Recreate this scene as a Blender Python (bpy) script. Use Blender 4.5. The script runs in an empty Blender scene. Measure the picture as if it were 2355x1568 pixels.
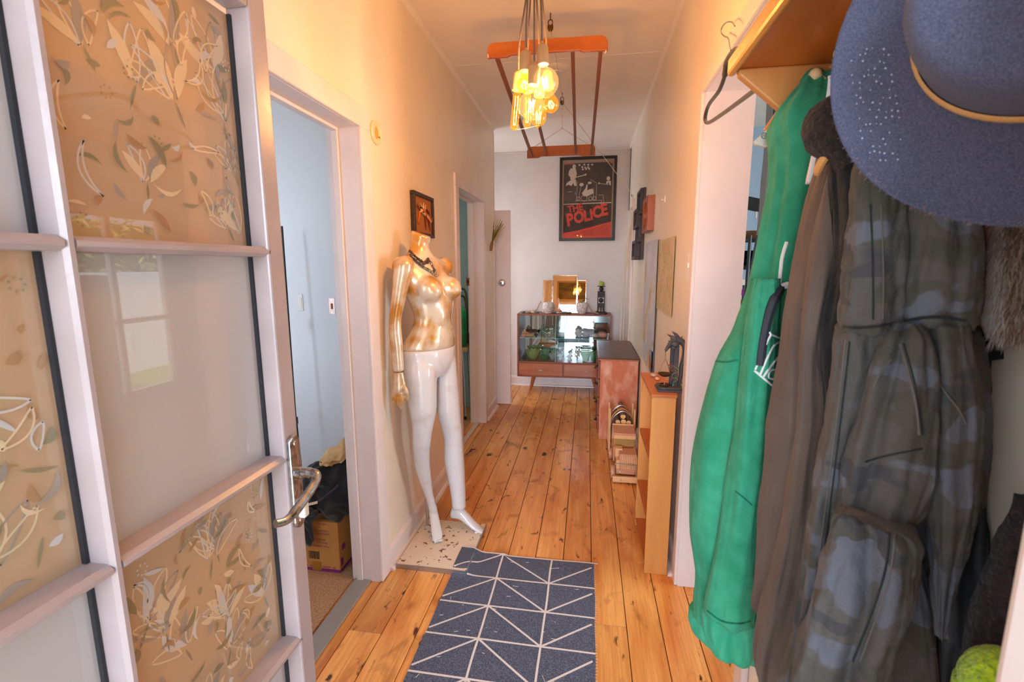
import bpy, math, random
from mathutils import Vector, Matrix, noise
random.seed(7)
PI = math.pi
SC = bpy.context.scene
C = SC.collection

# ------------------------------------------------------------------ camera
CZ = 1.45
F_PX = 1078.84
YAW, PITCH, ROLL = 0.15897579, 0.15837136, -0.00238294
cy_, sy_, cp_, sp_ = math.cos(YAW), math.sin(YAW), math.cos(PITCH), math.sin(PITCH)
fw = Vector((-sy_ * cp_, cy_ * cp_, -sp_)); rt0 = Vector((cy_, sy_, 0)); up0 = rt0.cross(fw)
rt = rt0 * math.cos(ROLL) + up0 * math.sin(ROLL); up = -rt0 * math.sin(ROLL) + up0 * math.cos(ROLL)
cam = bpy.data.cameras.new('camera'); camo = bpy.data.objects.new('camera', cam); C.objects.link(camo)
camo.matrix_world = Matrix(((rt.x, up.x, -fw.x, 0), (rt.y, up.y, -fw.y, 0), (rt.z, up.z, -fw.z, CZ), (0, 0, 0, 1)))
cam.sensor_width = 36; cam.lens = F_PX / 2355 * 36; cam.clip_start = 0.02
cam.dof.use_dof = True; cam.dof.focus_distance = 3.0; cam.dof.aperture_fstop = 9.0
SC.camera = camo

def at(px, py, x=None, y=None, z=None):
    """point of the room seen at a pixel of the photograph, on the plane x=, y= or z="""
    d = rt * ((px - 1177.5) / F_PX) - up * ((py - 784) / F_PX) + fw
    t = x / d.x if x is not None else (y / d.y if y is not None else (z - CZ) / d.z)
    return Vector((0, 0, CZ)) + d * t

# ------------------------------------------------------------------ world, daylight, exposure
W = bpy.data.worlds.new('sky'); SC.world = W; W.use_nodes = True
bg = W.node_tree.nodes['Background']; bg.inputs[0].default_value = (0.72, 0.84, 1.0, 1); bg.inputs[1].default_value = 0.95
SC.view_settings.view_transform = 'Standard'; SC.view_settings.look = 'None'
SC.cycles.diffuse_bounces = 5; SC.cycles.max_bounces = 10; SC.view_settings.gamma = 1; SC.view_settings.exposure = 1.15; SC.view_settings.use_curve_mapping = False

def area(name, loc, aim, sx, sy, power, col):
    l = bpy.data.lights.new(name, 'AREA'); l.shape = 'RECTANGLE'; l.size = sx; l.size_y = sy; l.energy = power; l.color = col
    o = bpy.data.objects.new(name, l); C.objects.link(o); o.location = loc
    o.rotation_euler = (Vector(aim) - Vector(loc)).to_track_quat('-Z', 'Y').to_euler(); return o
DAY = (0.76, 0.86, 1.0)
area('daylight_front_door', (-0.18, -0.55, 1.35), (-0.25, 3.0, 1.1), 1.2, 2.1, 1.6, DAY)       # open front door behind the camera
area('daylight_street', (-0.3, -7.5, 2.4), (-0.2, 3.0, 1.0), 3.2, 2.6, 400, DAY)                # bright overcast sky over the street, straight along the hall
area('daylight_left_window', (-2.2, 0.10, 1.6), (-1.9, 3, 1.3), 1.3, 1.3, 5.0, DAY)             # bedroom window
area('daylight_garden', (6.2, 4.6, 5.2), (3.4, 4.2, 0.6), 2.5, 2.0, 150, DAY)                   # sky over the garden, high above the glazed door
area('fill_right_window', (3.85, 2.0, 1.5), (0, 2.1, 1.2), 1.6, 1.9, 78, DAY)              # lamp outside the unseen window kept for its light
area('fill_hall_end', (-1.95, 5.18, 1.4), (0, 5.05, 1.0), 0.7, 1.7, 9, (0.95, 0.93, 0.95))                # added fill lamp for the hall end, outside the added alcove window
area('daylight_far_room', (-3.3, 3.7, 1.6), (-1, 3.7, 1.2), 1.0, 1.2, 6, (0.8, 0.95, 0.9))

from mathutils.bvhtree import BVHTree
TREES = {}
def onto(o, px, py, lift=0.002):
    """surface point of a modelled body seen at a pixel, lifted a little off it"""
    d = at(px, py, y=1.0) - Vector((0, 0, CZ)); d.normalize(); h = TREES[o.name].ray_cast(Vector((0, 0, CZ)), d)
    return (h[0] if h[0] else at(px, py, y=0.6)) - d * lift
sun = bpy.data.lights.new('sun', 'SUN'); sun.energy = 6.5; sun.angle = 0.03; sun.color = (1.0, 0.95, 0.86)       # hazy afternoon sun over the garden side
suno = bpy.data.objects.new('sun', sun); C.objects.link(suno); suno.rotation_euler = Vector((0.6, -0.12, -0.79)).to_track_quat('-Z', 'Y').to_euler(); suno.location = (-6, 1, 9)
# ------------------------------------------------------------------ materials
def lin(c):
    c = c / 255
    return c / 12.92 if c <= 0.04045 else ((c + 0.055) / 1.055) ** 2.4
def rgb(r, g, b): return (lin(r), lin(g), lin(b), 1)
MATS = {}
def M(name, col, rough=0.5, metal=0.0, spec=0.5, col2=None, nscale=4.0, stretch=(1, 1, 1), ndetail=4, ramp=(0.35, 0.65),
      bump=0.0, bscale=60.0, bstretch=(1, 1, 1), coat=0.0, sheen=0.0, trans=0.0, ior=1.45, rnd=0.0, emit=None, alpha=1.0, rough2=None, ss=0.0):
    if name in MATS: return MATS[name]
    m = bpy.data.materials.new(name); m.use_nodes = True; nt = m.node_tree; N = nt.nodes; L = nt.links
    b = N['Principled BSDF']
    b.inputs['Base Color'].default_value = col; b.inputs['Roughness'].default_value = rough; b.inputs['Metallic'].default_value = metal
    b.inputs['Specular IOR Level'].default_value = spec; b.inputs['IOR'].default_value = ior
    b.inputs['Coat Weight'].default_value = coat; b.inputs['Coat Roughness'].default_value = 0.03
    b.inputs['Sheen Weight'].default_value = sheen; b.inputs['Transmission Weight'].default_value = trans; b.inputs['Alpha'].default_value = alpha
    if ss: b.inputs['Subsurface Weight'].default_value = ss
    if emit: b.inputs['Emission Color'].default_value = emit[0]; b.inputs['Emission Strength'].default_value = emit[1]
    tc = N.new('ShaderNodeTexCoord')
    def mapped(s):
        mp = N.new('ShaderNodeMapping'); mp.inputs['Scale'].default_value = s; L.new(tc.outputs['Object'], mp.inputs[0]); return mp
    out = None
    if col2 is not None:
        nz = N.new('ShaderNodeTexNoise'); nz.inputs['Scale'].default_value = nscale; nz.inputs['Detail'].default_value = ndetail
        L.new(mapped(stretch).outputs[0], nz.inputs['Vector'])
        rp = N.new('ShaderNodeValToRGB'); rp.color_ramp.elements[0].position = ramp[0]; rp.color_ramp.elements[1].position = ramp[1]
        rp.color_ramp.elements[0].color = col; rp.color_ramp.elements[1].color = col2
        L.new(nz.outputs[0], rp.inputs[0]); out = rp.outputs[0]
        if rough2 is not None:
            mr = N.new('ShaderNodeMapRange'); mr.inputs[3].default_value = rough; mr.inputs[4].default_value = rough2
            L.new(nz.outputs[0], mr.inputs[0]); L.new(mr.outputs[0], b.inputs['Roughness'])
    if rnd:
        oi = N.new('ShaderNodeObjectInfo'); mr = N.new('ShaderNodeMapRange'); mr.inputs[3].default_value = 1 - rnd; mr.inputs[4].default_value = 1 + rnd
        L.new(oi.outputs['Random'], mr.inputs[0])
        hs = N.new('ShaderNodeHueSaturation'); L.new(mr.outputs[0], hs.inputs['Value'])
        if out: L.new(out, hs.inputs['Color'])
        else: hs.inputs['Color'].default_value = col
        out = hs.outputs[0]
    if out: L.new(out, b.inputs['Base Color'])
    if bump:
        n2 = N.new('ShaderNodeTexNoise'); n2.inputs['Scale'].default_value = bscale; n2.inputs['Detail'].default_value = 3
        L.new(mapped(bstretch).outputs[0], n2.inputs['Vector'])
        bp = N.new('ShaderNodeBump'); bp.inputs['Strength'].default_value = bump; bp.inputs['Distance'].default_value = 0.01
        L.new(n2.outputs[0], bp.inputs['Height']); L.new(bp.outputs[0], b.inputs['Normal'])
    MATS[name] = m
    return m

def wood(name, c1, c2, axis='Z', scale=9, rough=0.4, coat=0.0, rnd=0.0):
    st = {'X': (0.12, 1, 1), 'Y': (1, 0.12, 1), 'Z': (1, 1, 0.12)}[axis]
    return M(name, c1, rough, col2=c2, nscale=scale, stretch=st, ndetail=6, ramp=(0.3, 0.7), bump=0.08, bscale=scale * 6, bstretch=st, coat=coat, rnd=rnd)

def glassy(name, tint, gloss=0.06, rough=0.0, extra=0.0, emit=None):
    """thin clear glass: see-through tint plus a fresnel reflection"""
    if name in MATS: return MATS[name]
    m = bpy.data.materials.new(name); m.use_nodes = True; nt = m.node_tree; N = nt.nodes; L = nt.links; N.clear()
    o = N.new('ShaderNodeOutputMaterial'); t = N.new('ShaderNodeBsdfTransparent'); t.inputs[0].default_value = tint
    g = N.new('ShaderNodeBsdfGlossy'); g.inputs['Roughness'].default_value = rough
    lw = N.new('ShaderNodeFresnel'); lw.inputs[0].default_value = 1.5
    ad = N.new('ShaderNodeMath'); ad.operation = 'ADD'; ad.inputs[1].default_value = extra
    gm = N.new('ShaderNodeNewGeometry'); iv = N.new('ShaderNodeMath'); iv.operation = 'SUBTRACT'; iv.inputs[0].default_value = 1; L.new(gm.outputs['Backfacing'], iv.inputs[1])
    mu = N.new('ShaderNodeMath'); mu.operation = 'MULTIPLY'; L.new(lw.outputs[0], mu.inputs[0]); L.new(iv.outputs[0], mu.inputs[1]); L.new(mu.outputs[0], ad.inputs[0])
    mx = N.new('ShaderNodeMixShader'); L.new(ad.outputs[0], mx.inputs[0]); L.new(t.outputs[0], mx.inputs[1]); L.new(g.outputs[0], mx.inputs[2])
    last = mx.outputs[0]
    if emit:
        e = N.new('ShaderNodeEmission'); e.inputs[0].default_value = emit[0]; e.inputs[1].default_value = emit[1]
        a2 = N.new('ShaderNodeAddShader'); L.new(last, a2.inputs[0]); L.new(e.outputs[0], a2.inputs[1]); last = a2.outputs[0]
    L.new(last, o.inputs[0]); MATS[name] = m; return m

def frosted(name, col, mixt=0.45, clear=0.0):
    """obscured door glass: milky scattering body with a polished surface"""
    if name in MATS: return MATS[name]
    m = bpy.data.materials.new(name); m.use_nodes = True; nt = m.node_tree; N = nt.nodes; L = nt.links; N.clear()
    o = N.new('ShaderNodeOutputMaterial'); d = N.new('ShaderNodeBsdfDiffuse'); d.inputs[0].default_value = col
    t = N.new('ShaderNodeBsdfTranslucent'); t.inputs[0].default_value = col
    mx = N.new('ShaderNodeMixShader'); mx.inputs[0].default_value = mixt; L.new(d.outputs[0], mx.inputs[1]); L.new(t.outputs[0], mx.inputs[2])
    last = mx.outputs[0]
    if clear:
        tr = N.new('ShaderNodeBsdfTransparent'); tr.inputs[0].default_value = (0.9, 0.95, 0.93, 1)
        mc = N.new('ShaderNodeMixShader'); mc.inputs[0].default_value = clear; L.new(last, mc.inputs[1]); L.new(tr.outputs[0], mc.inputs[2]); last = mc.outputs[0]
    g = N.new('ShaderNodeBsdfGlossy'); g.inputs['Roughness'].default_value = 0.012
    fr = N.new('ShaderNodeFresnel'); fr.inputs[0].default_value = 1.52
    ml = N.new('ShaderNodeMath'); ml.operation = 'MULTIPLY'; ml.inputs[1].default_value = 1.9; ml.use_clamp = True
    gm = N.new('ShaderNodeNewGeometry'); iv = N.new('ShaderNodeMath'); iv.operation = 'SUBTRACT'; iv.inputs[0].default_value = 1; L.new(gm.outputs['Backfacing'], iv.inputs[1])
    mu = N.new('ShaderNodeMath'); mu.operation = 'MULTIPLY'; L.new(fr.outputs[0], mu.inputs[0]); L.new(iv.outputs[0], mu.inputs[1]); L.new(mu.outputs[0], ml.inputs[0])
    m2 = N.new('ShaderNodeMixShader'); L.new(ml.outputs[0], m2.inputs[0]); L.new(last, m2.inputs[1]); L.new(g.outputs[0], m2.inputs[2])
    L.new(m2.outputs[0], o.inputs[0]); MATS[name] = m; return m

# ------------------------------------------------------------------ mesh helpers
WL = {}          # world location of every object that has been linked
def V(*a): return Vector(a)
class MB:
    def __init__(s): s.v = []; s.f = []; s.m = []; s.cur = 0
    def add(s, vs, fs):
        n = len(s.v); s.v += [Vector(q) for q in vs]; s.f += [[i + n for i in f] for f in fs]; s.m += [s.cur] * len(fs); return s
    def mat(s, i): s.cur = i; return s
    def box(s, x0, x1, y0, y1, z0, z1, rot=None, piv=None):
        vs = [V(x, y, z) for x in (x0, x1) for y in (y0, y1) for z in (z0, z1)]
        if rot is not None:
            p = Vector(piv) if piv is not None else V((x0 + x1) / 2, (y0 + y1) / 2, (z0 + z1) / 2)
            vs = [rot @ (q - p) + p for q in vs]
        return s.add(vs, [(0, 1, 3, 2), (4, 6, 7, 5), (0, 4, 5, 1), (2, 3, 7, 6), (0, 2, 6, 4), (1, 5, 7, 3)])
    def bar(s, a, b, w, h, upv=(0, 0, 1)):
        a, b = Vector(a), Vector(b); d = (b - a).normalized(); u = Vector(upv); sd = d.cross(u)
        if sd.length < 1e-5: sd = d.cross(V(1, 0, 0))
        sd.normalize(); u = sd.cross(d)
        vs = []
        for p in (a, b):
            for i, j in ((-1, -1), (1, -1), (1, 1), (-1, 1)): vs.append(p + sd * (i * w / 2) + u * (j * h / 2))
        return s.add(vs, [(3, 2, 1, 0), (4, 5, 6, 7), (0, 1, 5, 4), (1, 2, 6, 5), (2, 3, 7, 6), (3, 0, 4, 7)])
    def prism(s, poly, d, o=(0, 0, 0), u=(1, 0, 0), w=(0, 0, 1)):
        """polygon given in the axes u,w from o, pushed along vector d"""
        o, u, w, d = Vector(o), Vector(u), Vector(w), Vector(d); n = len(poly)
        a = [o + u * p[0] + w * p[1] for p in poly]; b = [q + d for q in a]
        return s.add(a + b, [list(range(n))[::-1], list(range(n, 2 * n))] + [(i, (i + 1) % n, n + (i + 1) % n, n + i) for i in range(n)])
    def loft(s, rings, cap=True, closed=True):
        n = len(rings[0]); base = len(s.v); fs = []
        for k in range(len(rings) - 1):
            for i in range(n if closed else n - 1):
                j = (i + 1) % n; fs.append((k * n + i, k * n + j, (k + 1) * n + j, (k + 1) * n + i))
        if cap and closed: fs.append(list(range(n))[::-1]); fs.append([(len(rings) - 1) * n + i for i in range(n)])
        return s.add([q for r in rings for q in r], fs)
    def tube(s, path, r, seg=8, cap=True):
        path = [Vector(p) for p in path]; rings = []; prev = None
        for k, p in enumerate(path):
            d = (path[min(k + 1, len(path) - 1)] - path[max(k - 1, 0)])
            if d.length < 1e-9: d = V(0, 0, 1)
            d.normalize()
            if prev is None: sd = d.orthogonal().normalized()
            else:
                sd = prev - d * prev.dot(d)
                if sd.length < 1e-6: sd = d.orthogonal()
                sd.normalize()
            prev = sd; b = d.cross(sd); rr = r[k] if isinstance(r, (list, tuple)) else r
            rings.append([p + (sd * math.cos(2 * PI * i / seg) + b * math.sin(2 * PI * i / seg)) * rr for i in range(seg)])
        return s.loft(rings, cap)
    def lathe(s, prof, o=(0, 0, 0), seg=20, axis=(0, 0, 1), cap=True):
        ax = Vector(axis).normalized(); q = V(0, 0, 1).rotation_difference(ax); o = Vector(o)
        return s.loft([[o + q @ V(r * math.cos(2 * PI * i / seg), r * math.sin(2 * PI * i / seg), z) for i in range(seg)] for r, z in prof], cap)
    def ball(s, c, r, seg=14, rings=8, q=None):
        r = r if isinstance(r, (tuple, list)) else (r, r, r); c = Vector(c); R_ = []
        for k in range(rings + 1):
            t = -PI / 2 + PI * k / rings; t = max(-PI / 2 + 0.02, min(PI / 2 - 0.02, t))
            ring = [V(r[0] * math.cos(t) * math.cos(2 * PI * i / seg), r[1] * math.cos(t) * math.sin(2 * PI * i / seg), r[2] * math.sin(t)) for i in range(seg)]
            R_.append([c + (q @ p if q else p) for p in ring])
        return s.loft(R_)
    def build(s, name, mats, parent=None, smooth=False, bevel=0.0, bseg=2, angle=40, mods=None, sub=0):
        me = bpy.data.meshes.new(name)
        xs = s.v; c = V(sum(q.x for q in xs), sum(q.y for q in xs), sum(q.z for q in xs)) / len(xs)
        me.from_pydata([q - c for q in xs], [], s.f); me.update()
        if not isinstance(mats, (list, tuple)): mats = [mats]
        for m in mats: me.materials.append(m)
        me.polygons.foreach_set('material_index', s.m)
        if smooth: me.polygons.foreach_set('use_smooth', [True] * len(s.f))
        o = bpy.data.objects.new(name, me); C.objects.link(o); o.location = c; WL[o.name] = c
        if smooth and angle and angle < 180:
            try: me.set_sharp_from_angle(angle=math.radians(angle))
            except Exception: pass
        if bevel:
            b = o.modifiers.new('bevel', 'BEVEL'); b.width = bevel; b.segments = bseg; b.limit_method = 'ANGLE'; b.angle_limit = math.radians(35); b.harden_normals = False
        if sub:
            b = o.modifiers.new('sub', 'SUBSURF'); b.levels = sub; b.render_levels = sub
        if parent: child(o, parent)
        return o
def child(o, p):
    o.parent = p; o.matrix_parent_inverse = Matrix.Translation(-WL[p.name])
    # a part's parent inverse undoes the parent's own place, so its own location stays a room coordinate
    return o
def tag(o, label, cat, group=None, kind=None):
    o['label'] = label
    if kind: o['kind'] = kind
    else: o['category'] = cat
    if group: o['group'] = group
    return o
def struct(o, label=None):
    o['kind'] = 'structure'
    if label: o['label'] = label
    return o
def thing(name, label, cat, loc, group=None):
    o = bpy.data.objects.new(name, None); C.objects.link(o); o.location = loc; o.empty_display_size = 0.05; WL[o.name] = Vector(loc)
    return tag(o, label, cat, group)
def dup(root, off, label=None):
    """copy a thing, its parts and their sub-parts, moved by off"""
    off = Vector(off)
    def cp(o, par):
        c = o.copy(); C.objects.link(c); WL[c.name] = WL[o.name] + off
        if par: c.parent = par
        for ch in o.children: cp(ch, c)
        return c
    r = cp(root, None); r.location = root.location + off
    if label: r['label'] = label
    return r
def text(s, name, size, o, u, w, mats, parent, thick=0.0006, align='LEFT', sx=1.0, bold=0.0):
    """lettering as thin raised print: origin o, writing direction u, up direction w"""
    cu = bpy.data.curves.new(name, 'FONT'); cu.body = s; cu.size = size; cu.extrude = thick; cu.align_x = align; cu.resolution_u = 2
    if bold: cu.offset = bold
    ob = bpy.data.objects.new(name, cu); C.objects.link(ob)
    dg = bpy.context.evaluated_depsgraph_get(); me = bpy.data.meshes.new_from_object(ob.evaluated_get(dg))
    bpy.data.objects.remove(ob); bpy.data.curves.remove(cu)
    u, w, o = Vector(u).normalized(), Vector(w).normalized(), Vector(o); n = u.cross(w)
    b = MB(); b.add([o + u * (v.co.x * sx) + w * v.co.y + n * v.co.z for v in me.vertices], [list(p.vertices) for p in me.polygons])
    bpy.data.meshes.remove(me)
    return b.build(name, mats, parent)
def nz(p, s=1.0): return noise.noise(Vector(p) * s)
def spline(pts, n=6):
    """smooth path through points (Catmull-Rom)"""
    P = [Vector(p) for p in pts]; out = []
    for i in range(len(P) - 1):
        a, b, c, d = P[max(i - 1, 0)], P[i], P[i + 1], P[min(i + 2, len(P) - 1)]
        for k in range(n):
            t = k / n; out.append(0.5 * ((2 * b) + (c - a) * t + (2 * a - 5 * b + 4 * c - d) * t * t + (3 * b - a - 3 * c + d) * t ** 3))
    out.append(P[-1]); return out
# ------------------------------------------------------------------ shared materials
WALL = M('cream wall paint', rgb(241, 230, 213), 0.36, col2=rgb(235, 223, 205), nscale=3, bump=0.05, bscale=220)
CEIL = M('ceiling paint', rgb(247, 239, 229), 0.5, col2=rgb(241, 232, 221), nscale=2, bump=0.04, bscale=200)
BACKW = M('back wall paint', rgb(226, 218, 214), 0.65, col2=rgb(219, 211, 207), nscale=3, bump=0.05, bscale=220)
TRIM = M('white gloss trim', rgb(234, 222, 220), 0.28, col2=rgb(227, 214, 211), nscale=5, bump=0.03, bscale=60)
ROOMW = M('pale blue-white wall paint', rgb(226, 230, 236), 0.6, bump=0.04, bscale=200)
BLUEW = M('light blue wall paint', rgb(176, 200, 226), 0.6, bump=0.04, bscale=200)
SAGEW = M('grey green wall paint', rgb(150, 165, 158), 0.6, bump=0.04, bscale=200)
BLACK = M('black plastic', rgb(22, 22, 24), 0.4)
CHROME = M('worn chrome', rgb(190, 192, 198), 0.18, metal=1.0, col2=rgb(120, 116, 118), nscale=60, ramp=(0.5, 0.72), bump=0.1, bscale=90)
STEEL = M('brushed steel', rgb(200, 200, 202), 0.25, metal=1.0)
BRASS = M('brass', rgb(200, 150, 70), 0.3, metal=1.0)
WHITEP = M('white plastic', rgb(238, 234, 228), 0.35)
ROPE = M('cotton rope', rgb(222, 205, 185), 0.9, bump=0.4, bscale=300)

# floorboards: amber varnished pine with knots and dark stains
def floor_mat():
    m = bpy.data.materials.new('varnished pine floorboard'); m.use_nodes = True; nt = m.node_tree; N = nt.nodes; L = nt.links; b = N['Principled BSDF']
    geo = N.new('ShaderNodeNewGeometry'); oi = N.new('ShaderNodeObjectInfo')
    ad = N.new('ShaderNodeVectorMath'); ad.operation = 'MULTIPLY_ADD'; ad.inputs[1].default_value = (1, 1, 1)
    cb = N.new('ShaderNodeCombineXYZ'); ml = N.new('ShaderNodeMath'); ml.operation = 'MULTIPLY'; ml.inputs[1].default_value = 37
    L.new(oi.outputs['Random'], ml.inputs[0]); L.new(ml.outputs[0], cb.inputs[2]); L.new(ml.outputs[0], cb.inputs[1])
    L.new(geo.outputs['Position'], ad.inputs[0]); L.new(cb.outputs[0], ad.inputs[2])
    def noise_(scale, st, det=5, dist=0.0):
        mp = N.new('ShaderNodeMapping'); mp.inputs['Scale'].default_value = st; L.new(ad.outputs[0], mp.inputs[0])
        n = N.new('ShaderNodeTexNoise'); n.inputs['Scale'].default_value = scale; n.inputs['Detail'].default_value = det; n.inputs['Distortion'].default_value = dist
        L.new(mp.outputs[0], n.inputs['Vector']); return n.outputs[0]
    def ramp(i, p0, c0, p1, c1):
        r = N.new('ShaderNodeValToRGB'); r.color_ramp.elements[0].position = p0; r.color_ramp.elements[0].color = c0
        r.color_ramp.elements[1].position = p1; r.color_ramp.elements[1].color = c1; L.new(i, r.inputs[0]); return r.outputs[0]
    def mixc(a, bb, f, mode='MULTIPLY'):
        x = N.new('ShaderNodeMix'); x.data_type = 'RGBA'; x.blend_type = mode; x.inputs[0].default_value = 1
        if f is not None: L.new(f, x.inputs[0])
        L.new(a, x.inputs[6]); L.new(bb, x.inputs[7]); return x.outputs[2]
    base = ramp(noise_(3.2, (3.0, 0.5, 1), 6, 0.6), 0.3, rgb(208, 126, 56), 0.7, rgb(242, 182, 106))
    grain = ramp(noise_(26, (4.0, 0.10, 1), 4, 1.2), 0.30, (0.80, 0.71, 0.60, 1), 0.6, (1, 1, 1, 1))
    c = mixc(base, grain, None)
    blot = ramp(noise_(5.5, (1.6, 0.9, 1), 4, 0.8), 0.57, (1, 1, 1, 1), 0.78, (0.42, 0.27, 0.15, 1))
    c = mixc(c, blot, None)
    knot = ramp(noise_(14, (1.5, 0.75, 1), 3, 0.5), 0.635, (1, 1, 1, 1), 0.71, (0.10, 0.05, 0.03, 1))
    c = mixc(c, knot, None)
    hs = N.new('ShaderNodeHueSaturation'); mr = N.new('ShaderNodeMapRange'); mr.inputs[3].default_value = 0.86; mr.inputs[4].default_value = 1.12
    L.new(oi.outputs['Random'], mr.inputs[0]); L.new(mr.outputs[0], hs.inputs['Value']); L.new(c, hs.inputs['Color'])
    L.new(hs.outputs[0], b.inputs['Base Color'])
    rr = N.new('ShaderNodeMapRange'); rr.inputs[3].default_value = 0.2; rr.inputs[4].default_value = 0.42
    nn = noise_(7, (1, 0.4, 1), 4); L.new(nn, rr.inputs[0]); L.new(rr.outputs[0], b.inputs['Roughness'])
    bp = N.new('ShaderNodeBump'); bp.inputs['Strength'].default_value = 0.12; bp.inputs['Distance'].default_value = 0.004
    L.new(noise_(11, (1.2, 0.3, 1), 4), bp.inputs['Height']); L.new(bp.outputs[0], b.inputs['Normal'])
    b.inputs['Specular IOR Level'].default_value = 0.55
    return m
FLOORB = floor_mat()
GAP = M('dark floor gap', rgb(40, 22, 12), 0.9)

XL, XR, H, YB, YC = -0.925, 0.44, 2.745, 5.60, 4.667
XLO, XRO = -1.055, 0.62        # far faces of the side walls
# ------------------------------------------------------------------ floor, ceiling
fl = struct(MB().box(-1.8, 0.75, -0.3, YB + 0.1, -0.09, -0.022).build('floor', GAP), 'varnished timber floor of the hallway')
gx = [0.188 + 0.1387 * k for k in range(-9, 5)]
for i in range(len(gx) - 1):
    x0, x1 = gx[i] + 0.0016, gx[i + 1] - 0.0016
    lim0 = -0.28 if x1 > XLO else 4.6
    if x0 < XLO - 0.02: lim0 = 4.62
    ys = [lim0]; r = random.Random(i * 13 + 5)
    while True:
        n = ys[-1] + r.uniform(1.5, 3.4)
        if n > YB - 0.5: break
        ys.append(n)
    ys.append(YB + 0.05)
    for a, bb in zip(ys[:-1], ys[1:]):
        MB().box(x0, x1, a + 0.0008, bb - 0.0008, -0.022, 0.0 - r.uniform(0, 0.0008)).build('floorboard', FLOORB, fl, bevel=0.0012, bseg=1)
for k in range(3):
    MB().box(gx[0] - 0.1387 * (k + 1), gx[0] - 0.1387 * k - 0.002, 4.62, YB + 0.05, -0.022, 0).build('floorboard', FLOORB, fl, bevel=0.0012, bseg=1)
ce = struct(MB().box(-1.8, 0.75, -0.1, YB + 0.1, H + 0.012, H + 0.1).build('ceiling', CEIL), 'cream ceiling of lined panels')
cs = [-0.1, 0.85, 2.02, 3.22, 4.42, YB + 0.05]
for a, bb in zip(cs[:-1], cs[1:]):
    MB().box(-1.79, 0.74, a + 0.002, bb - 0.002, H, H + 0.012).build('ceiling_panel', CEIL, ce, bevel=0.002, bseg=1)
for n, (x, w) in enumerate(((XL, 1), (XR, -1))):
    y1 = YC if n == 0 else YB
    m = MB(); m.prism([(0, 0), (w * 0.018, 0), (w * 0.016, -0.004), (w * 0.004, -0.016), (0, -0.02)], (0, y1 - 0.1, 0), (x, 0.1, H))
    struct(m.build('trim_%d' % (n + 1), CEIL), 'thin cove strip under the ceiling along the %s wall' % ('left' if n == 0 else 'right'))
struct(MB().box(-1.75, XR, YB - 0.014, YB, H - 0.022, H).build('trim_3', BACKW, bevel=0.004), 'thin strip under the ceiling of the back wall')

# ------------------------------------------------------------------ walls
O1 = (1.085, 1.857, 2.0); O2 = (3.315, 4.118, 2.0); O3 = (1.22, 2.043, 2.115)
m = MB()
m.box(XLO, XL, -0.1, O1[0], 0, H).box(XLO, XL, O1[1], O2[0], 0, H).box(XLO, XL, O2[1], YC, 0, H)
m.box(XLO, XL, O1[0], O1[1], O1[2], H).box(XLO, XL, O2[0], O2[1], O2[2], H)
struct(m.build('wall_left', WALL), 'cream left hallway wall with two doorways')
m = MB()
m.box(XR, XRO, 0.02, O3[0], 0, H).box(XR, XRO, O3[1], 4.93, 0, H).box(XR, XRO, O3[0], O3[1], O3[2], H).box(XR, XRO, 4.93, 5.6, 2.06, H)
m.box(XR, XRO, 5.52, 5.7, 0, H)
struct(m.build('wall_right', WALL), 'cream right hallway wall with an open doorway')
struct(MB().box(-1.85, 0.75, YB, YB + 0.1, 0, H).build('wall_back', BACKW), 'plain greyish end wall of the hallway')
m = MB().box(-1.06, -0.635, -0.1, 0.03, 0, H).box(0.215, 0.62, -0.1, 0.06, 0, H).box(-0.635, 0.215, -0.1, 0.03, 2.05, H)
struct(m.build('wall_front', WALL), 'cream front wall around the entrance')
struct(MB().box(-1.8, -1.75, YC - 0.05, 4.84, 0, H).box(-1.8, -1.75, 5.52, YB, 0, H).box(-1.8, -1.75, 4.84, 5.52, 0, 0.5).box(-1.8, -1.75, 4.84, 5.52, 2.25, H).build('wall_alcove', BACKW), 'wall closing the side of the hall end')
m = MB().box(-1.80, -1.74, 4.84, 4.89, 0.5, 2.25).box(-1.80, -1.74, 5.47, 5.52, 0.5, 2.25).box(-1.80, -1.74, 4.89, 5.47, 0.5, 0.55).box(-1.80, -1.74, 4.89, 5.47, 2.2, 2.25)
struct(m.build('added_window', TRIM), 'added window frame for the fill lamp at the hall end')  # unseen frame, added around the opening for the hall end fill lamp
struct(MB().box(-5.4, 3.5, -0.15, 6.2, 2.93, 3.05).build('sun_blocker', M('roof iron', rgb(120, 120, 122), 0.6)), 'unseen slab added over the house to keep the sun out of its side windows')  # added out of view; its deep overhang blocks the sun from side windows
struct(MB().box(0.205, 0.30, -0.06, 0.243, 0, 2.12).build('trim_4', TRIM, bevel=0.006), 'white front door post at the right edge')
# corner bead at the end of the left wall
struct(MB().box(XL - 0.012, XL + 0.006, YC - 0.010, YC + 0.006, 0.12, H - 0.03).build('trim_5', TRIM, bevel=0.003), 'white corner bead where the left wall ends')
struct(MB().box(XLO, XL, YC, YC + 0.004, 0, H).build('wall_return', BACKW), 'short return at the end of the left wall')

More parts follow.
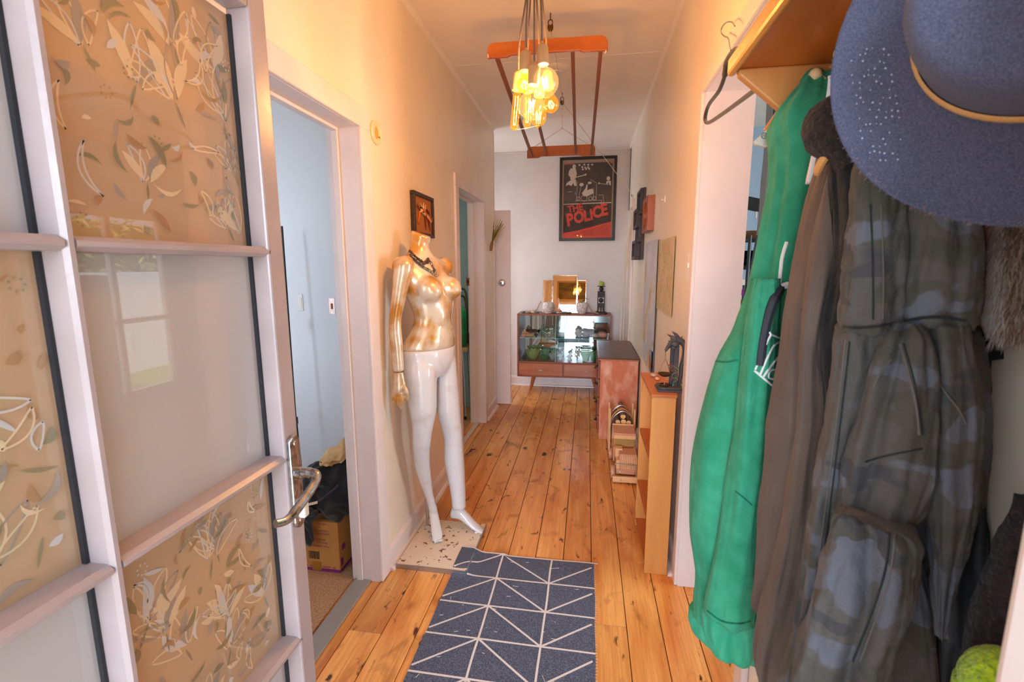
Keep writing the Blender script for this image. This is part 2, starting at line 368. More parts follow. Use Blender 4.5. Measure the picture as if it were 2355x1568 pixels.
# ------------------------------------------------------------------ doorway casings
def casing(name, label, face, out, jamb_to, y0, y1, zt, cw=0.085, th=0.02, stop=True):
    """timber lining and architrave of a doorway in a side wall; out = +1 when the hall lies at larger x"""
    x0, x1 = sorted((face, face + out * th))
    root = MB(); jt = 0.012
    a, b = sorted((face + out * 0.004, jamb_to))
    root.box(a, b, y1 - 0.001, y1 + jt, 0, zt).build
    root.box(a, b, y0 - jt, y0 + 0.001, 0, zt).box(a, b, y0, y1, zt - 0.001, zt + jt)
    o = struct(root.build(name, TRIM), label)
    MB().box(x0, x1, y1, y1 + cw, 0, zt + 0.002).build('architrave', TRIM, o, bevel=0.006)
    MB().box(x0, x1, y0 - cw, y0, 0, zt + 0.002).build('architrave', TRIM, o, bevel=0.006)
    MB().box(x0, x1, y0 - cw, y1 + cw, zt, zt + cw).build('architrave', TRIM, o, bevel=0.006)
    if stop:
        s0, s1 = sorted((face - out * 0.078, face - out * 0.105))
        MB().box(s0, s1, y1 - 0.012, y1, 0, zt - 0.012).build('door_stop', TRIM, o, bevel=0.002)
        MB().box(s0, s1, y0, y0 + 0.012, 0, zt - 0.012).build('door_stop', TRIM, o, bevel=0.002)
        MB().box(s0, s1, y0, y1, zt - 0.012, zt).build('door_stop', TRIM, o, bevel=0.002)
    return o
c1 = casing('trim_6', 'white casing of the doorway behind the glass door', XL, 1, XLO, *O1)
c2 = casing('trim_7', 'white casing of the doorway past the mannequin', XL, 1, XLO, *O2)
c3 = casing('trim_8', 'white casing of the wide opening beside the coats', XR, -1, XRO, *O3, cw=0.062, th=0.018, stop=False)
m = MB().box(XR - 0.02, XR, 4.85, 4.93, 0, 2.1).box(XR, XRO, 4.928, 4.94, 0, 2.06)
c4 = struct(m.build('trim_9', TRIM, bevel=0.005), 'white casing of the narrow doorway by the end wall')
struct(MB().box(XR + 0.06, XR + 0.10, 4.94, 5.52, 0.0, 2.06).build('door_3', M('grey gloss door', rgb(178, 178, 184), 0.3), bevel=0.004), 'grey door in the right wall by the end of the hall')
# strike plates
def strike(x, y, z, par, mt, n):
    o = MB().box(x, x + 0.028, y - 0.0025, y, z - 0.035, z + 0.035).build('strike_plate', mt, par, bevel=0.001)
    MB().box(x + 0.009, x + 0.019, y - 0.003, y - 0.0005, z - 0.012, z + 0.012).build('latch_hole', BLACK if n else M('rusty copper', rgb(140, 66, 34), 0.5, metal=0.6), o)
    for dz in (-0.026, 0.026): MB().lathe([(0.003, 0), (0.003, 0.001)], (x + 0.014, y - 0.0025, z + dz), 8, (0, -1, 0)).build('screw', STEEL, o)
p = at(763, 704, y=O1[1]); strike(p.x - 0.012, O1[1], p.z, c1, M('aged nickel', rgb(190, 170, 160), 0.35, metal=0.9), 0)
p = at(1076, 648, y=O2[1]); strike(p.x - 0.014, O2[1], p.z, c2, M('copper plate', rgb(170, 96, 60), 0.35, metal=0.8), 1)
# thresholds
struct(MB().box(XLO + 0.01, XL - 0.04, O1[0], O1[1], 0.0, 0.008).build('trim_10', M('grey threshold', rgb(140, 138, 136), 0.5), bevel=0.003), 'grey carpet edge strip in the near doorway')
t = struct(MB().box(XL - 0.085, XL - 0.045, O2[0], O2[1], 0.0, 0.007).build('trim_11', M('pale timber threshold', rgb(206, 188, 170), 0.4), bevel=0.003), 'pale threshold strip in the far doorway')
for k in range(6): MB().lathe([(0.004, 0), (0.003, 0.001)], (XL - 0.065, O2[0] + 0.07 + k * 0.13, 0.007), 8).build('screw', STEEL, t)

# ------------------------------------------------------------------ baseboards
def baseboard(name, label, pts, nrm, mt=TRIM, h=0.115):
    a, b = Vector(pts[0]), Vector(pts[1]); n = Vector(nrm); d = b - a
    m = MB().prism([(0, 0), (0.016, 0), (0.016, h - 0.022), (0.012, h - 0.008), (0.005, h), (0, h)], d, a, n, (0, 0, 1))
    o = struct(m.build(name, mt), label)
    q = MB().prism([(0.016, 0), (0.036, 0), (0.034, 0.008), (0.028, 0.015), (0.016, 0.019)], d, a, n, (0, 0, 1))
    q.build('quad_moulding', mt, o); return o
baseboard('baseboard_left', 'white skirting behind the mannequin', ((XL, O1[1] + 0.085, 0), (XL, O2[0] - 0.085, 0)), (1, 0, 0))
baseboard('baseboard_left_end', 'white skirting at the end of the left wall', ((XL, O2[1] + 0.085, 0), (XL, YC, 0)), (1, 0, 0))
baseboard('baseboard_back', 'white skirting under the end wall', ((-1.75, YB, 0), (XR, YB, 0)), (0, -1, 0))
baseboard('baseboard_right', 'white skirting behind the bookshelf', ((XR, O3[1] + 0.062, 0), (XR, 4.85, 0)), (-1, 0, 0))
baseboard('baseboard_right_near', 'white skirting under the coats', ((XR, 0.3, 0), (XR, O3[0] - 0.062, 0)), (-1, 0, 0))

# ------------------------------------------------------------------ the rooms beyond the doorways
CARPET = M('jute carpet', rgb(190, 152, 116), 0.9, col2=rgb(150, 112, 80), nscale=160, ndetail=2, bump=0.6, bscale=260)
PINE2 = wood('pine floor of side room', rgb(186, 128, 74), rgb(150, 96, 50), 'Y', 7, 0.35)
def room(nm, x0, x1, y0, y1, wm, fm, label, skip=(), zf=-0.002, zt=2.745, holes=None):
    struct(MB().box(x0, x1, y0, y1, -0.08, zf).build('floor_' + nm, fm), 'floor of ' + label)
    struct(MB().box(x0, x1, y0, y1, zt, zt + 0.06).build('ceiling_' + nm, CEIL), 'ceiling of ' + label)
    T = 0.06
    W_ = {'front': (x0 - T, x1, y0 - T, y0), 'back': (x0 - T, x1, y1, y1 + T), 'left': (x0 - T, x0, y0 - T, y1 + T), 'right': (x1, x1 + T, y0 - T, y1 + T)}
    for k, (a, b, c, d) in W_.items():
        if k in skip: continue
        m = MB()
        if holes and k in holes:
            h = holes[k]
            if k in ('left', 'right'): m.box(a, b, c, h[0], 0, zt).box(a, b, h[1], d, 0, zt).box(a, b, h[0], h[1], 0, h[2]).box(a, b, h[0], h[1], h[3], zt)
            else: m.box(a, h[0], c, d, 0, zt).box(h[1], b, c, d, 0, zt).box(h[0], h[1], c, d, 0, h[2]).box(h[0], h[1], c, d, h[3], zt)
        else: m.box(a, b, c, d, 0, zt)
        struct(m.build('wall_%s_%s' % (nm, k), wm), '%s wall of %s' % (k, label))
# bedroom behind the near left doorway
room('bedroom', -3.3, XLO, 0.3, 2.75, ROOMW, CARPET, 'the white room on the left', ('right',), 0.006, holes={'front': (-2.85, -1.5, 0.9, 2.25)})
room('kitchen', -3.0, XLO, 2.82, 4.6, SAGEW, PINE2, 'the dim green-grey room', ('right',), -0.001, holes={'left': (3.2, 4.2, 1.0, 2.15)})
room('living', XRO, 3.5, 0.2, 5.0, BLUEW, PINE2, 'the blue room on the right', ('left', 'right'), -0.001)
m = MB()
for ya, yb in ((0.14, 1.2), (2.75, 3.72), (4.76, 5.06)): m.box(3.5, 3.56, ya, yb, 0, 2.745)
m.box(3.5, 3.56, 1.2, 2.75, 0, 0.12).box(3.5, 3.56, 1.2, 2.75, 2.1, 2.745).box(3.5, 3.56, 3.72, 4.76, 2.02, 2.745).box(3.5, 3.56, 3.72, 4.76, 0, 0.06)
struct(m.build('wall_living_right', BLUEW), 'window wall of the blue room on the right')
for nm, x0, x1, y, n in (('window_1', -2.85, -1.5, 0.27, 0),):
    m = MB().box(x0, x0 + 0.05, y - 0.03, y + 0.03, 0.9, 2.25).box(x1 - 0.05, x1, y - 0.03, y + 0.03, 0.9, 2.25).box(x0, x1, y - 0.03, y + 0.03, 0.9, 0.95).box(x0, x1, y - 0.03, y + 0.03, 2.2, 2.25).box(-2.2, -2.15, y - 0.03, y + 0.03, 0.9, 2.25)
    struct(m.build(nm, TRIM), 'white bedroom window frame')
# window kept for its light; garden door, fence, hedge (reflected in the door glass)
wr = MB()
for ya, yb in ((1.2, 1.27), (1.94, 2.01), (2.68, 2.75)): wr.box(3.47, 3.54, ya, yb, 0.12, 2.1)
for za, zb in ((0.12, 0.2), (0.95, 1.01), (2.03, 2.1)): wr.box(3.475, 3.535, 1.2, 2.75, za, zb)
wf = struct(wr.build('light_window', TRIM), 'unseen white french window of the blue room, kept for its light')
for ya, yb in ((1.27, 1.94), (2.01, 2.68)):
    for za, zb in ((0.2, 0.95), (1.01, 2.03)): MB().box(3.5, 3.506, ya, yb, za, zb).build('pane', glassy('clear window glass', (0.93, 0.97, 0.96, 1)), wf)
wr = MB()
for ya, yb in ((3.72, 3.79), (4.10, 4.15), (4.69, 4.76)): wr.box(3.48, 3.54, ya, yb, 0.06, 2.02)
for za, zb in ((0.06, 0.14), (0.86, 0.91), (1.95, 2.02)): wr.box(3.485, 3.535, 3.72, 4.76, za, zb)
wf = struct(wr.build('window_3', TRIM), 'white glazed garden door of the blue room')
for ya, yb in ((3.79, 4.10), (4.15, 4.69)):
    for za, zb in ((0.14, 0.86), (0.91, 1.95)): MB().box(3.5, 3.506, ya, yb, za, zb).build('pane', MATS['clear window glass'], wf)
fr = thing('white_fridge', 'white fridge by the garden door of the blue room', 'fridge', (3.2, 3.3, 0))
MB().box(2.95, 3.40, 3.04, 3.60, 0.02, 1.38).build('body', WHITEP, fr, bevel=0.02); MB().box(2.925, 2.95, 3.05, 3.59, 0.5, 1.37).build('door', WHITEP, fr, bevel=0.01); MB().box(2.925, 2.95, 3.05, 3.59, 0.04, 0.49).build('door', WHITEP, fr, bevel=0.01); MB().tube([(2.915, 3.10, 0.6), (2.915, 3.10, 0.95)], 0.01, 8).build('handle', STEEL, fr); MB().box(2.97, 3.38, 3.06, 3.58, 0.0, 0.02).build('foot', BLACK, fr)
# ------------------------------------------------------------------ the garden outside
LAWN = M('lawn', rgb(96, 118, 52), 0.9, col2=rgb(134, 146, 78), nscale=3, bump=0.5, bscale=30)
PATH = M('pale concrete path', rgb(196, 192, 184), 0.85, col2=rgb(176, 172, 164), nscale=6, bump=0.1, bscale=60)
struct(MB().box(3.6, 14, -8, 14, -0.35, -0.25).build('ground_garden', LAWN), 'lawn outside the blue room')
struct(MB().box(-7, 7, -9, -0.12, -0.25, -0.12).build('ground_porch', PATH), 'pale path in front of the entrance')
fn = thing('corrugated_fence', 'pale corrugated garden fence beyond the blue room window', 'fence', (6.0, 6, -0.25))
for k in range(4):
    m = MB(); n = 60; y0 = 1.5 + k * 2.0
    r0 = [V(6.0 + 0.02 * math.sin(i / n * 2 * PI * 13), y0 + i / n * 1.98, -0.25) for i in range(n + 1)]
    m.loft([r0, [q + V(0, 0, 1.62) for q in r0]], closed=False); m.loft([[q + V(0.006, 0, 0) for q in r0], [q + V(0.006, 0, 1.62) for q in r0]], closed=False)
    m.build('fence_panel', M('pale corrugated steel', rgb(214, 214, 222), 0.5, metal=0.2), fn, smooth=True)
hg = thing('hedge', 'sunlit green hedge rising behind the corrugated fence', 'hedge', (7.4, 3, -0.25))
MB().box(7.0, 8.2, 1, 10, -0.25, 2.2).build('bank', M('hedge core', rgb(70, 88, 40), 0.9, bump=0.6, bscale=20), hg)
m = MB(); r = random.Random(3)
for k in range(1700):
    p = V(r.uniform(6.75, 7.15), r.uniform(1, 10), r.uniform(1.0, 2.9)); a = r.uniform(0, 6.28); s = r.uniform(0.06, 0.14); t = r.uniform(-0.6, 0.9)
    d = V(math.cos(a) * 0.6, math.sin(a), t).normalized() * s; sd = d.cross(V(1, 0.2, 0)).normalized() * s * 0.22
    m.mat(r.randrange(3)).add([p - d, p + sd, p + d, p - sd], [(0, 1, 2, 3)])
o = m.build('leaf_mass', [M('leaf yellow green', rgb(166, 170, 88), 0.6), M('leaf mid green', rgb(112, 132, 58), 0.6), M('leaf pale', rgb(198, 192, 120), 0.6)], hg); o['kind'] = 'stuff'
# ------------------------------------------------------------------ glazed front door, swung open against the left side
DX, GX = -0.600, -0.644          # room face of the bars, plane of the glass
DPAINT = M('pinkish cream door paint', rgb(184, 170, 171), 0.28, col2=rgb(172, 157, 156), nscale=8, bump=0.04, bscale=70)
door = struct(MB().box(DX - 0.046, DX, 0.075, 0.155, 0.02, 2.03).build('door_1', DPAINT, bevel=0.004), 'glazed front door standing open on the left with patterned panes')
MB().box(DX - 0.046, DX, 0.822, 0.868, 0.02, 2.03).build('stile', DPAINT, door, bevel=0.004)
MB().box(DX - 0.046, DX, 0.155, 0.822, 1.90, 2.03).build('rail', DPAINT, door, bevel=0.004)
MB().box(DX - 0.046, DX, 0.155, 0.822, 0.02, 0.222).build('rail', DPAINT, door, bevel=0.004)
ZM = (0.645, 1.059, 1.478)
MY = 0.474
MB().prism([(-0.008, -0.046), (0.008, -0.046), (0.007, -0.006), (0.003, 0), (-0.003, 0), (-0.007, -0.006)], (0, 0, 1.678), (DX, MY, 0.222), (0, 1, 0), (1, 0, 0)).build('muntin', DPAINT, door)
for z in ZM:
    m = MB()
    for a, b in ((0.155, MY - 0.007), (MY + 0.007, 0.828)):
        m.prism([(-0.010, -0.046), (0.010, -0.046), (0.009, -0.008), (0.003, 0), (-0.003, 0), (-0.009, -0.008)], (0, b - a, 0), (DX, a, z), (0, 0, 1), (1, 0, 0))
    m.build('muntin', DPAINT, door)
FROST = frosted('frosted glass', rgb(226, 226, 228), 0.45)
FILM = frosted('window film glass', rgb(228, 202, 168), 0.45, 0.08)
SEAL = M('dark glazing seal', rgb(40, 42, 48), 0.5)
LEAFS = [frosted('film leaf green', rgb(170, 164, 132)), frosted('film petal gold', rgb(252, 236, 204)), frosted('film petal pale blue', rgb(236, 238, 242)),
         frosted('film leaf brown', rgb(204, 168, 128)), frosted('film leaf grey', rgb(192, 184, 174))]
def film_pattern(y0, y1, z0, z1, seed, par):
    """printed flowers and leaves on one pane: thin raised shapes"""
    r = random.Random(seed); m = MB(); st = [GX + 0.0034]
    def nx(): st[0] += 0.000012; return st[0]
    grid = [(y0 + (y1 - y0) * (i + r.random()) / 9, z0 + (z1 - z0) * (j + r.random()) / 12) for i in range(9) for j in range(12)]; r.shuffle(grid)
    def leaf(c, a, L, w, mt, curve=0.0, n=5):
        X = nx(); d = V(0, math.cos(a), math.sin(a)); s = V(0, -d.z, d.y); top = []; bot = []
        for k in range(n + 1):
            t = k / n; h = w * math.sin(PI * t) ** 0.8; ax = V(X, c[0], c[1]) + d * (L * (t - 0.5)) + s * (curve * L * (t - 0.5) ** 2 * 4)
            top.append(ax + s * h); bot.append(ax - s * h)
        pts = top + bot[::-1][1:-1]
        if any(not (y0 < q.y < y1 and z0 < q.z < z1) for q in pts): return
        m.mat(mt); fx = (pts[1] - pts[0]).cross(pts[-1] - pts[0]).x; pts = pts if fx > 0 else pts[::-1]; m.add(pts, [list(range(len(pts)))])
    def outline(c, a, L, w, mt, curve=0.0):
        X = nx(); d = V(0, math.cos(a), math.sin(a)); s = V(0, -d.z, d.y); P = []
        for sg in (1, -1):
            pp = []
            for k in range(9):
                t = k / 8; h = w * math.sin(PI * t) ** 0.7 * sg
                pp.append(V(X, c[0], c[1]) + d * (L * (t - 0.5)) + s * (h + curve * L * (t - 0.5) ** 2 * 4))
            P.append(pp)
        for pp in P:
            if any(not (y0 < q.y < y1 and z0 < q.z < z1) for q in pp): continue
            m.mat(mt)
            for a_, b_ in zip(pp[:-1], pp[1:]):
                q = (b_ - a_).normalized(); sd = V(0, -q.z, q.y) * 0.0013
                m.add([a_ - sd, b_ - sd, b_ + sd, a_ + sd], [(0, 1, 2, 3) if (b_ - a_).cross(sd).x > 0 else (3, 2, 1, 0)])
    def bloom(cy, cz, s, tilt):
        for da, L, mt, w in ((0, 1.0, 1, 0.16), (0.38, 0.95, 2, 0.13), (-0.38, 0.95, 4, 0.13), (0.75, 0.85, 1, 0.12), (-0.75, 0.85, 1, 0.12)):
            a = PI / 2 + tilt + da; c = (cy + math.cos(a) * s * 0.5, cz + math.sin(a) * s * 0.5)
            (outline if r.random() < 0.6 else leaf)(c, a, s * L, s * w, mt, r.uniform(-0.15, 0.15))
        leaf((cy - math.cos(PI / 2 + tilt) * s * 0.25, cz - math.sin(PI / 2 + tilt) * s * 0.25), PI / 2 + tilt, s * 0.5, 0.002, 0)
    for gy, gz in grid[:10]: bloom(gy, gz, r.uniform(0.05, 0.085), r.uniform(-0.6, 0.6))
    for gc in grid[10:85]: leaf(gc, r.uniform(0, 6.28), r.uniform(0.012, 0.05), r.uniform(0.0022, 0.006), r.choice((0, 0, 0, 3, 3, 4, 2, 1)), r.uniform(-0.3, 0.3))
    for k in range(9):
        c = (r.uniform(y0, y1), r.uniform(z0, z1)); mt = r.choice((3, 0, 2))
        for j in range(7): leaf((c[0] + 0.008 * math.cos(j * 0.9), c[1] + 0.008 * math.sin(j * 0.9)), j * 0.9, 0.004, 0.0016, mt, 0, 3)
    for k in range(14): outline((r.uniform(y0, y1), r.uniform(z0, z1)), r.uniform(0, 6.28), r.uniform(0.03, 0.07), r.uniform(0.003, 0.009), r.choice((1, 1, 2, 4)), r.uniform(-0.3, 0.3))
    o = m.build('film_pattern', LEAFS, par); o['kind'] = 'stuff'
rows = [0.222, ZM[0], ZM[1], ZM[2], 1.90]
for i in range(4):
    for j, (a, b) in enumerate(((0.155, MY - 0.008), (MY + 0.008, 0.822))):
        z0, z1 = rows[i] + 0.010, rows[i + 1] - 0.010
        patt = (i + j) % 2 == 0
        p = MB().box(GX - 0.003, GX + 0.003, a, b, z0, z1).build('pane', FILM if patt else FROST, door)
        if patt: film_pattern(a + 0.006, b - 0.006, z0 + 0.004, z1 - 0.004, i * 7 + j + 3, p)
        s = MB().box(GX + 0.003, GX + 0.010, b - 0.005, b, z0, z1).box(GX + 0.003, GX + 0.010, a, a + 0.004, z0, z1)
        s.build('glazing_seal', SEAL, p)
# handle: long back plate, bent lever, thumb turn
hz = 1.005; hy = 0.842
pl = MB().prism([(0.017 * math.cos(t), (0.085 if math.sin(t) > 0 else -0.085) + 0.017 * math.sin(t)) for t in [2 * PI * k / 24 + 0.01 for k in range(24)]], (0.010, 0, 0), (DX, hy, hz), (0, 1, 0), (0, 0, 1)).build('handle_plate', CHROME, door, bevel=0.003)
pth = spline([(DX + 0.008, hy, hz + 0.02), (DX + 0.035, hy, hz + 0.022), (DX + 0.055, hy - 0.004, hz + 0.020), (DX + 0.060, hy - 0.022, hz + 0.008), (DX + 0.060, hy - 0.075, hz - 0.012), (DX + 0.056, hy - 0.105, hz - 0.022), (DX + 0.048, hy - 0.128, hz - 0.018)], 6)
MB().tube(pth, [0.011] * 8 + [0.0095] * 20 + [0.008] * 9, 12).build('lever', CHROME, pl, smooth=True)
MB().lathe([(0.013, 0), (0.013, 0.012), (0.010, 0.014)], (DX + 0.010, hy, hz + 0.02), 16, (1, 0, 0)).build('lever_collar', CHROME, pl, smooth=True)
MB().box(DX + 0.010, DX + 0.026, hy - 0.009, hy + 0.009, hz - 0.078, hz - 0.042).build('thumb_turn', M('cream enamel', rgb(226, 222, 212), 0.3), pl, bevel=0.004)
for dz in (-0.085, 0.085): MB().lathe([(0.005, 0), (0.004, 0.0015)], (DX + 0.010, hy, hz + dz), 10, (1, 0, 0)).build('screw', STEEL, pl)

# ------------------------------------------------------------------ cluster pendant lamp
BULB = glassy('amber bulb glass', (1.0, 0.74, 0.30, 1), emit=((1.0, 0.42, 0.05, 1), 0.16))
BULBC = glassy('clear bulb glass', (1.0, 0.90, 0.72, 1), emit=((1.0, 0.60, 0.20, 1), 0.14))
FIL = M('glowing filament', rgb(255, 190, 90), 0.5, emit=((1.0, 0.60, 0.20, 1), 9.0))
CORD = M('woven grey cord', rgb(120, 100, 88), 0.8, bump=0.4, bscale=400)
SOCK = M('pale beech socket', rgb(176, 138, 94), 0.55)
top = V(-0.190, 1.69, H)
pend = thing('pendant_lamp', 'cluster pendant lamp of seven glowing amber filament bulbs on grey cords', 'lamp', (-0.19, 1.69, 1.9))
MB().lathe([(0.06, 0), (0.06, -0.018), (0.05, -0.026), (0.0, -0.026)], top, 24).build('ceiling_rose', WHITEP, pend, smooth=True)
# kind, centre pixel, distance down the hall, radius, socket pixel
bulbs = [('globe', (1253, 190), 1.64, 0.0455, (1249, 149), BULBC), ('globe', (1222, 243), 1.63, 0.0435, (1226, 196), BULBC),
         ('pear', (1206, 194), 1.64, 0.027, (1208, 164), BULB), ('pear', (1267, 240), 1.76, 0.0285, (1262, 205), BULB),
         ('tube', (1182, 300), 1.70, 0.0145, (1190, 208), BULB), ('tube', (1212, 294), 1.72, 0.0135, (1213, 212), BULB), ('drop', (1238, 270), 1.75, 0.029, (1240, 222), BULB)]
PW = {'globe': 3.2, 'pear': 1.8, 'tube': 2.35, 'drop': 1.8}
for kind, c, y, r, s, bm in bulbs:
    sb = at(*s, y=y); ce_ = at(*c, y=y)
    ax = (ce_ - sb).normalized(); L = (ce_ - sb).length
    q = V(0, 0, 1).rotation_difference(ax)
    if kind == 'globe': prof = [(0.012, 0), (0.013, 0.012)] + [(max(0.012, r * math.sin(t)), L - r * math.cos(t)) for t in [0.30 + k * 0.2035 for k in range(14)]] + [(0.0, L + r)]
    elif kind == 'pear': prof = [(0.012, 0), (0.0125, 0.010), (0.016, 0.020), (0.022, 0.032)] + [(r * math.sin(t), L - r * math.cos(t)) for t in [1.2 + k * 0.24 for k in range(8)]] + [(0.003, L + r), (0.0, L + r + 0.004)]
    elif kind == 'tube': prof = [(0.010, 0), (r * 0.9, 0.012), (r, 0.02), (r, L - r)] + [(r * math.cos(t), L - r + r * math.sin(t)) for t in (0.4, 0.8, 1.2, 1.5)] + [(0.0, L)]
    else: prof = [(0.011, 0), (0.013, 0.012), (0.022, 0.030), (0.027, 0.045), (r, L), (r * 0.93, L + 0.012), (r * 0.7, L + 0.022), (r * 0.35, L + 0.028), (0.006, L + 0.031), (0.0, L + 0.038)]
    b = MB(); b.loft([[sb + q @ V(rr * math.cos(2 * PI * i / 20), rr * math.sin(2 * PI * i / 20), z) for i in range(20)] for rr, z in prof], False)
    bo = b.build('bulb', bm, pend, smooth=True, angle=180)
    f = MB()
    if kind == 'tube':
        for sx in (-0.005, 0.005): f.tube([sb + q @ V(sx, 0, 0.018), sb + q @ V(sx * 0.7, 0, L - 0.018)], 0.0011, 6)
        f.tube([sb + q @ V(-0.0035, 0, L - 0.018), sb + q @ V(0.0035, 0, L - 0.018)], 0.0011, 6)
    elif kind == 'globe' or kind == 'drop':
        for k in range(6):
            a = k * PI / 3; f.tube([sb + q @ V(0.010 * math.cos(a), 0.010 * math.sin(a), L - 0.018), sb + q @ V(0.007 * math.cos(a + 0.5), 0.007 * math.sin(a + 0.5), L + 0.020)], 0.0012, 6)
    else:
        for k in range(5):
            a = k * 1.257; f.tube([sb + q @ V(0.004 * math.cos(a), 0.004 * math.sin(a), L - 0.012), sb + q @ V(0.012 * math.cos(a + 0.3), 0.012 * math.sin(a + 0.3), L + 0.002), sb + q @ V(0.005 * math.cos(a + 0.6), 0.005 * math.sin(a + 0.6), L + 0.014)], 0.0009, 5)
    f.build('filament', FIL, bo)
    up_ = V(0, 0, 1).lerp(-ax, 0.6).normalized()
    MB().lathe([(0.012, -0.003), (0.0185, 0.0), (0.0195, 0.005), (0.0195, 0.050), (0.016, 0.058), (0.006, 0.064), (0.004, 0.070)], sb, 20, tuple(up_)).build('socket', SOCK, pend, smooth=True)
    e = sb + up_ * 0.068; md = V((e.x + top.x) / 2, (e.y + top.y) / 2, 0)
    kx = V(nz((e.x * 9, e.y * 7, 1)), nz((e.x * 8, 3, e.y)), 0) * 0.02
    MB().tube(spline([e, e + V(0, 0, 0.06) + (top - e) * 0.04 + kx * 0.4, V(md.x, md.y, e.z + 0.26) + kx, V(top.x + (e.x - top.x) * 0.25, top.y, H - 0.2) - kx * 0.5, top + V((e.x - top.x) * 0.2, 0, -0.02)], 6), 0.0032, 8).build('cord', CORD, pend, smooth=True)
    l = bpy.data.lights.new('bulb_light', 'POINT'); l.energy = PW[kind]; l.color = (1.0, 0.585, 0.25); l.shadow_soft_size = 0.004
    lo = bpy.data.objects.new('bulb_light', l); C.objects.link(lo); lo.location = sb + ax * (L * (0.55 if kind == 'tube' else 1.0)); WL[lo.name] = Vector(lo.location); child(lo, pend)
MB().tube(spline([at(1180, 296, y=1.73), at(1200, 297, y=1.73), at(1240, 288, y=1.75)], 6), 0.0006, 5).build('tie_wire', STEEL, pend)

# ------------------------------------------------------------------ ceiling clothes airer
AIR = wood('orange varnished airer wood', rgb(186, 104, 38), rgb(152, 78, 26), 'X', 12, 0.4, coat=0.1)
air = thing('clothes_airer', 'hanging wooden clothes airer with four slats between two end boards', 'clothes airer', (-0.2, 3.1, 2.28))
YN, YF = 2.35, 3.85
nl, nr, nt_, nb = at(1120, 112, y=YN), at(1398, 104, y=YN), at(1260, 92, y=YN).z, at(1260, 124, y=YN).z
flp, frp = at(1212, 350, y=YF), at(1369, 350, y=YF); ft, fb = at(1290, 338, y=YF).z, at(1290, 352, y=YF).z
def endboard(x0, x1, y, zt, zb, tilt):
    w = x1 - x0; h = zt - zb; n = h * 0.12
    poly = [(0, 0), (w * 0.17, 0), (w * 0.205, n), (w * 0.77, n), (w * 0.80, 0), (w, 0), (w, h * 0.55)] + [(w - 0.035 + 0.035 * math.cos(t), h - 0.035 + 0.035 * math.sin(t)) for t in (0.4, 0.8, 1.2, 1.57)] \
        + [(0.035 + 0.035 * math.cos(t), h - 0.035 + 0.035 * math.sin(t)) for t in (1.57, 1.95, 2.35, 2.75)] + [(0, h * 0.55)]
    MB().prism(poly, (0, 0.018, 0), (x0, y, zb), (1, 0, tilt), (0, 0, 1)).build('end_board', AIR, air, bevel=0.003)
endboard(nl.x, nr.x, YN, nt_ + 0.008, nb + 0.002, -0.005); endboard(flp.x, frp.x, YF, ft + 0.012, fb - 0.028, 0.0)
wn, wf_ = nr.x - nl.x, frp.x - flp.x
for f in (0.075, 0.285, 0.715, 0.945):
    dz = 0.012 if f in (0.285, 0.715) else 0.0
    MB().bar((nl.x + wn * f, YN + 0.016, nb + 0.014 + dz), (flp.x + wf_ * f, YF + 0.004, fb - 0.012 + dz), 0.018, 0.024).build('slat', wood('darker airer slat', rgb(140, 82, 42), rgb(112, 62, 30), 'Y', 12, 0.45), air, bevel=0.003)
hk1, hk2 = at(1266, 30, z=H - 0.002), at(1293, 213, z=H - 0.002)
HOOK = M('dark brass hook', rgb(110, 76, 36), 0.4, metal=0.8)
for hk, e0, e1, yy, zz, nm in ((hk1, nl, nr, YN, nt_, at(1266, 86, y=2.42)), (hk2, flp, frp, YF, ft, at(1293, 295, y=YF))):
    ap = nm; m = MB().tube([hk, hk - V(0, 0, 0.03)], 0.003, 8)
    b0 = hk - V(0, 0, 0.045)
    m.tube([b0 + V(0.012 * math.cos(t), 0, 0.014 * math.sin(t)) for t in [k * 0.5 for k in range(13)]], 0.003, 6)
    m.lathe([(0.004, -0.004), (0.013, -0.004), (0.010, 0), (0.013, 0.004), (0.004, 0.004)], b0 - V(0, 0, 0.03), 14, (0, 1, 0)).box(b0.x - 0.015, b0.x + 0.015, b0.y - 0.006, b0.y + 0.006, b0.z - 0.030, b0.z - 0.014)
    m.build('pulley_hook', HOOK, air, smooth=True)
    MB().tube([b0 - V(0, 0, 0.04), ap + V(0, 0, 0.004)], 0.0022, 6).build('rope', ROPE, air)
    MB().tube([V(e0.x + 0.03, yy + 0.009, zz - 0.004), ap, V(e1.x - 0.03, yy + 0.009, zz - 0.004)], 0.0022, 6).build('rope', ROPE, air)
    MB().ball(ap, 0.006, 8, 6).build('rope_knot', ROPE, air, smooth=True)
cl = V(0.415, 4.86, at(1440, 440, x=0.415).z * 0 + 2.13)
MB().tube(spline([hk1 - V(0, 0, 0.07), V(hk1.x + 0.01, 3.2, H - 0.09), hk2 - V(-0.008, 0, 0.075)], 5), 0.002, 6).build('rope', ROPE, air)
MB().tube([hk2 - V(-0.008, 0, 0.075), cl], 0.0024, 6).build('rope', ROPE, air)
MB().tube(spline([at(1120, 127, y=YN - 0.004) + V(0.004, 0, 0.004), at(1123, 133, y=YN - 0.004)], 3), 0.003, 6).build('rope_end', ROPE, air)
MB().tube([at(1394, 116, y=YN - 0.004), at(1391, 124, y=YN - 0.004)], 0.003, 6).build('rope_end', ROPE, air)
hkr = MB().tube([(XR - 0.02, 4.87, 2.12), (cl.x - 0.012, 4.86, 2.12), (cl.x - 0.014, 4.86, 2.135)], 0.003, 6).tube([(XR - 0.02, 4.885, 2.125), (cl.x - 0.004, 4.885, 2.125)], 0.003, 6)
hkr.build('wall_hook', HOOK, air)
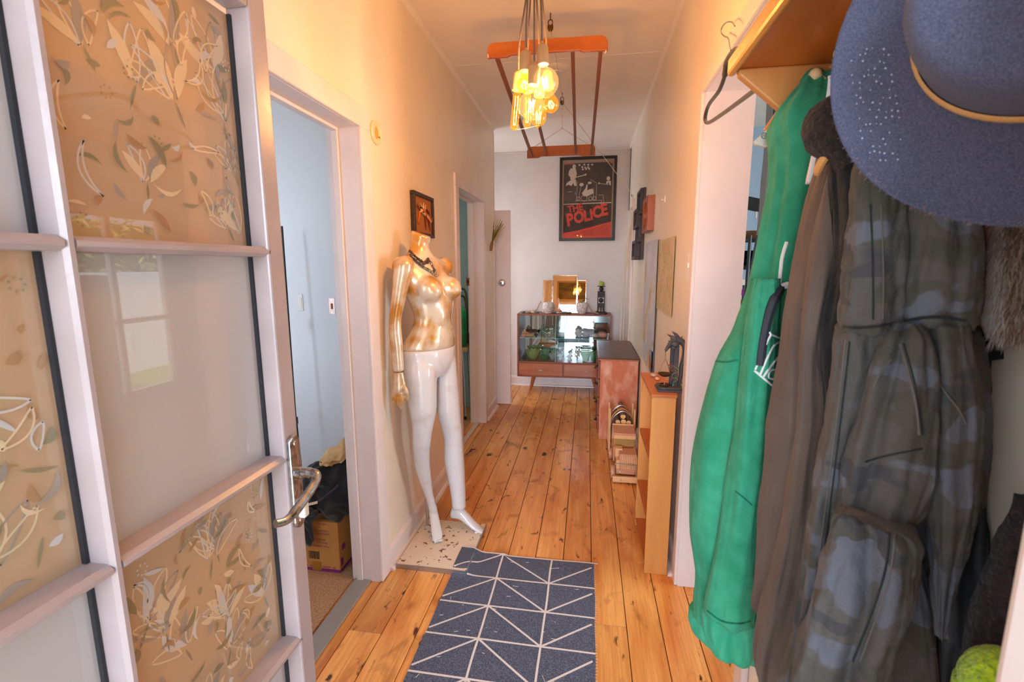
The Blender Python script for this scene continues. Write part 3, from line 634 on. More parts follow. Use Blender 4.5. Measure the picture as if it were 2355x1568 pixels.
for k, (bx, by) in enumerate(((1426, 785), (1433, 785), (1447, 780))):
    e = at(bx, by, y=4.83); mid = at((1436, 1440, 1446)[k], 600 + k * 12, y=4.84)
    MB().tube(spline([cl, V(cl.x - 0.002 + 0.004 * k, 4.845, 1.9), mid, e], 6), 0.0042, 6).build('rope_fall', ROPE, air, smooth=True)
MB().ball(at(1443, 602, y=4.84), (0.012, 0.01, 0.035), 8, 6).build('rope_knot', ROPE, air, smooth=True)
# small ceiling rose further down the hall
cr = thing('ceiling_rose', 'small round white ceiling plate behind the airer', 'ceiling rose', at(1280, 157, z=H))
MB().lathe([(0.085, 0), (0.085, -0.006), (0.07, -0.016), (0.02, -0.02), (0.0, -0.02)], at(1280, 157, z=H), 24).build('plate', WHITEP, cr, smooth=True)
MB().lathe([(0.03, -0.019), (0.028, -0.026), (0.0, -0.027)], at(1280, 157, z=H), 16).build('cap', WHITEP, cr, smooth=True)

# ------------------------------------------------------------------ mannequin
YM = 2.2
FD = V(0.89, -0.455, 0).normalized(); RD = V(FD.y, -FD.x, 0)          # facing, her right
PEARL = M('pearl and gold mannequin paint', rgb(232, 222, 202), 0.26, metal=0.3, col2=rgb(204, 148, 66), nscale=9, ndetail=3, ramp=(0.40, 0.60), coat=0.6, bump=0.02, bscale=25)
MWHITE = M('white mannequin gloss', rgb(220, 220, 224), 0.24, col2=rgb(206, 202, 200), nscale=14, ramp=(0.55, 0.75), coat=0.5)
man = thing('mannequin', 'headless female mannequin with gold torso and white legs wearing necklaces', 'mannequin', (-0.73, 2.2, 0))
def ell(c, a, b, n=24, axl=RD, axf=FD, tilt=0.0):
    return [c + axl * (a * math.cos(2 * PI * i / n)) + axf * (b * math.sin(2 * PI * i / n)) + V(0, 0, tilt * math.cos(2 * PI * i / n)) for i in range(n)]
def remesh(o, vox, it=6):
    r = o.modifiers.new('remesh', 'REMESH'); r.mode = 'VOXEL'; r.voxel_size = vox; r.use_smooth_shade = True
    s = o.modifiers.new('smooth', 'SMOOTH'); s.iterations = it; s.factor = 0.5
def cen(px, py, y=YM): return at(px, py, y=y)
m = MB()
rows_ = [(800, 987, 0.158, 0.102), (780, 990, 0.146, 0.098), (762, 994, 0.127, 0.088), (741, 996, 0.109, 0.075), (728, 997, 0.105, 0.074), (705, 995, 0.118, 0.084),
         (685, 990, 0.130, 0.090), (660, 985, 0.140, 0.090), (640, 981, 0.145, 0.084), (622, 977, 0.150, 0.070), (608, 973, 0.150, 0.058), (597, 970, 0.118, 0.054), (588, 967, 0.078, 0.052), (576, 965, 0.056, 0.050)]
m.loft([ell(cen(px, py), a, b) for py, px, a, b in rows_])
nk = []
for k, (px, py, rr) in enumerate(((968, 600, 0.052), (965, 576, 0.049), (964, 560, 0.046), (968, 542, 0.047), (970, 537, 0.047))):
    c = cen(px, py); nk.append([c + RD * (rr * math.cos(2 * PI * i / 20)) + FD * (rr * math.sin(2 * PI * i / 20)) + V(0, 0, (0.0 if k < 3 else 0.016) * (math.cos(2 * PI * i / 20) * 0.5 - math.sin(2 * PI * i / 20) * 1.0)) for i in range(20)])
m.loft(nk)
chest = cen(987, 664)
for sgn in (1, -1):
    q = V(0, 0, 1).rotation_difference((FD + RD * 0.28 * sgn + V(0, 0, 0.10)).normalized())
    m.ball(chest + RD * (0.066 * sgn) + FD * 0.070 + V(0, 0, 0.002), (0.060, 0.058, 0.062), 20, 12, q)
    m.ball(chest + RD * (0.068 * sgn) + FD * 0.100 + V(0, 0, -0.004), (0.040, 0.040, 0.036), 16, 10, q)
    sh = cen(975, 614) + RD * (0.140 * sgn); m.ball(sh, (0.046, 0.046, 0.05), 16, 10)
m.ball(cen(992, 725) + FD * 0.045, (0.05, 0.05, 0.09), 14, 10)
torso = o = m.build('torso', PEARL, man, smooth=True, angle=180); remesh(o, 0.0075, 10); TREES[o.name] = BVHTree.FromPolygons([tuple(q) for q in m.v], m.f)
# right arm hanging beside the hip, hand a separate piece
def limb(rows, y_of, dep=1.0, n=18):
    R_ = []
    for k, (py, l, r_) in enumerate(rows):
        y = y_of(k); a, b = at(l, py, y=y), at(r_, py, y=y); c = (a + b) / 2; w = (b - a).length / 2; vd = V(c.x, c.y, 0).normalized(); sd = V(vd.y, -vd.x, 0)
        R_.append([c + sd * (w * math.cos(2 * PI * i / n)) + vd * (w * dep * math.sin(2 * PI * i / n)) for i in range(n)])
    return R_
arm_rows = [(588, 922, 940), (594, 914, 948), (606, 908, 952), (624, 906, 950), (642, 904, 944), (662, 903, 938), (690, 900, 932), (720, 897, 925), (742, 895, 922), (765, 895, 923), (790, 898, 926), (820, 902, 927), (840, 904, 928), (854, 905.5, 928)]
ay = lambda k: 2.045 - 0.004 * k if k < 9 else 2.009 - 0.001 * (k - 9)
o = MB().loft(limb(arm_rows, ay)).build('arm', PEARL, man, smooth=True, angle=180); remesh(o, 0.006, 6)
hy0 = 2.0
m = MB(); m.loft(limb([(856, 906.5, 927), (866, 906, 929), (880, 905, 932), (895, 904, 933), (906, 905, 931)], lambda k: hy0, 0.55))
for (x0, y0), (x1, y1), (x2, y2), rr in (((908, 900), (904, 912), (903, 921), 0.0075), ((913, 902), (910, 918), (911, 931), 0.008), ((920, 903), (918, 922), (920, 938), 0.0085), ((926, 902), (925, 922), (924, 942), 0.0085), ((929, 888), (936, 902), (936, 922), 0.009)):
    m.tube(spline([at(x0, y0, y=hy0), at(x1, y1, y=hy0 - 0.012), at(x2, y2, y=hy0 + 0.004)], 4), [rr] * 7 + [rr * 0.85, rr * 0.6], 8)
o = m.build('hand', PEARL, man, smooth=True, angle=180); remesh(o, 0.0042, 2)
# pelvis and legs
m = MB()
m.loft([ell(cen(px, py), a, b) for py, px, a, b in ((797.5, 987, 0.155, 0.099), (801, 987, 0.157, 0.101), (815, 987, 0.158, 0.104), (832, 986, 0.150, 0.106), (848, 986, 0.125, 0.098), (862, 990, 0.09, 0.07))])
rl = [(822, 932, 996), (845, 930, 1003), (862, 931, 1003.5), (900, 935, 1003), (939, 942, 1003), (965, 947, 999), (984, 949, 995), (1004, 949.5, 991.5), (1018, 949, 990), (1036, 949.5, 988), (1058, 952, 988), (1085, 958, 990), (1112, 967, 993), (1140, 978, 997), (1155, 983, 1001), (1172, 986, 1006)]
ry = [2.13, 2.125, 2.12, 2.115, 2.11, 2.11, 2.11, 2.115, 2.12, 2.14, 2.16, 2.185, 2.205, 2.225, 2.235, 2.24]
m.loft(limb(rl, lambda k: ry[k], 1.05))
ll = [(822, 990, 1048), (845, 1000, 1050), (862, 1003, 1052), (900, 1003.5, 1055), (939, 1004, 1058.5), (965, 1011, 1060), (987, 1017, 1062.5), (1004, 1021, 1064), (1018, 1022.5, 1064.5), (1036, 1021.5, 1065.5), (1058, 1022, 1067.5), (1085, 1027, 1069), (1112, 1033, 1070), (1135, 1037, 1071), (1152, 1039, 1071), (1166, 1040, 1072)]
ly = [2.26, 2.26, 2.265, 2.27, 2.275, 2.28, 2.285, 2.29, 2.295, 2.30, 2.305, 2.31, 2.31, 2.31, 2.31, 2.31]
m.loft(limb(ll, lambda k: ly[k], 1.05))
def foot(pts):
    """pts: (pixel x, pixel y, hall distance, half width, half height)"""
    P = [at(a, b, y=c) for a, b, c, _, _ in pts]; d = (P[-1] - P[0]); d.z = 0; d.normalize(); sd = V(-d.y, d.x, 0); R_ = []
    for p, (_, _, _, w, h) in zip(P, pts): R_.append([p + sd * (w * math.cos(2 * PI * i / 16)) + V(0, 0, h * math.sin(2 * PI * i / 16)) for i in range(16)])
    m.loft(R_)
foot([(993, 1168, 2.26, 0.018, 0.026), (996, 1177, 2.25, 0.024, 0.040), (999, 1192, 2.232, 0.026, 0.034), (1002, 1208, 2.212, 0.029, 0.028), (1005, 1226, 2.19, 0.033, 0.020), (1006.5, 1239, 2.17, 0.031, 0.013), (1007, 1247, 2.158, 0.022, 0.008)])
foot([(1037, 1182, 2.335, 0.016, 0.024), (1043, 1176, 2.33, 0.026, 0.042), (1055, 1175, 2.325, 0.030, 0.046), (1067, 1185, 2.318, 0.030, 0.036), (1080, 1198, 2.31, 0.031, 0.026), (1093, 1210, 2.303, 0.033, 0.018), (1105, 1219.5, 2.296, 0.028, 0.012), (1112, 1224, 2.292, 0.018, 0.008)])
for P_, r_ in (([at(992, 1150, y=2.23), at(996, 1172, y=2.245), at(999, 1190, y=2.245)], [0.019, 0.024, 0.026]), ([at(1055, 1145, y=2.31), at(1054, 1166, y=2.315), at(1052, 1186, y=2.325)], [0.030, 0.026, 0.022])): m.tube(spline(P_, 4), [r_[0]] * 3 + [r_[1]] * 4 + [r_[2]] * 2, 14)
o = m.build('legs', MWHITE, man, smooth=True, angle=180); remesh(o, 0.0075, 8)
# toes
for (bx, by, byy, dirx, sp_y) in ((1006, 1239, 2.172, (0.35, -0.94, 0), 1), (1101, 1219, 2.299, (0.86, -0.5, 0), 1)):
    m = MB(); c = at(bx, by, y=byy); d = Vector(dirx).normalized(); sd = V(-d.y, d.x, 0)
    for k in range(5): m.ball(c + sd * (-0.022 + 0.0105 * k) + d * (0.012 - 0.003 * abs(k - 3.4) * 1.3) + V(0, 0, -0.003), (0.007 if k < 4 else 0.009, 0.012, 0.006), 8, 6)
    o = m.build('toes', MWHITE, man, smooth=True, angle=180); remesh(o, 0.0035, 1)
# support rod and speckled base board
pr = at(983, 1195, y=2.32)
MB().tube([V(pr.x, 2.32, 0.02), V(pr.x + 0.004, 2.31, 0.33)], 0.009, 10).build('support_rod', STEEL, man, smooth=True)
SPECK = M('chipped cream base paint', rgb(226, 212, 192), 0.5, col2=rgb(120, 76, 46), nscale=46, ndetail=3, ramp=(0.615, 0.65), bump=0.2, bscale=46)
bb = MB().box(-0.885, -0.535, 1.965, 2.385, 0.0, 0.022, Matrix.Rotation(-0.012, 3, 'Z')).build('base_board', SPECK, man, bevel=0.002)
m = MB().box(-0.887, -0.533, 1.961, 1.966, 0.0, 0.0235, Matrix.Rotation(-0.012, 3, 'Z'), (-0.71, 2.175, 0)).box(-0.536, -0.531, 1.961, 2.387, 0.0, 0.0235, Matrix.Rotation(-0.012, 3, 'Z'), (-0.71, 2.175, 0))
m.build('metal_edge', M('dull zinc', rgb(176, 178, 182), 0.35, metal=0.9), bb)
# necklaces
def chain(name, label, pts, mt, beads, r0, r1):
    P = spline(pts, 8); o = thing(name, label, 'necklace', P[len(P) // 2]); r = random.Random(len(label))
    MB().tube(P, r0, 6).build('cord', mt[0], o)
    m = MB()
    for k in range(beads):
        t = k / (beads - 1) * (len(P) - 1); i = min(int(t), len(P) - 2); p = P[i].lerp(P[i + 1], t - i); s = r1 * r.uniform(0.7, 1.3)
        m.ball(p + V(r.uniform(-1, 1), r.uniform(-1, 1), r.uniform(-1, 1)) * r0, (s, s, s * r.uniform(0.7, 1.6)), 8, 5)
    m.build('beads', mt[1], o, smooth=True)
    return o
def body(px, py, off): return onto(torso, px, py, off)
DARKB = M('dark leather cord', rgb(58, 42, 36), 0.6)
chain('cord_necklace', 'thick dark cord necklace looped round the mannequin neck', [body(942, 578, 0.004), body(948, 583, 0.008), body(957, 591, 0.009), body(967, 599, 0.009), body(977, 604, 0.009), body(983, 602, 0.008), body(984, 594, 0.004)], (DARKB, M('brown bead', rgb(92, 66, 50), 0.4)), 26, 0.0052, 0.005)
chain('bead_necklace', 'long silvery bead necklace hanging over the mannequin chest', [body(941, 582, 0.005), body(952, 592, 0.009), body(965, 604, 0.010), body(976, 615, 0.010), body(990, 624, 0.011), body(1002, 633, 0.010), body(1006, 634, 0.010), body(1004, 625, 0.010), body(996, 612, 0.009), body(989, 602, 0.005)], (DARKB, M('tarnished silver bead', rgb(176, 160, 140), 0.25, metal=0.8)), 60, 0.002, 0.0038)
chain('shell_necklace', 'shorter dark shell necklace under the silvery beads on the mannequin', [body(942, 585, 0.004), body(954, 598, 0.007), body(968, 610, 0.008), body(982, 617, 0.008), body(994, 625, 0.008), body(999, 622, 0.008), body(993, 608, 0.006), body(987, 598, 0.004)], (DARKB, M('dark shell', rgb(84, 70, 60), 0.3)), 34, 0.003, 0.0042)
# ------------------------------------------------------------------ end door leaf with knob
dl = struct(MB().box(-1.53, -0.775, 4.735, 4.770, 0.008, 1.998).build('door_2', TRIM, bevel=0.003), 'plain white door standing ajar at the end of the left wall')
kn = at(1155, 650, y=4.735)
k = MB().lathe([(0.036, 0), (0.036, 0.004), (0.030, 0.008), (0.014, 0.010), (0.013, 0.030), (0.026, 0.038), (0.030, 0.050), (0.026, 0.060), (0.010, 0.064), (0, 0.064)], (kn.x, 4.735, kn.z), 24, (0, -1, 0)).build('door_knob', STEEL, dl, smooth=True)
MB().lathe([(0.009, 0), (0.008, 0.002), (0.0, 0.002)], (kn.x, 4.672, kn.z), 12, (0, -1, 0)).build('keyhole', M('dark metal', rgb(60, 56, 54), 0.4, metal=0.8), k)
MB().box(-0.776, -0.7735, 4.743, 4.762, kn.z - 0.03, kn.z + 0.03).build('latch_plate', STEEL, dl)

# ------------------------------------------------------------------ concert poster
PX0, PX1, PZ0, PZ1 = -0.341, 0.295, 1.735, 2.66; PY = YB - 0.002
ps = thing('framed_poster', 'black framed concert poster with red lettering on the end wall', 'poster', (-0.02, PY, PZ0))
BLKF = M('black frame', rgb(34, 28, 26), 0.4)
fw_ = 0.030
MB().box(PX0, PX1, PY - 0.025, PY, PZ1 - fw_, PZ1).build('frame_bar', BLKF, ps, bevel=0.003); MB().box(PX0, PX1, PY - 0.025, PY, PZ0, PZ0 + fw_).build('frame_bar', BLKF, ps, bevel=0.003)
MB().box(PX0, PX0 + fw_, PY - 0.025, PY, PZ0 + fw_, PZ1 - fw_).build('frame_bar', BLKF, ps, bevel=0.003); MB().box(PX1 - fw_, PX1, PY - 0.025, PY, PZ0 + fw_, PZ1 - fw_).build('frame_bar', BLKF, ps, bevel=0.003)
MB().box(PX0 + fw_, PX1 - fw_, PY - 0.010, PY, PZ0 + fw_, PZ1 - fw_).build('mat_board', M('tan mat board', rgb(168, 142, 116), 0.8), ps)
a0, a1, b0, b1 = PX0 + fw_ + 0.018, PX1 - fw_ - 0.018, PZ0 + fw_ + 0.004, PZ1 - fw_ - 0.035
sheet = MB().box(a0, a1, PY - 0.012, PY - 0.010, b0, b1).build('poster_sheet', M('poster dark print', rgb(58, 46, 42), 0.6, col2=rgb(70, 56, 50), nscale=9), ps)
RED = M('poster red ink', rgb(222, 78, 62), 0.6); PALE = M('poster pale ink', rgb(206, 192, 180), 0.6)
yp = PY - 0.0125; pw, ph = a1 - a0, b1 - b0
def PP(u, v): return V(a0 + pw * u, yp, b0 + ph * v)
def shape(m, pts): m.prism([(a0 + pw * u, b0 + ph * v) for u, v in pts], (0, 0.0006, 0), (0, yp, 0))
for sh in ([(0, 0.0), (1, 0.0), (1, 0.215), (0.3, 0.10), (0, 0.07)], [(0, 0.985), (0.22, 0.99), (0.2, 0.997), (0, 1)], [(0.93, 0.985), (1, 0.98), (1, 1), (0.96, 1)]):
    m = MB(); shape(m, sh); m.build('red_print', RED, sheet)
m = MB(); shape(m, [(0.0, 0.452), (1, 0.462), (1, 0.475), (0.0, 0.463)]); m.build('white_band', PALE, sheet)
# stage scene in pale ink: lamps, two standing players, drum kit
m = MB()
def disc(u, v, ru, n=12, asp=1.0): m.prism([(a0 + pw * u + ru * math.cos(2 * PI * k / n), b0 + ph * v + ru * asp * math.sin(2 * PI * k / n)) for k in range(n)], (0, 0.0005, 0), (0, yp - 0.0001, 0))
def line(p, q, w): m.bar(PP(*p), PP(*q), w, 0.0005, (0, 1, 0))
for u, v in ((0.32, 0.972), (0.42, 0.975), (0.5, 0.972), (0.58, 0.972), (0.38, 0.945), (0.44, 0.935), (0.5, 0.94), (0.39, 0.915), (0.46, 0.918), (0.52, 0.92)): disc(u, v, 0.011)
# leaping guitarist, generic
disc(0.21, 0.955, 0.020, 12, 1.2)
shape(m, [(0.13, 0.93), (0.24, 0.935), (0.27, 0.86), (0.24, 0.79), (0.15, 0.79), (0.11, 0.85)]); shape(m, [(0.15, 0.78), (0.25, 0.785), (0.27, 0.70), (0.22, 0.70), (0.2, 0.74), (0.16, 0.70), (0.10, 0.72), (0.04, 0.70), (0.06, 0.74)])
line((0.16, 0.80), (0.46, 0.845), 0.010); disc(0.18, 0.80, 0.025, 10, 0.8); disc(0.45, 0.845, 0.011); line((0.12, 0.91), (0.10, 0.85), 0.010); line((0.10, 0.85), (0.16, 0.81), 0.010)
# bassist at the right
disc(0.92, 0.785, 0.020, 12, 1.2); shape(m, [(0.88, 0.75), (0.97, 0.755), (0.98, 0.69), (0.95, 0.70), (0.93, 0.73), (0.88, 0.71)]); line((0.72, 0.725), (0.93, 0.705), 0.006); disc(0.73, 0.727, 0.010)
# drum kit, stands and riser
disc(0.37, 0.715, 0.024, 14, 0.8); disc(0.54, 0.735, 0.022, 14, 0.6)
for c in ((0.43, 0.535, 0.034), (0.31, 0.53, 0.02), (0.56, 0.53, 0.02), (0.64, 0.53, 0.02)):
    P_ = [V(a0 + pw * c[0] + c[2] * math.cos(t), yp - 0.0002, b0 + ph * c[1] + c[2] * math.sin(t)) for t in [2 * PI * k / 16 for k in range(17)]]
    for p, q in zip(P_[:-1], P_[1:]): m.bar(p, q, 0.004, 0.0004, (0, 1, 0))
shape(m, [(0.38, 0.6), (0.45, 0.66), (0.48, 0.72), (0.5, 0.71), (0.49, 0.64), (0.6, 0.66), (0.63, 0.6), (0.5, 0.56), (0.42, 0.56)])
for p, q in (((0.36, 0.70), (0.31, 0.51)), ((0.28, 0.76), (0.27, 0.50)), ((0.68, 0.72), (0.68, 0.50)), ((0.55, 0.78), (0.68, 0.73)), ((0.62, 0.67), (0.62, 0.5)), ((0.24, 0.5), (0.80, 0.502)), ((0.79, 0.5), (0.78, 0.47)), ((0.82, 0.57), (0.84, 0.47)), ((0.72, 0.57), (0.82, 0.57)), ((0.09, 0.625), (0.18, 0.625)), ((0.24, 0.62), (0.25, 0.58))): line(p, q, 0.0035)
o = m.build('stage_print', PALE, sheet); o['kind'] = 'stuff'
dr = V(0.958, 0, 0.287).normalized(); du = V(-0.287, 0, 0.958).normalized()
text('THE', 'red_lettering', 0.105, PP(0.10, 0.345), V(0.985, 0, 0.17), V(-0.17, 0, 0.985), RED, sheet, 0.0006, sx=0.9, bold=0.0035)
for ch, u, v, s in (('P', 0.085, 0.165, 0.185), ('O', 0.235, 0.195, 0.18), ('L', 0.445, 0.225, 0.165), ('I', 0.575, 0.245, 0.16), ('C', 0.625, 0.262, 0.175), ('E', 0.80, 0.295, 0.18)):
    text(ch, 'red_lettering', s, PP(u, v), V(0.97, 0, 0.22), V(-0.15, 0, 0.99), RED, sheet, 0.0006, sx=0.82, bold=0.008)
# small print bars of the red panel (too small to read in the photograph)
m = MB(); r = random.Random(5)
for k in range(7):
    v = 0.15 - k * 0.019
    u = 0.42 if k < 2 else 0.2
    while u < 0.93:
        w = r.uniform(0.03, 0.1); 
        if v < 0.02 + 0.17 * u: m.bar(PP(u, v), PP(min(u + w, 0.95), v + 0.006), 0.003, 0.0004, (0, 1, 0))
        u += w + 0.015
o = m.build('small_print', M('dark ink', rgb(90, 40, 36), 0.6), sheet); o['kind'] = 'stuff'
MB().box(PX0 + fw_, PX1 - fw_, PY - 0.017, PY - 0.0155, PZ0 + fw_, PZ1 - fw_).build('glazing', glassy('picture glass', (0.97, 0.97, 0.97, 1)), ps)

# ------------------------------------------------------------------ small framed collage on the left wall
pc = thing('framed_collage', 'small dark framed tan collage of a spiky figure above the mannequin', 'picture', (XL, 2.57, 1.61))
y0, y1, z0, z1 = 2.415, 2.735, 1.613, 1.842; DKW = wood('dark brown frame', rgb(72, 54, 40), rgb(52, 38, 28), 'Y', 20, 0.5)
for bx in ((y0, y1, z1 - 0.02, z1), (y0, y1, z0, z0 + 0.02), (y0, y0 + 0.02, z0 + 0.02, z1 - 0.02), (y1 - 0.02, y1, z0 + 0.02, z1 - 0.02)): MB().box(XL + 0.001, XL + 0.026, *bx).build('frame_bar', DKW, pc, bevel=0.003)
MB().box(XL + 0.001, XL + 0.012, y0 + 0.02, y1 - 0.02, z0 + 0.02, z1 - 0.02).build('backing', M('tan paper', rgb(176, 116, 66), 0.8), pc)
m = MB(); r = random.Random(9)
def cpt(u, v): return V(XL + 0.016 + r.uniform(0, 0.006), y0 + (y1 - y0) * u, z0 + (z1 - z0) * v)
for s in (((0.35, 0.6), (0.62, 0.5), 0.011, 0), ((0.45, 0.62), (0.75, 0.42), 0.012, 1), ((0.55, 0.5), (0.58, 0.16), 0.005, 2), ((0.72, 0.42), (0.82, 0.16), 0.005, 2), ((0.62, 0.52), (0.86, 0.38), 0.008, 0), ((0.3, 0.55), (0.2, 0.32), 0.006, 1), ((0.2, 0.32), (0.26, 0.25), 0.004, 1), ((0.3, 0.6), (0.12, 0.68), 0.004, 2), ((0.66, 0.66), (0.82, 0.55), 0.007, 2), ((0.86, 0.38), (0.92, 0.5), 0.004, 1), ((0.4, 0.66), (0.34, 0.78), 0.004, 0), ((0.46, 0.66), (0.48, 0.8), 0.005, 0), ((0.55, 0.66), (0.6, 0.78), 0.004, 0), ((0.25, 0.66), (0.16, 0.74), 0.003, 2), ((0.4, 0.55), (0.36, 0.68), 0.013, 3)):
    m.mat(s[3]).tube([cpt(*s[0]), cpt((s[0][0] + s[1][0]) / 2 + 0.02, (s[0][1] + s[1][1]) / 2), cpt(*s[1])], [s[2], s[2] * 0.8, s[2] * 0.3], 7)
m.build('collage_figure', [M('cream husk', rgb(232, 206, 160), 0.5), M('orange husk', rgb(214, 112, 40), 0.5), M('rust twig', rgb(120, 48, 24), 0.6), M('dark seed', rgb(54, 40, 36), 0.5)], pc, smooth=True)
# round wall ornament
rd = thing('wall_disc', 'small round cream wall plaque beside the near doorway', 'wall plaque', (XL, 2.03, 2.02))
MB().lathe([(0.050, 0), (0.050, 0.006), (0.046, 0.009), (0.043, 0.005), (0.0, 0.005)], (XL + 0.001, 2.03, 2.022), 28, (1, 0, 0)).build('plate', M('cream ceramic', rgb(238, 214, 176), 0.3), rd, smooth=True)
MB().ball((XL + 0.006, 2.032, 2.022), (0.003, 0.019, 0.026), 14, 8).build('relief', M('gold relief', rgb(222, 168, 84), 0.4), rd, smooth=True)
MB().tube([(XL + 0.008, 2.046, 2.006), (XL + 0.009, 2.056, 2.012), (XL + 0.008, 2.060, 2.004)], 0.0018, 6).build('hook', BRASS, rd)
# dried grass bunch on the corner
gr = thing('grass_bunch', 'tied bunch of dry yellow-green grass hung at the wall corner', 'dried grass', at(1130, 577, y=4.42))
r = random.Random(2); tie = at(1131.5, 560, y=4.42); GR = [M('dry grass yellow', rgb(196, 164, 66), 0.6), M('dry grass green', rgb(120, 128, 56), 0.6), M('dry grass dark', rgb(96, 84, 44), 0.7)]
for k in range(15):
    e = at(r.choice((r.uniform(1134, 1147), r.uniform(1145, 1163))), r.uniform(498, 528), y=4.42 + r.uniform(-0.03, 0.02))
    mid = tie.lerp(e, 0.5) + V(r.uniform(-0.008, 0.008), r.uniform(-0.01, 0.01), 0.01)
    MB().tube(spline([tie - V(0, 0, 0.02), tie, mid, e], 4), [0.004] * 4 + [0.0045] * 4 + [0.003] * 4 + [0.001], 5).build('grass_blade', GR[k % 3], gr)
MB().tube([at(1129, 577, y=4.42), at(1130, 566, y=4.42), at(1132, 556, y=4.42)], [0.012, 0.015, 0.013], 10).build('twine_wrap', M('twine', rgb(150, 110, 62), 0.9, bump=0.5, bscale=200), gr, smooth=True)

# ------------------------------------------------------------------ display cabinet
TEAK = wood('teak veneer', rgb(186, 114, 76), rgb(156, 88, 56), 'X', 14, 0.4, coat=0.15)
TEAKD = wood('teak edge', rgb(146, 82, 50), rgb(118, 62, 38), 'X', 16, 0.4)
CX0, CX1, CY0, CY1, CZ0, CZ1 = -0.785, 0.272, 5.27, 5.575, 0.182, 0.915
cab = thing('display_cabinet', 'low teak display cabinet with sliding glass doors and two drawers', 'cabinet', (-0.25, 5.42, 0))
MB().box(CX0, CX1, CY0 - 0.004, CY1, CZ1 - 0.018, CZ1).build('top_panel', TEAKD, cab, bevel=0.002)
MB().box(CX0, CX1, CY0, CY1, CZ0, CZ0 + 0.018).build('bottom_panel', TEAKD, cab, bevel=0.002)
for x in (CX0, CX1 - 0.018): MB().box(x, x + 0.018, CY0, CY1, CZ0 + 0.018, CZ1 - 0.018).build('side_panel', TEAKD, cab, bevel=0.002)
MB().box(CX0 + 0.018, CX1 - 0.018, CY0, CY1, 0.345, 0.362).build('middle_panel', TEAKD, cab, bevel=0.002)
MB().box(-0.262, -0.246, CY0, CY1 - 0.02, CZ0 + 0.018, 0.345).build('drawer_divider', TEAKD, cab)
MB().box(CX0 + 0.018, CX1 - 0.018, CY1 - 0.012, CY1 - 0.004, 0.362, CZ1 - 0.018).build('mirror_back', M('cabinet mirror', rgb(205, 214, 222), 0.02, metal=1.0), cab)
MB().box(CX0 + 0.018, CX1 - 0.018, CY1 - 0.004, CY1, CZ0 + 0.018, CZ1 - 0.018).build('back_panel', TEAKD, cab)
for a, b in ((CX0 + 0.020, -0.264), (-0.244, CX1 - 0.020)):
    d = MB().box(a, b, CY0 - 0.002, CY0 + 0.016, CZ0 + 0.020, 0.343).build('drawer', TEAK, cab, bevel=0.002)
    c = (a + b) / 2; m = MB(); m.lathe([(0.028, 0), (0.026, 0.003), (0.010, 0.006), (0.0, 0.014)], (c, CY0 - 0.002, 0.262), 12, (0, -1, 0))
    h = MB()
    for k in range(7): h.ball((c + (k - 3) * 0.0085, CY0 - 0.010, 0.263 + 0.004 * math.cos(k * 1.4)), (0.006, 0.006, 0.010 - abs(k - 3) * 0.0016), 8, 6)
    h.build('handle', M('silver handle', rgb(216, 212, 206), 0.3, metal=0.8), d, smooth=True)
GLD = glassy('cabinet glass', (0.93, 0.97, 0.96, 1)); GLE = M('green glass edge', rgb(150, 205, 190), 0.1, coat=0.5)
for a, b, y in ((CX0 + 0.02, -0.245, CY0 + 0.030), (-0.345, CX1 - 0.02, CY0 + 0.018)):
    g = MB().box(a, b, y - 0.002, y + 0.002, 0.364, CZ1 - 0.02).build('glass_door', GLD, cab)
    x = b if y > CY0 + 0.02 else a
    MB().box(x - 0.002, x + 0.002, y - 0.0022, y + 0.0022, 0.364, CZ1 - 0.02).build('glass_edge', GLE, g)
sf = MB().box(CX0 + 0.02, CX1 - 0.02, CY0 + 0.05, CY1 - 0.02, 0.628, 0.634).build('glass_shelf', GLD, cab)
MB().box(CX0 + 0.02, CX1 - 0.02, CY0 + 0.047, CY0 + 0.050, 0.628, 0.634).build('shelf_edge', GLE, sf)
for sx, x in ((-1, -0.60), (1, 0.085)):
    for sy, y in ((-1, 5.36), (1, 5.52)):
        MB().tube([(x, y, CZ0 + 0.002), (x + sx * 0.042, y + sy * 0.02, 0.0)], [0.023, 0.010], 14).build('leg', wood('orange leg', rgb(188, 104, 52), rgb(160, 84, 40), 'Z', 20, 0.35), cab, smooth=True)
# --- things in the cabinet
BZ, SZ = 0.3625, 0.6345
GG = [frosted('pale green glass', rgb(176, 214, 172), 0.5, 0.5), frosted('bottle green glass', rgb(76, 172, 104), 0.5, 0.4), frosted('white glass', rgb(224, 234, 230), 0.5, 0.55), frosted('yellow green glass', rgb(206, 222, 150), 0.5, 0.42)]
JADE = M('jade glass', rgb(120, 186, 140), 0.15, coat=0.6, ss=0.2)
def fluted(name, label, cat, x, y, z, r0, r1, h, mt, n=12, group=None, wav=0.10):
    m = MB(); prof = [(r0 * 0.55, 0.0), (r0, 0.004), (r0 + (r1 - r0) * 0.5, h * 0.45), (r1, h)]; R_ = []; S = n * 4
    for rr, zz in prof: R_.append([V(x + rr * (1 + wav * (zz / h) * math.cos(n * t)) * math.cos(t), y + rr * (1 + wav * (zz / h) * math.cos(n * t)) * math.sin(t), z + zz + 0.006 * (zz / h) * math.cos(n * t)) for t in [2 * PI * i / S for i in range(S)]])
    m.loft(R_, False); m.loft([R_[0][::-1], [V(x + (q.x - x) * 0.9, y + (q.y - y) * 0.9, z + 0.004) for q in R_[0]][::-1]], False)
    In = [[V(x + (q.x - x) * 0.94, y + (q.y - y) * 0.94, q.z + 0.003) for q in rr] for rr in R_]; m.loft([rr[::-1] for rr in In], False); m.loft([R_[-1], In[-1]], False)
    return tag(m.build(name, mt, smooth=True, angle=180), label, cat, group)
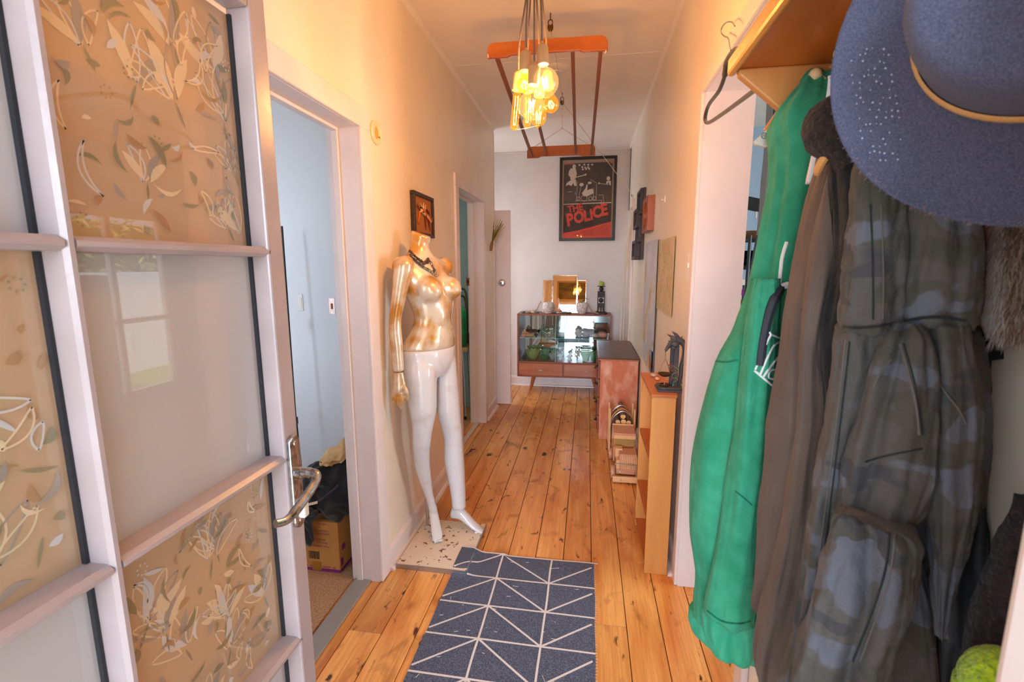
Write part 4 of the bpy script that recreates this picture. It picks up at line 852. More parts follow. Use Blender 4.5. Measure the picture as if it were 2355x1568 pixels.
fluted('fluted_bowl', 'large fluted yellow-green glass bowl at the bottom left of the cabinet', 'bowl', -0.62, 5.42, BZ, 0.05, 0.098, 0.105, GG[3], 10)
fluted('fluted_bowl', 'second pale green bowl nested behind the large fluted bowl', 'bowl', -0.475, 5.488, BZ, 0.035, 0.048, 0.10, GG[0], 9)
fluted('glass_bowl', 'small bottle-green glass bowl right of the large fluted bowl', 'bowl', -0.475, 5.38, BZ, 0.035, 0.048, 0.06, GG[1], 8)
fluted('glass_dish', 'clear fluted glass dish beside the small green bowl', 'dish', -0.385, 5.40, BZ, 0.03, 0.05, 0.07, GG[2], 8)
fluted('glass_tumbler', 'pale green ribbed glass behind the clear dish', 'glass', -0.375, 5.50, BZ, 0.028, 0.04, 0.095, GG[0], 10)
m = MB().lathe([(0.03, 0), (0.034, 0.004), (0.040, 0.03), (0.052, 0.06), (0.058, 0.062), (0.060, 0.085), (0.068, 0.088), (0.070, 0.122), (0.066, 0.122), (0.060, 0.09), (0.03, 0.01), (0, 0.01)], (0.0, 5.42, BZ), 28)
tag(m.build('tiered_bowl', JADE, smooth=True), 'tall jade green tiered bowl at the bottom right of the cabinet', 'bowl')
fluted('glass_vase', 'small blue-green glass vase right of the jade bowl', 'vase', 0.085, 5.40, BZ, 0.03, 0.04, 0.11, GG[1], 7)
fluted('glass_tumbler', 'clear ribbed tumbler beside the blue-green vase', 'glass', 0.16, 5.44, BZ, 0.03, 0.036, 0.12, GG[2], 9)
fluted('glass_tumbler', 'dark green glass in the right corner of the cabinet', 'glass', 0.215, 5.38, BZ, 0.025, 0.032, 0.09, GG[1], 8)
ROCKM = [M('grey green stone', rgb(124, 132, 122), 0.7, col2=rgb(92, 98, 90), nscale=30, bump=0.4, bscale=60), M('brown stone', rgb(122, 96, 76), 0.75, col2=rgb(80, 60, 48), nscale=30, bump=0.5, bscale=60),
         M('pale shell', rgb(214, 200, 184), 0.5, col2=rgb(186, 168, 150), nscale=24, bump=0.3, bscale=60), M('dark stone', rgb(58, 54, 52), 0.6, bump=0.4, bscale=60), M('pink shell', rgb(214, 160, 140), 0.5, bump=0.2, bscale=60)]
def stone(name, label, cat, c, r, mt, seed, group=None, rough=0.25, seg=14, rg=9):
    m = MB(); m.ball((0, 0, 0), r, seg, rg); c = Vector(c); s = Vector((seed * 3.1, seed * 1.7, seed))
    mr = max(r)
    m.v = [c + q * (1 + rough * nz(q / mr * 1.3 + s)) for q in m.v]
    lo = min(q.z for q in m.v); m.v = [q + V(0, 0, c.z - lo) for q in m.v]
    return tag(m.build(name, mt, smooth=True, angle=180), label, cat, group)
stone('coral_rock', 'rounded brown coral rock on the glass shelf, right half', 'rock', (-0.09, 5.42, SZ), (0.04, 0.03, 0.05), ROCKM[1], 1, rough=0.5)
stone('dark_rock', 'dark crystal rock in the middle right of the glass shelf', 'rock', (0.02, 5.40, SZ), (0.06, 0.035, 0.03), ROCKM[3], 2, rough=0.6)
stone('white_shell', 'pale shell on the glass shelf beside the dark crystal', 'shell', (0.10, 5.40, SZ), (0.04, 0.03, 0.028), ROCKM[2], 3, rough=0.3)
stone('conch_shell', 'large pinkish conch shell at the right end of the glass shelf', 'shell', (0.19, 5.42, SZ), (0.065, 0.04, 0.036), ROCKM[4], 4, rough=0.35)
stone('black_pebble', 'black pebble left of the fluted bowl in the cabinet', 'stone', (-0.72, 5.36, BZ), (0.024, 0.024, 0.026), ROCKM[3], 5)
stone('black_ball', 'black ball beside the rolled paper on the glass shelf', 'ball', (-0.58, 5.40, SZ), (0.021, 0.021, 0.021), ROCKM[3], 6, rough=0.05)
m = MB().lathe([(0.004, 0), (0.021, 0), (0.021, 0.14), (0.004, 0.14)], (-0.745, 5.37, SZ + 0.021), 16, (1, 0.02, 0))
tag(m.build('rolled_scroll', M('kraft paper roll', rgb(186, 140, 100), 0.7), smooth=True), 'rolled brown paper tube at the left of the glass shelf', 'paper roll')
m = MB()
for k in range(16): a = k * 0.9; rr = 0.003 + k * 0.0012; m.ball((-0.725 + rr * math.cos(a), 5.335, SZ + 0.024 + rr * math.sin(a)), (0.009, 0.006, 0.009), 7, 5)
tag(m.build('pink_rose', M('pink felt', rgb(226, 140, 132), 0.8), smooth=True), 'pink fabric rose in front of the paper tube', 'flower')
fl_ = thing('flower_sprig', 'small yellow and orange flower sprig above the pink rose', 'flower', (-0.72, 5.37, SZ))
for k, (dx, dz) in enumerate(((0, 0.075), (0.02, 0.06), (-0.015, 0.055), (0.035, 0.05))):
    MB().ball((-0.715 + dx, 5.36, SZ + dz), (0.011, 0.008, 0.013), 8, 6).build('petal', M(('yellow petal', 'orange petal')[k % 2], ((lin(232), lin(186), lin(70), 1), (lin(226), lin(120), lin(76), 1))[k % 2], 0.6), fl_, smooth=True)
    MB().tube([(-0.715 + dx * 0.5, 5.37, SZ), (-0.715 + dx, 5.362, SZ + dz)], 0.0016, 5).build('stem', M('green stem', rgb(88, 118, 62), 0.6), fl_)
r = random.Random(4)
for gi, (x, lab, nn) in enumerate(((-0.50, 'green glass flower spray left on the glass shelf', 26), (-0.43, 'white glass flower spray in the middle of the left shelf half', 26), (-0.36, 'pale glass flower spray nearest the sliding door edge', 26))):
    sp = thing('glass_spray', lab, 'ornament', (x, 5.41, SZ)); m = MB(); b = MB()
    for k in range(nn):
        e = V(x + r.uniform(-0.042, 0.042), 5.41 + r.uniform(-0.03, 0.03), SZ + r.uniform(0.04, 0.10)); m.tube([(x, 5.41, SZ), e], 0.0012, 4); b.ball(e, r.uniform(0.004, 0.008), 6, 5)
    o = m.build('stems', GG[1] if gi == 0 else GG[0], sp); o['kind'] = 'stuff'; o = b.build('blossoms', (GG[0], M('white bead glass', rgb(226, 236, 228), 0.2, coat=0.5), GG[2])[gi], sp, smooth=True); o['kind'] = 'stuff'
# figurines, faceted tree stone
WF = M('white bisque', rgb(224, 228, 234), 0.5)
for k, (x, lab, s) in enumerate(((-0.30, 'white bird figurine left of the cabinet centre', 1.0), (-0.19, 'white kneeling figurine right of the cabinet centre', 0.85))):
    m = MB().lathe([(0.03, 0), (0.03, 0.006), (0.012, 0.012), (0.010, 0.03)], (x, 5.43, BZ), 14); m.ball((x, 5.43, BZ + 0.055 * s), (0.032 * s, 0.02 * s, 0.028 * s), 12, 8).ball((x + 0.022 * s, 5.43, BZ + 0.090 * s), (0.014 * s, 0.013 * s, 0.016 * s), 10, 8).tube([(x + 0.012 * s, 5.43, BZ + 0.06 * s), (x + 0.02 * s, 5.43, BZ + 0.085 * s)], 0.011 * s, 8).tube([(x - 0.02 * s, 5.43, BZ + 0.05 * s), (x - 0.05 * s, 5.43, BZ + 0.04 * s)], [0.012 * s, 0.003], 8)
    o = m.build('figurine', WF, smooth=True); tag(o, lab, 'figurine'); remesh(o, 0.004, 3)
tr = thing('tree_ornament', 'tiny brown bead tree ornament left of the jade bowl', 'ornament', (-0.10, 5.41, BZ))
MB().tube([(-0.10, 5.41, BZ), (-0.098, 5.41, BZ + 0.07)], [0.006, 0.004], 8).build('trunk', ROCKM[1], tr); m = MB()
for k in range(40): m.ball((-0.10 + r.uniform(-0.026, 0.026), 5.41 + r.uniform(-0.02, 0.02), BZ + 0.075 + r.uniform(-0.035, 0.035)), 0.008, 6, 5)
o = m.build('bead_crown', M('bronze bead', rgb(150, 122, 84), 0.4), tr, smooth=True); o['kind'] = 'stuff'
# --- things on top of the cabinet
TZ = CZ1
mr_ = thing('stepped_mirror', 'frameless three-panel stepped mirror leaning on the cabinet top', 'mirror', (-0.26, 5.45, TZ))
MIR = M('silver mirror', rgb(232, 228, 222), 0.015, metal=1.0); MIE = M('worn mirror bevel', rgb(190, 184, 178), 0.15, metal=1.0, col2=rgb(92, 66, 50), nscale=40, ramp=(0.56, 0.62))
tl = Matrix.Rotation(-0.135, 3, 'X')
for x0, x1, zt, dy in ((-0.512, -0.402, 1.292, 0.0), (-0.400, -0.118, 1.350, 0.0), (-0.116, -0.014, 1.292, 0.0)):
    piv = (0, 5.44, TZ)
    p = MB().box(x0, x1, 5.44, 5.446, TZ + 0.002, zt, tl, piv).build('mirror_panel', MIR, mr_)
    e = 0.007
    b = MB().box(x0, x1, 5.4385, 5.440, zt - e, zt, tl, piv).box(x0, x0 + e, 5.4385, 5.440, TZ + 0.003, zt - e, tl, piv).box(x1 - e, x1, 5.4385, 5.440, TZ + 0.003, zt - e, tl, piv)
    b.build('bevel_edge', MIE, p)
VASE = M('white crackle ceramic', rgb(222, 212, 204), 0.45, col2=rgb(188, 176, 168), nscale=50, ndetail=1, ramp=(0.45, 0.55), bump=0.5, bscale=90)
vp = [(0.03, 0), (0.042, 0.002), (0.056, 0.03), (0.064, 0.07), (0.060, 0.105), (0.050, 0.128), (0.046, 0.128), (0.054, 0.10), (0.056, 0.07), (0.03, 0.012), (0, 0.012)]
vx1, vx2 = at(1260, 720, y=5.36).x, at(1338, 720, y=5.36).x
v1 = tag(MB().lathe(vp, (vx1, 5.36, TZ), 28).build('white_vase', VASE, smooth=True), 'empty white textured vase left of the mirror centre', 'vase', 'white vases on the cabinet')
v2 = tag(MB().lathe(vp, (vx2, 5.36, TZ), 28).build('white_vase', VASE, smooth=True), 'white textured vase with trailing grass on the cabinet', 'vase', 'white vases on the cabinet')
pl_ = thing('trailing_plant', 'thin trailing green plant growing from the right white vase', 'plant', (vx2, 5.36, TZ + 0.12)); r = random.Random(8)
GP = [M('grass leaf green', rgb(92, 98, 62), 0.6), M('grass leaf straw', rgb(160, 138, 84), 0.6)]
for k in range(16):
    a = r.uniform(2.2, 4.4) if k < 10 else r.uniform(-1, 1.5); L = r.uniform(0.05, 0.12); c = V(vx2, 5.36, TZ + 0.118)
    e = c + V(math.cos(a) * L, math.sin(a) * 0.04 - 0.03, r.uniform(-0.10, 0.0) if k < 10 else r.uniform(0.01, 0.04)); md = c.lerp(e, 0.45) + V(0, 0, 0.035)
    MB().tube(spline([c - V(0, 0, 0.05), c, md, e], 4), [0.0022] * 10 + [0.0016, 0.001, 0.0006], 5).build('leaf_strand', GP[k % 3 == 0], pl_)
m = MB().tube(spline([at(1245, 693, y=5.34), at(1240, 700, y=5.34), at(1234, 712, y=5.34), at(1222, 717, y=5.33), at(1205, 716, y=5.33), at(1198, 719, y=5.33)], 5), [0.006] * 10 + [0.008] * 10 + [0.005] * 6, 8)
tag(m.build('driftwood_stick', M('pale driftwood', rgb(176, 144, 114), 0.8, bump=0.4, bscale=80), smooth=True), 'pale bent driftwood stick lying left of the left vase', 'driftwood')
m = MB().tube(spline([at(1352, 698, y=5.34), at(1357, 708, y=5.34), at(1362, 717, y=5.34), at(1376, 720.5, y=5.30)], 5), [0.006] * 8 + [0.007] * 8, 8)
tag(m.build('driftwood_stick', M('pale driftwood'  , rgb(176, 144, 114)), smooth=True), 'pale driftwood stick leaning right of the plant vase', 'driftwood')
sx_ = [(1204, 0), (1211, 2), (1219, 0), (1226, 2), (1236, 0), (1277, 0), (1284, 2), (1285.5, 4), (1292, 2), (1297, 0), (1303, 0), (1310, 0)]
posn = ['leftmost of the stones on the cabinet', 'second stone from the left on the cabinet', 'third stone from the left on the cabinet', 'fourth stone from the left on the cabinet', 'stone just left of the left vase', 'stone just right of the left vase', 'pale stone in the middle group between the vases', 'stone topping the middle group between the vases', 'pale flat stone right in the middle group', 'grey-green stone in the middle between the vases', 'second stone left of the plant vase', 'stone just left of the plant vase']
for k, (px, mt) in enumerate(sx_):
    p = at(px, 716, y=5.335); up2 = 0.022 if k == 7 else 0
    stone('beach_stone', posn[k], 'stone', (p.x, 5.325 + (k % 3) * 0.012, TZ + up2), (0.024 if k not in (4, 9) else 0.030, 0.018, 0.012 if k != 7 else 0.016), ROCKM[(0, 2, 4)[(0, 2, 4).index(mt)]] if mt in (0, 2, 4) else ROCKM[0], k + 10, 'stones along the cabinet top')
# tall candle holder
chx = at(1382, 700, y=5.37).x; ch = thing('candle_holder', 'tall dark carved candle holder on the right of the cabinet', 'candle holder', (chx, 5.37, TZ))
CARV = M('dark carved resin', rgb(62, 56, 54), 0.55, col2=rgb(40, 36, 36), nscale=30, bump=0.5, bscale=70); CLT = M('silvered stone inset', rgb(150, 146, 142), 0.4, metal=0.4)
MB().lathe([(0.075, 0), (0.075, 0.012), (0.058, 0.024), (0.045, 0.030), (0.0, 0.03)], (chx, 5.37, TZ), 6).build('base', CARV, ch)
MB().box(chx - 0.040, chx + 0.040, 5.335, 5.405, TZ + 0.028, TZ + 0.255).build('column', CARV, ch, bevel=0.004)
MB().box(chx - 0.030, chx + 0.030, 5.330, 5.336, TZ + 0.125, TZ + 0.185).build('inset_square', CLT, ch); MB().lathe([(0.029, 0), (0.027, 0.006), (0.018, 0.003), (0.010, 0.008), (0, 0.009)], (chx, 5.331, TZ + 0.155), 20, (0, -1, 0)).build('carved_disc', CARV, ch, smooth=True)
for dx in (-0.016, 0.014): MB().tube([(chx + dx, 5.327, TZ + 0.03), (chx + dx, 5.327, TZ + 0.062)], [0.010, 0.005], 8).ball((chx + dx, 5.327, TZ + 0.068), 0.007, 8, 6).build('tiny_figure', CLT if dx > 0 else M('tan resin', rgb(190, 160, 120), 0.6), ch, smooth=True)
MB().ball((chx, 5.37, TZ + 0.280), 0.026, 16, 10).build('ball', CARV, ch, smooth=True)
MB().lathe([(0.0, 0.302), (0.015, 0.303), (0.045, 0.308), (0.048, 0.312), (0.044, 0.313), (0.0, 0.311)], (chx, 5.37, TZ), 24).build('drip_pan', CARV, ch, smooth=True)
cd = thing('green_candle', 'short green pillar candle on the tall candle holder', 'candle', (chx + 0.002, 5.37, TZ + 0.313))
MB().loft([[V(chx + 0.002 + 0.030 * math.cos(t), 5.37 + 0.030 * math.sin(t), TZ + 0.3135 + h + (0.008 * (-math.cos(t)) if h else 0)) for t in [2 * PI * k / 24 for k in range(24)]] for h in (0.0, 0.048)]).build('wax', M('green wax', rgb(96, 152, 34), 0.4, col2=rgb(150, 160, 40), nscale=12, ss=0.2), cd, smooth=True)
MB().tube([(chx + 0.002, 5.37, TZ + 0.36), (chx + 0.003, 5.37, TZ + 0.372)], 0.0012, 5).build('wick', BLACK, cd)

# ------------------------------------------------------------------ drawer chest against the right wall
RUST = M('scraped red-brown paint', rgb(196, 110, 72), 0.55, col2=rgb(228, 184, 160), nscale=11, stretch=(1, 1, 0.45), ndetail=10, ramp=(0.46, 0.74), bump=0.15, bscale=50)
CTOP = wood('dark worn top', rgb(104, 62, 44), rgb(78, 44, 32), 'Y', 8, 0.35)
DX0, DX1, DY0, DY1, DZ = 0.108, 0.425, 3.86, 4.80, 0.703
chs = thing('drawer_chest', 'scraped red-brown chest of drawers facing left against the right wall', 'chest of drawers', (0.27, 4.33, 0))
MB().box(DX0 + 0.012, DX1, DY0, DY1, 0.0, DZ - 0.02).build('carcass', RUST, chs, bevel=0.003)
MB().box(DX0 - 0.004, DX1 + 0.004, DY0 - 0.006, DY1 + 0.004, DZ - 0.02, DZ).build('top', [CTOP], chs, bevel=0.004)
MB().box(DX0 - 0.003, DX1 + 0.003, DY0 - 0.0075, DY0 - 0.0055, DZ - 0.021, DZ - 0.012).build('top_lip', wood('orange edge', rgb(190, 106, 56), rgb(166, 86, 44), 'X', 10, 0.4), chs)
for k in range(4):
    z0 = 0.05 + k * 0.157
    d = MB().box(DX0 - 0.004, DX0 + 0.012, DY0 + 0.02, DY1 - 0.02, z0, z0 + 0.150).build('drawer', wood('drawer front', rgb(150, 84, 54), rgb(120, 62, 40), 'Y', 9, 0.4), chs, bevel=0.003)
    for y in (DY0 + 0.12, DY1 - 0.16):
        MB().loft([[V(DX0 - 0.004 - s * 0.026 * math.sin(t), y + 0.04 * math.cos(t) * (1 - 0.25 * s), z0 + 0.085 + 0.02 * (1 - s)) for t in [PI * j / 12 for j in range(13)]] for s in (0.0, 0.5, 0.9, 1.0)], closed=False).build('cup_pull', M('dark bronze', rgb(52, 44, 40), 0.4, metal=0.7), d, smooth=True)
# ------------------------------------------------------------------ narrow bookshelf
BW = wood('honey pine shelf', rgb(226, 164, 94), rgb(198, 130, 62), 'Z', 7, 0.4, coat=0.1); BWT = wood('reddish shelf top', rgb(206, 128, 74), rgb(184, 104, 56), 'Y', 9, 0.4); BWS = wood('reddish shelf board', rgb(190, 104, 48), rgb(160, 80, 34), 'Y', 8, 0.35)
SX0, SX1, SY0, SY1, STZ = 0.297, 0.402, 2.112, 2.555, 0.882
bs = thing('narrow_bookshelf', 'narrow honey pine bookshelf standing side-on against the right wall', 'bookshelf', (0.35, 2.33, 0))
MB().box(SX0, SX1, SY0, SY0 + 0.016, 0, STZ - 0.014).build('side_panel', BW, bs, bevel=0.002); MB().box(SX0, SX1, SY1 - 0.016, SY1, 0, STZ - 0.014).build('side_panel', BW, bs, bevel=0.002)
MB().box(SX0 - 0.004, SX1 + 0.004, SY0 - 0.004, SY1 + 0.004, STZ - 0.014, STZ).build('top', BWT, bs, bevel=0.002)
MB().box(SX1 - 0.006, SX1, SY0 + 0.016, SY1 - 0.016, 0.02, STZ - 0.014).build('back_board', BW, bs)
for py, px in ((1052, 1500), (1190, 1488), (1292, 1478)):
    z = at(px, py, y=SY0 + 0.02).z; MB().box(SX0 + 0.002, SX1 - 0.006, SY0 + 0.016, SY1 - 0.016, z - 0.016, z).build('shelf', BWS, bs, bevel=0.002)
for zz in (0.80, 0.10): MB().box(SX0 - 0.002, SX0 + 0.010, SY1 - 0.018, SY1 - 0.004, zz - 0.02, zz + 0.05).build('corner_block', BW, bs, bevel=0.002)
stone('pale_pebble', 'pale oval pebble at the back of the bookshelf top', 'pebble', at(1503, 866, z=STZ), (0.016, 0.024, 0.009), ROCKM[2], 31, rough=0.12)
stone('pink_pebble', 'small pinkish pebble in front of the pale oval one', 'pebble', at(1512, 874, z=STZ), (0.012, 0.017, 0.008), M('peach stone', rgb(226, 176, 140), 0.6, bump=0.3, bscale=80), 32, rough=0.35)
stone('yellow_stone', 'yellow ring-shaped stone just inside the middle shelf', 'stone', (0.36, 2.16, at(1500, 1052, y=SY0 + 0.02).z), (0.014, 0.012, 0.022), M('ochre stone', rgb(206, 150, 60), 0.6), 33, rough=0.2)
# ------------------------------------------------------------------ dragon statue with hanging pan
dg_ = thing('dragon_statue', 'dark dragon statue curled over a pillar holding a hanging pan', 'statue', at(1540, 905, z=STZ))
DR = M('dark grey resin', rgb(72, 72, 78), 0.5, col2=rgb(112, 96, 86), nscale=22, ramp=(0.5, 0.75), bump=0.5, bscale=90); BRZ = M('bronze pan', rgb(92, 70, 52), 0.4, metal=0.6)
DYY = 2.20
def D(px, py, dy=0.0): return at(px, py, y=DYY + dy)
bx0, bx1 = D(1506, 905).x, D(1566, 905).x; z0 = STZ
MB().box(bx0 + 0.006, bx1 - 0.002, 2.150, 2.262, z0, z0 + 0.010).build('base_slab', DR, dg_, bevel=0.002); MB().box(bx0 + 0.012, bx1 - 0.008, 2.156, 2.256, z0 + 0.010, z0 + 0.020).build('base_slab', DR, dg_, bevel=0.002)
MB().lathe([(0.022, 0), (0.024, 0.006), (0.020, 0.010), (0.017, 0.004), (0, 0.004)], (bx0 + 0.040, 2.195, z0 + 0.020), 20).build('candle_cup', BRZ, dg_, smooth=True)
MB().tube([(bx0 + 0.040, 2.195, z0 + 0.024), (bx0 + 0.040, 2.195, z0 + 0.034)], 0.002, 6).build('wick', ROCKM[2], dg_)
for px0, px1, dy in ((1546, 1557, 0.0), (1538, 1548, 0.025)):
    a, b = D(px0, 890, dy), D(px1, 890, dy); MB().box(a.x, b.x, DYY + dy - 0.010, DYY + dy + 0.010, z0 + 0.018, D(1550, 795, dy).z).build('pillar', DR, dg_, bevel=0.002)
m = MB(); P = spline([D(1531, 806, -0.01), D(1537, 796, -0.008), D(1545, 786), D(1556, 781), D(1568, 786), D(1576, 796), D(1577, 812), D(1573, 828), D(1568, 842), D(1566, 860), D(1563, 876), D(1559, 890)], 5)
rr = [0.006, 0.008, 0.011, 0.014, 0.015, 0.015, 0.014, 0.013, 0.011, 0.010, 0.008, 0.004]
def rad(k): t = k / 5; i = min(int(t), 10); return rr[i] + (rr[i + 1] - rr[i]) * (t - i)
m.tube(P, [rad(k) for k in range(len(P))], 12)
m.ball(D(1553, 792, -0.012), (0.019, 0.014, 0.015), 12, 8).ball(D(1549, 800, -0.016), (0.012, 0.010, 0.008), 10, 6)
o = m.build('dragon_body', DR, dg_, smooth=True, angle=180)
m = MB().loft([[D(px, py, -0.012) + V(0, 0, 0.009 * s * math.sin(t)) + V(0.009 * s * math.cos(t), 0.004 * math.cos(t), 0) for t in [2 * PI * k / 10 for k in range(10)]] for px, py, s in ((1546, 790, 1.1), (1541, 794, 1.2), (1536, 799, 0.9), (1532, 805, 0.6), (1530.5, 809, 0.3))])
m.build('dragon_head', DR, dg_, smooth=True, angle=180)
for pts in (((1532, 767), (1552, 772), (1557, 782), (1548, 782)), ((1545.5, 762), (1558, 767), (1567, 778), (1556, 778))):
    MB().prism([(D(*p).x, D(*p).z) for p in pts], (0, 0.006, 0), (0, DYY - 0.004 + (0.01 if pts[0][0] > 1540 else -0.012), 0)).build('wing', DR, dg_, bevel=0.0015)
m = MB()
for k in range(13):
    i = int(8 + k * 3.6); p = P[min(i, len(P) - 2)]; d = (P[min(i + 1, len(P) - 1)] - P[i - 1]).normalized(); s = V(-d.z, 0, d.x); 
    if s.x < 0 and k > 1: s = -s
    if k <= 1: s = V(-0.5, 0, 0.8)
    m.tube([p + s * rad(min(i, 54)) * 0.8, p + s * (rad(min(i, 54)) + 0.009)], [0.0045, 0.0006], 6)
for px, py in ((1533, 796), (1536, 790), (1538, 785), (1541, 781)): m.tube([D(px + 3, py + 2, -0.012), D(px - 1.5, py - 1, -0.012)], [0.004, 0.0006], 6)
o = m.build('spikes', DR, dg_); o['kind'] = 'stuff'
tipp = D(1530.5, 809, -0.012); j = D(1531, 823, -0.012); pc_ = D(1529, 858, -0.012)
MB().tube([tipp, j], 0.0012, 5).build('pan_chain', BRZ, dg_)
for dx, dy in ((-0.030, 0), (0.028, 0.012), (0.020, -0.02)): MB().tube([j, pc_ + V(dx, dy, 0)], 0.0010, 5).build('pan_chain', BRZ, dg_)
MB().lathe([(0.0, -0.016), (0.016, -0.014), (0.027, -0.007), (0.032, 0.0), (0.030, 0.001), (0.025, -0.005), (0, -0.012)], pc_, 24).build('pan', BRZ, dg_, smooth=True)
vine = [D(1547, 840, -0.016), D(1558, 848, -0.016), D(1560, 854, -0.016), D(1548, 860, -0.016), D(1546, 868, -0.016), D(1558, 872, -0.016), D(1548, 880, -0.016), D(1547, 888, -0.016)]
vn = MB().tube(spline(vine, 5), 0.0011, 5).build('vine', M('pale vine', rgb(150, 150, 110), 0.6), dg_)
for k, (px, py) in enumerate(((1539, 839), (1548, 841), (1540, 851), (1545, 871), (1536, 881), (1547, 852))): MB().ball(D(px, py, -0.018), 0.0032, 7, 5).build('rosebud', M('red bud', rgb(206, 40, 54), 0.5), vn, smooth=True)
for k, (px, py) in enumerate(((1560, 846), (1554, 853), (1546, 862), (1555, 868), (1549, 886), (1538, 897))): MB().ball(D(px, py, -0.018), (0.0035, 0.0015, 0.005), 7, 5).build('leaf', M('green leaf paint', rgb(70, 130, 60), 0.5), vn, smooth=True)

# ------------------------------------------------------------------ wooden toy logging truck
TW = wood('pale toy wood', rgb(228, 182, 134), rgb(212, 160, 110), 'Y', 9, 0.45); TW2 = wood('pinkish toy wood', rgb(206, 150, 118), rgb(190, 130, 98), 'Y', 9, 0.45); TWD = wood('amber toy board', rgb(190, 142, 76), rgb(172, 122, 60), 'X', 9, 0.45)
tk = thing('toy_truck', 'wooden toy logging truck with a load of tied sticks', 'toy truck', (0.27, 3.35, 0))
TX0, TX1, TY0 = 0.188, 0.372, 3.04
cx = (TX0 + TX1) / 2; zc = 0.045
MB().box(TX0 + 0.03, TX1 - 0.03, TY0 + 0.02, 3.66, zc + 0.02, zc + 0.05).build('chassis', TW2, tk, bevel=0.003)
bp_ = MB().box(TX0 + 0.008, TX1 - 0.008, TY0, TY0 + 0.022, 0.012, 0.052).build('bumper', TW, tk, bevel=0.003); MB().lathe([(0.006, 0), (0.005, 0.004), (0, 0.004)], (cx - 0.03, TY0, 0.03), 10, (0, -1, 0)).build('bolt', STEEL, bp_)
MB().box(TX0 + 0.05, TX1 - 0.02, TY0 + 0.03, TY0 + 0.15, zc + 0.03, zc + 0.155).build('bonnet', TW2, tk, bevel=0.003)
for k in range(9): MB().box(cx - 0.026 + k * 0.0115, cx - 0.026 + k * 0.0115 + 0.0075, TY0 + 0.024, TY0 + 0.031, 0.062, 0.192).build('grille_slat', TW, tk, bevel=0.0015)
MB().box(TX0 + 0.030, TX0 + 0.052, TY0 + 0.030, TY0 + 0.10, zc + 0.02, zc + 0.11).build('wing_block', TW, tk, bevel=0.003); MB().box(TX0 + 0.026, TX0 + 0.075, TY0 + 0.10, TY0 + 0.16, zc + 0.10, zc + 0.165).build('wing_block', TW, tk, bevel=0.003)
m = MB().tube(spline([(TX0 + 0.022, TY0 + 0.016, 0.052), (TX0 + 0.022, TY0 + 0.014, 0.125), (TX0 + 0.034, TY0 + 0.014, 0.136), (TX1 - 0.034, TY0 + 0.014, 0.136), (TX1 - 0.022, TY0 + 0.014, 0.125), (TX1 - 0.022, TY0 + 0.016, 0.052)], 5), 0.0035, 8)
m.build('bull_bar', STEEL, tk, smooth=True)
for dx in (0.036, 0.055): MB().ball((TX0 + dx, TY0 + 0.022, 0.078), 0.007, 10, 7).build('headlamp', STEEL, tk, smooth=True)
MB().box(TX0 + 0.02, TX1 - 0.02, TY0 + 0.20, TY0 + 0.215, zc + 0.05, zc + 0.24).build('cab_panel', TWD, tk, bevel=0.003)
MB().box(TX0 + 0.018, TX1 - 0.018, TY0 + 0.16, TY0 + 0.34, zc + 0.235, zc + 0.255).build('cab_roof', TW2, tk, bevel=0.004); MB().box(TX0 + 0.018, TX1 - 0.018, TY0 + 0.155, TY0 + 0.165, zc + 0.215, zc + 0.24).build('cab_visor', TW, tk, bevel=0.002)
MB().box(TX0 + 0.016, TX1 - 0.016, TY0 + 0.335, TY0 + 0.350, zc + 0.05, zc + 0.262).build('headboard', TW, tk, bevel=0.003)
for s in (0, 1):
    x = TX0 + 0.016 if s == 0 else TX1 - 0.028
    MB().box(x, x + 0.012, TY0 + 0.16, TY0 + 0.335, zc + 0.05, zc + 0.15).build('cab_door', TW2, tk, bevel=0.003)
    for yy in (TY0 + 0.40, TY0 + 0.56):
        xs = TX0 - 0.006 if s == 0 else TX1 - 0.012
        MB().prism([(0, 0), (0.03, 0), (0.03, 0.30), (0.015, 0.325), (0, 0.312)], (0.012, 0, 0), (xs, yy, zc + 0.03), (0, 1, 0)).build('stake', TW, tk, bevel=0.002)
    for yy in (TY0 + 0.09, TY0 + 0.42, TY0 + 0.53):
        xw = TX0 - 0.002 if s == 0 else TX1 - 0.022
        w = MB().lathe([(0.0, 0), (0.044, 0), (0.046, 0.004), (0.046, 0.018), (0.044, 0.024), (0.0, 0.024)], (xw, yy, 0.046), 24, (1, 0, 0)).build('wheel', TW2, tk, smooth=True)
        MB().lathe([(0.006, 0), (0.004, 0.005), (0, 0.005)], (xw if s == 0 else xw + 0.024, yy, 0.046), 10, (-1 if s == 0 else 1, 0, 0)).build('axle_cap', STEEL, w)
BARK = M('brown bark', rgb(132, 98, 80), 0.8, col2=rgb(104, 74, 60), nscale=18, stretch=(1, 0.2, 1), bump=0.4, bscale=50); CUT = M('sawn log end', rgb(228, 186, 128), 0.7, col2=rgb(206, 158, 98), nscale=30)
r = random.Random(6); lg = [(-0.055, 0.150), (-0.018, 0.146), (0.022, 0.148), (0.058, 0.152), (-0.040, 0.188), (0.0, 0.190), (0.042, 0.188), (-0.056, 0.226), (-0.018, 0.230), (0.022, 0.232), (0.056, 0.226), (-0.036, 0.266), (0.004, 0.272), (0.042, 0.262), (0.0, 0.312)]
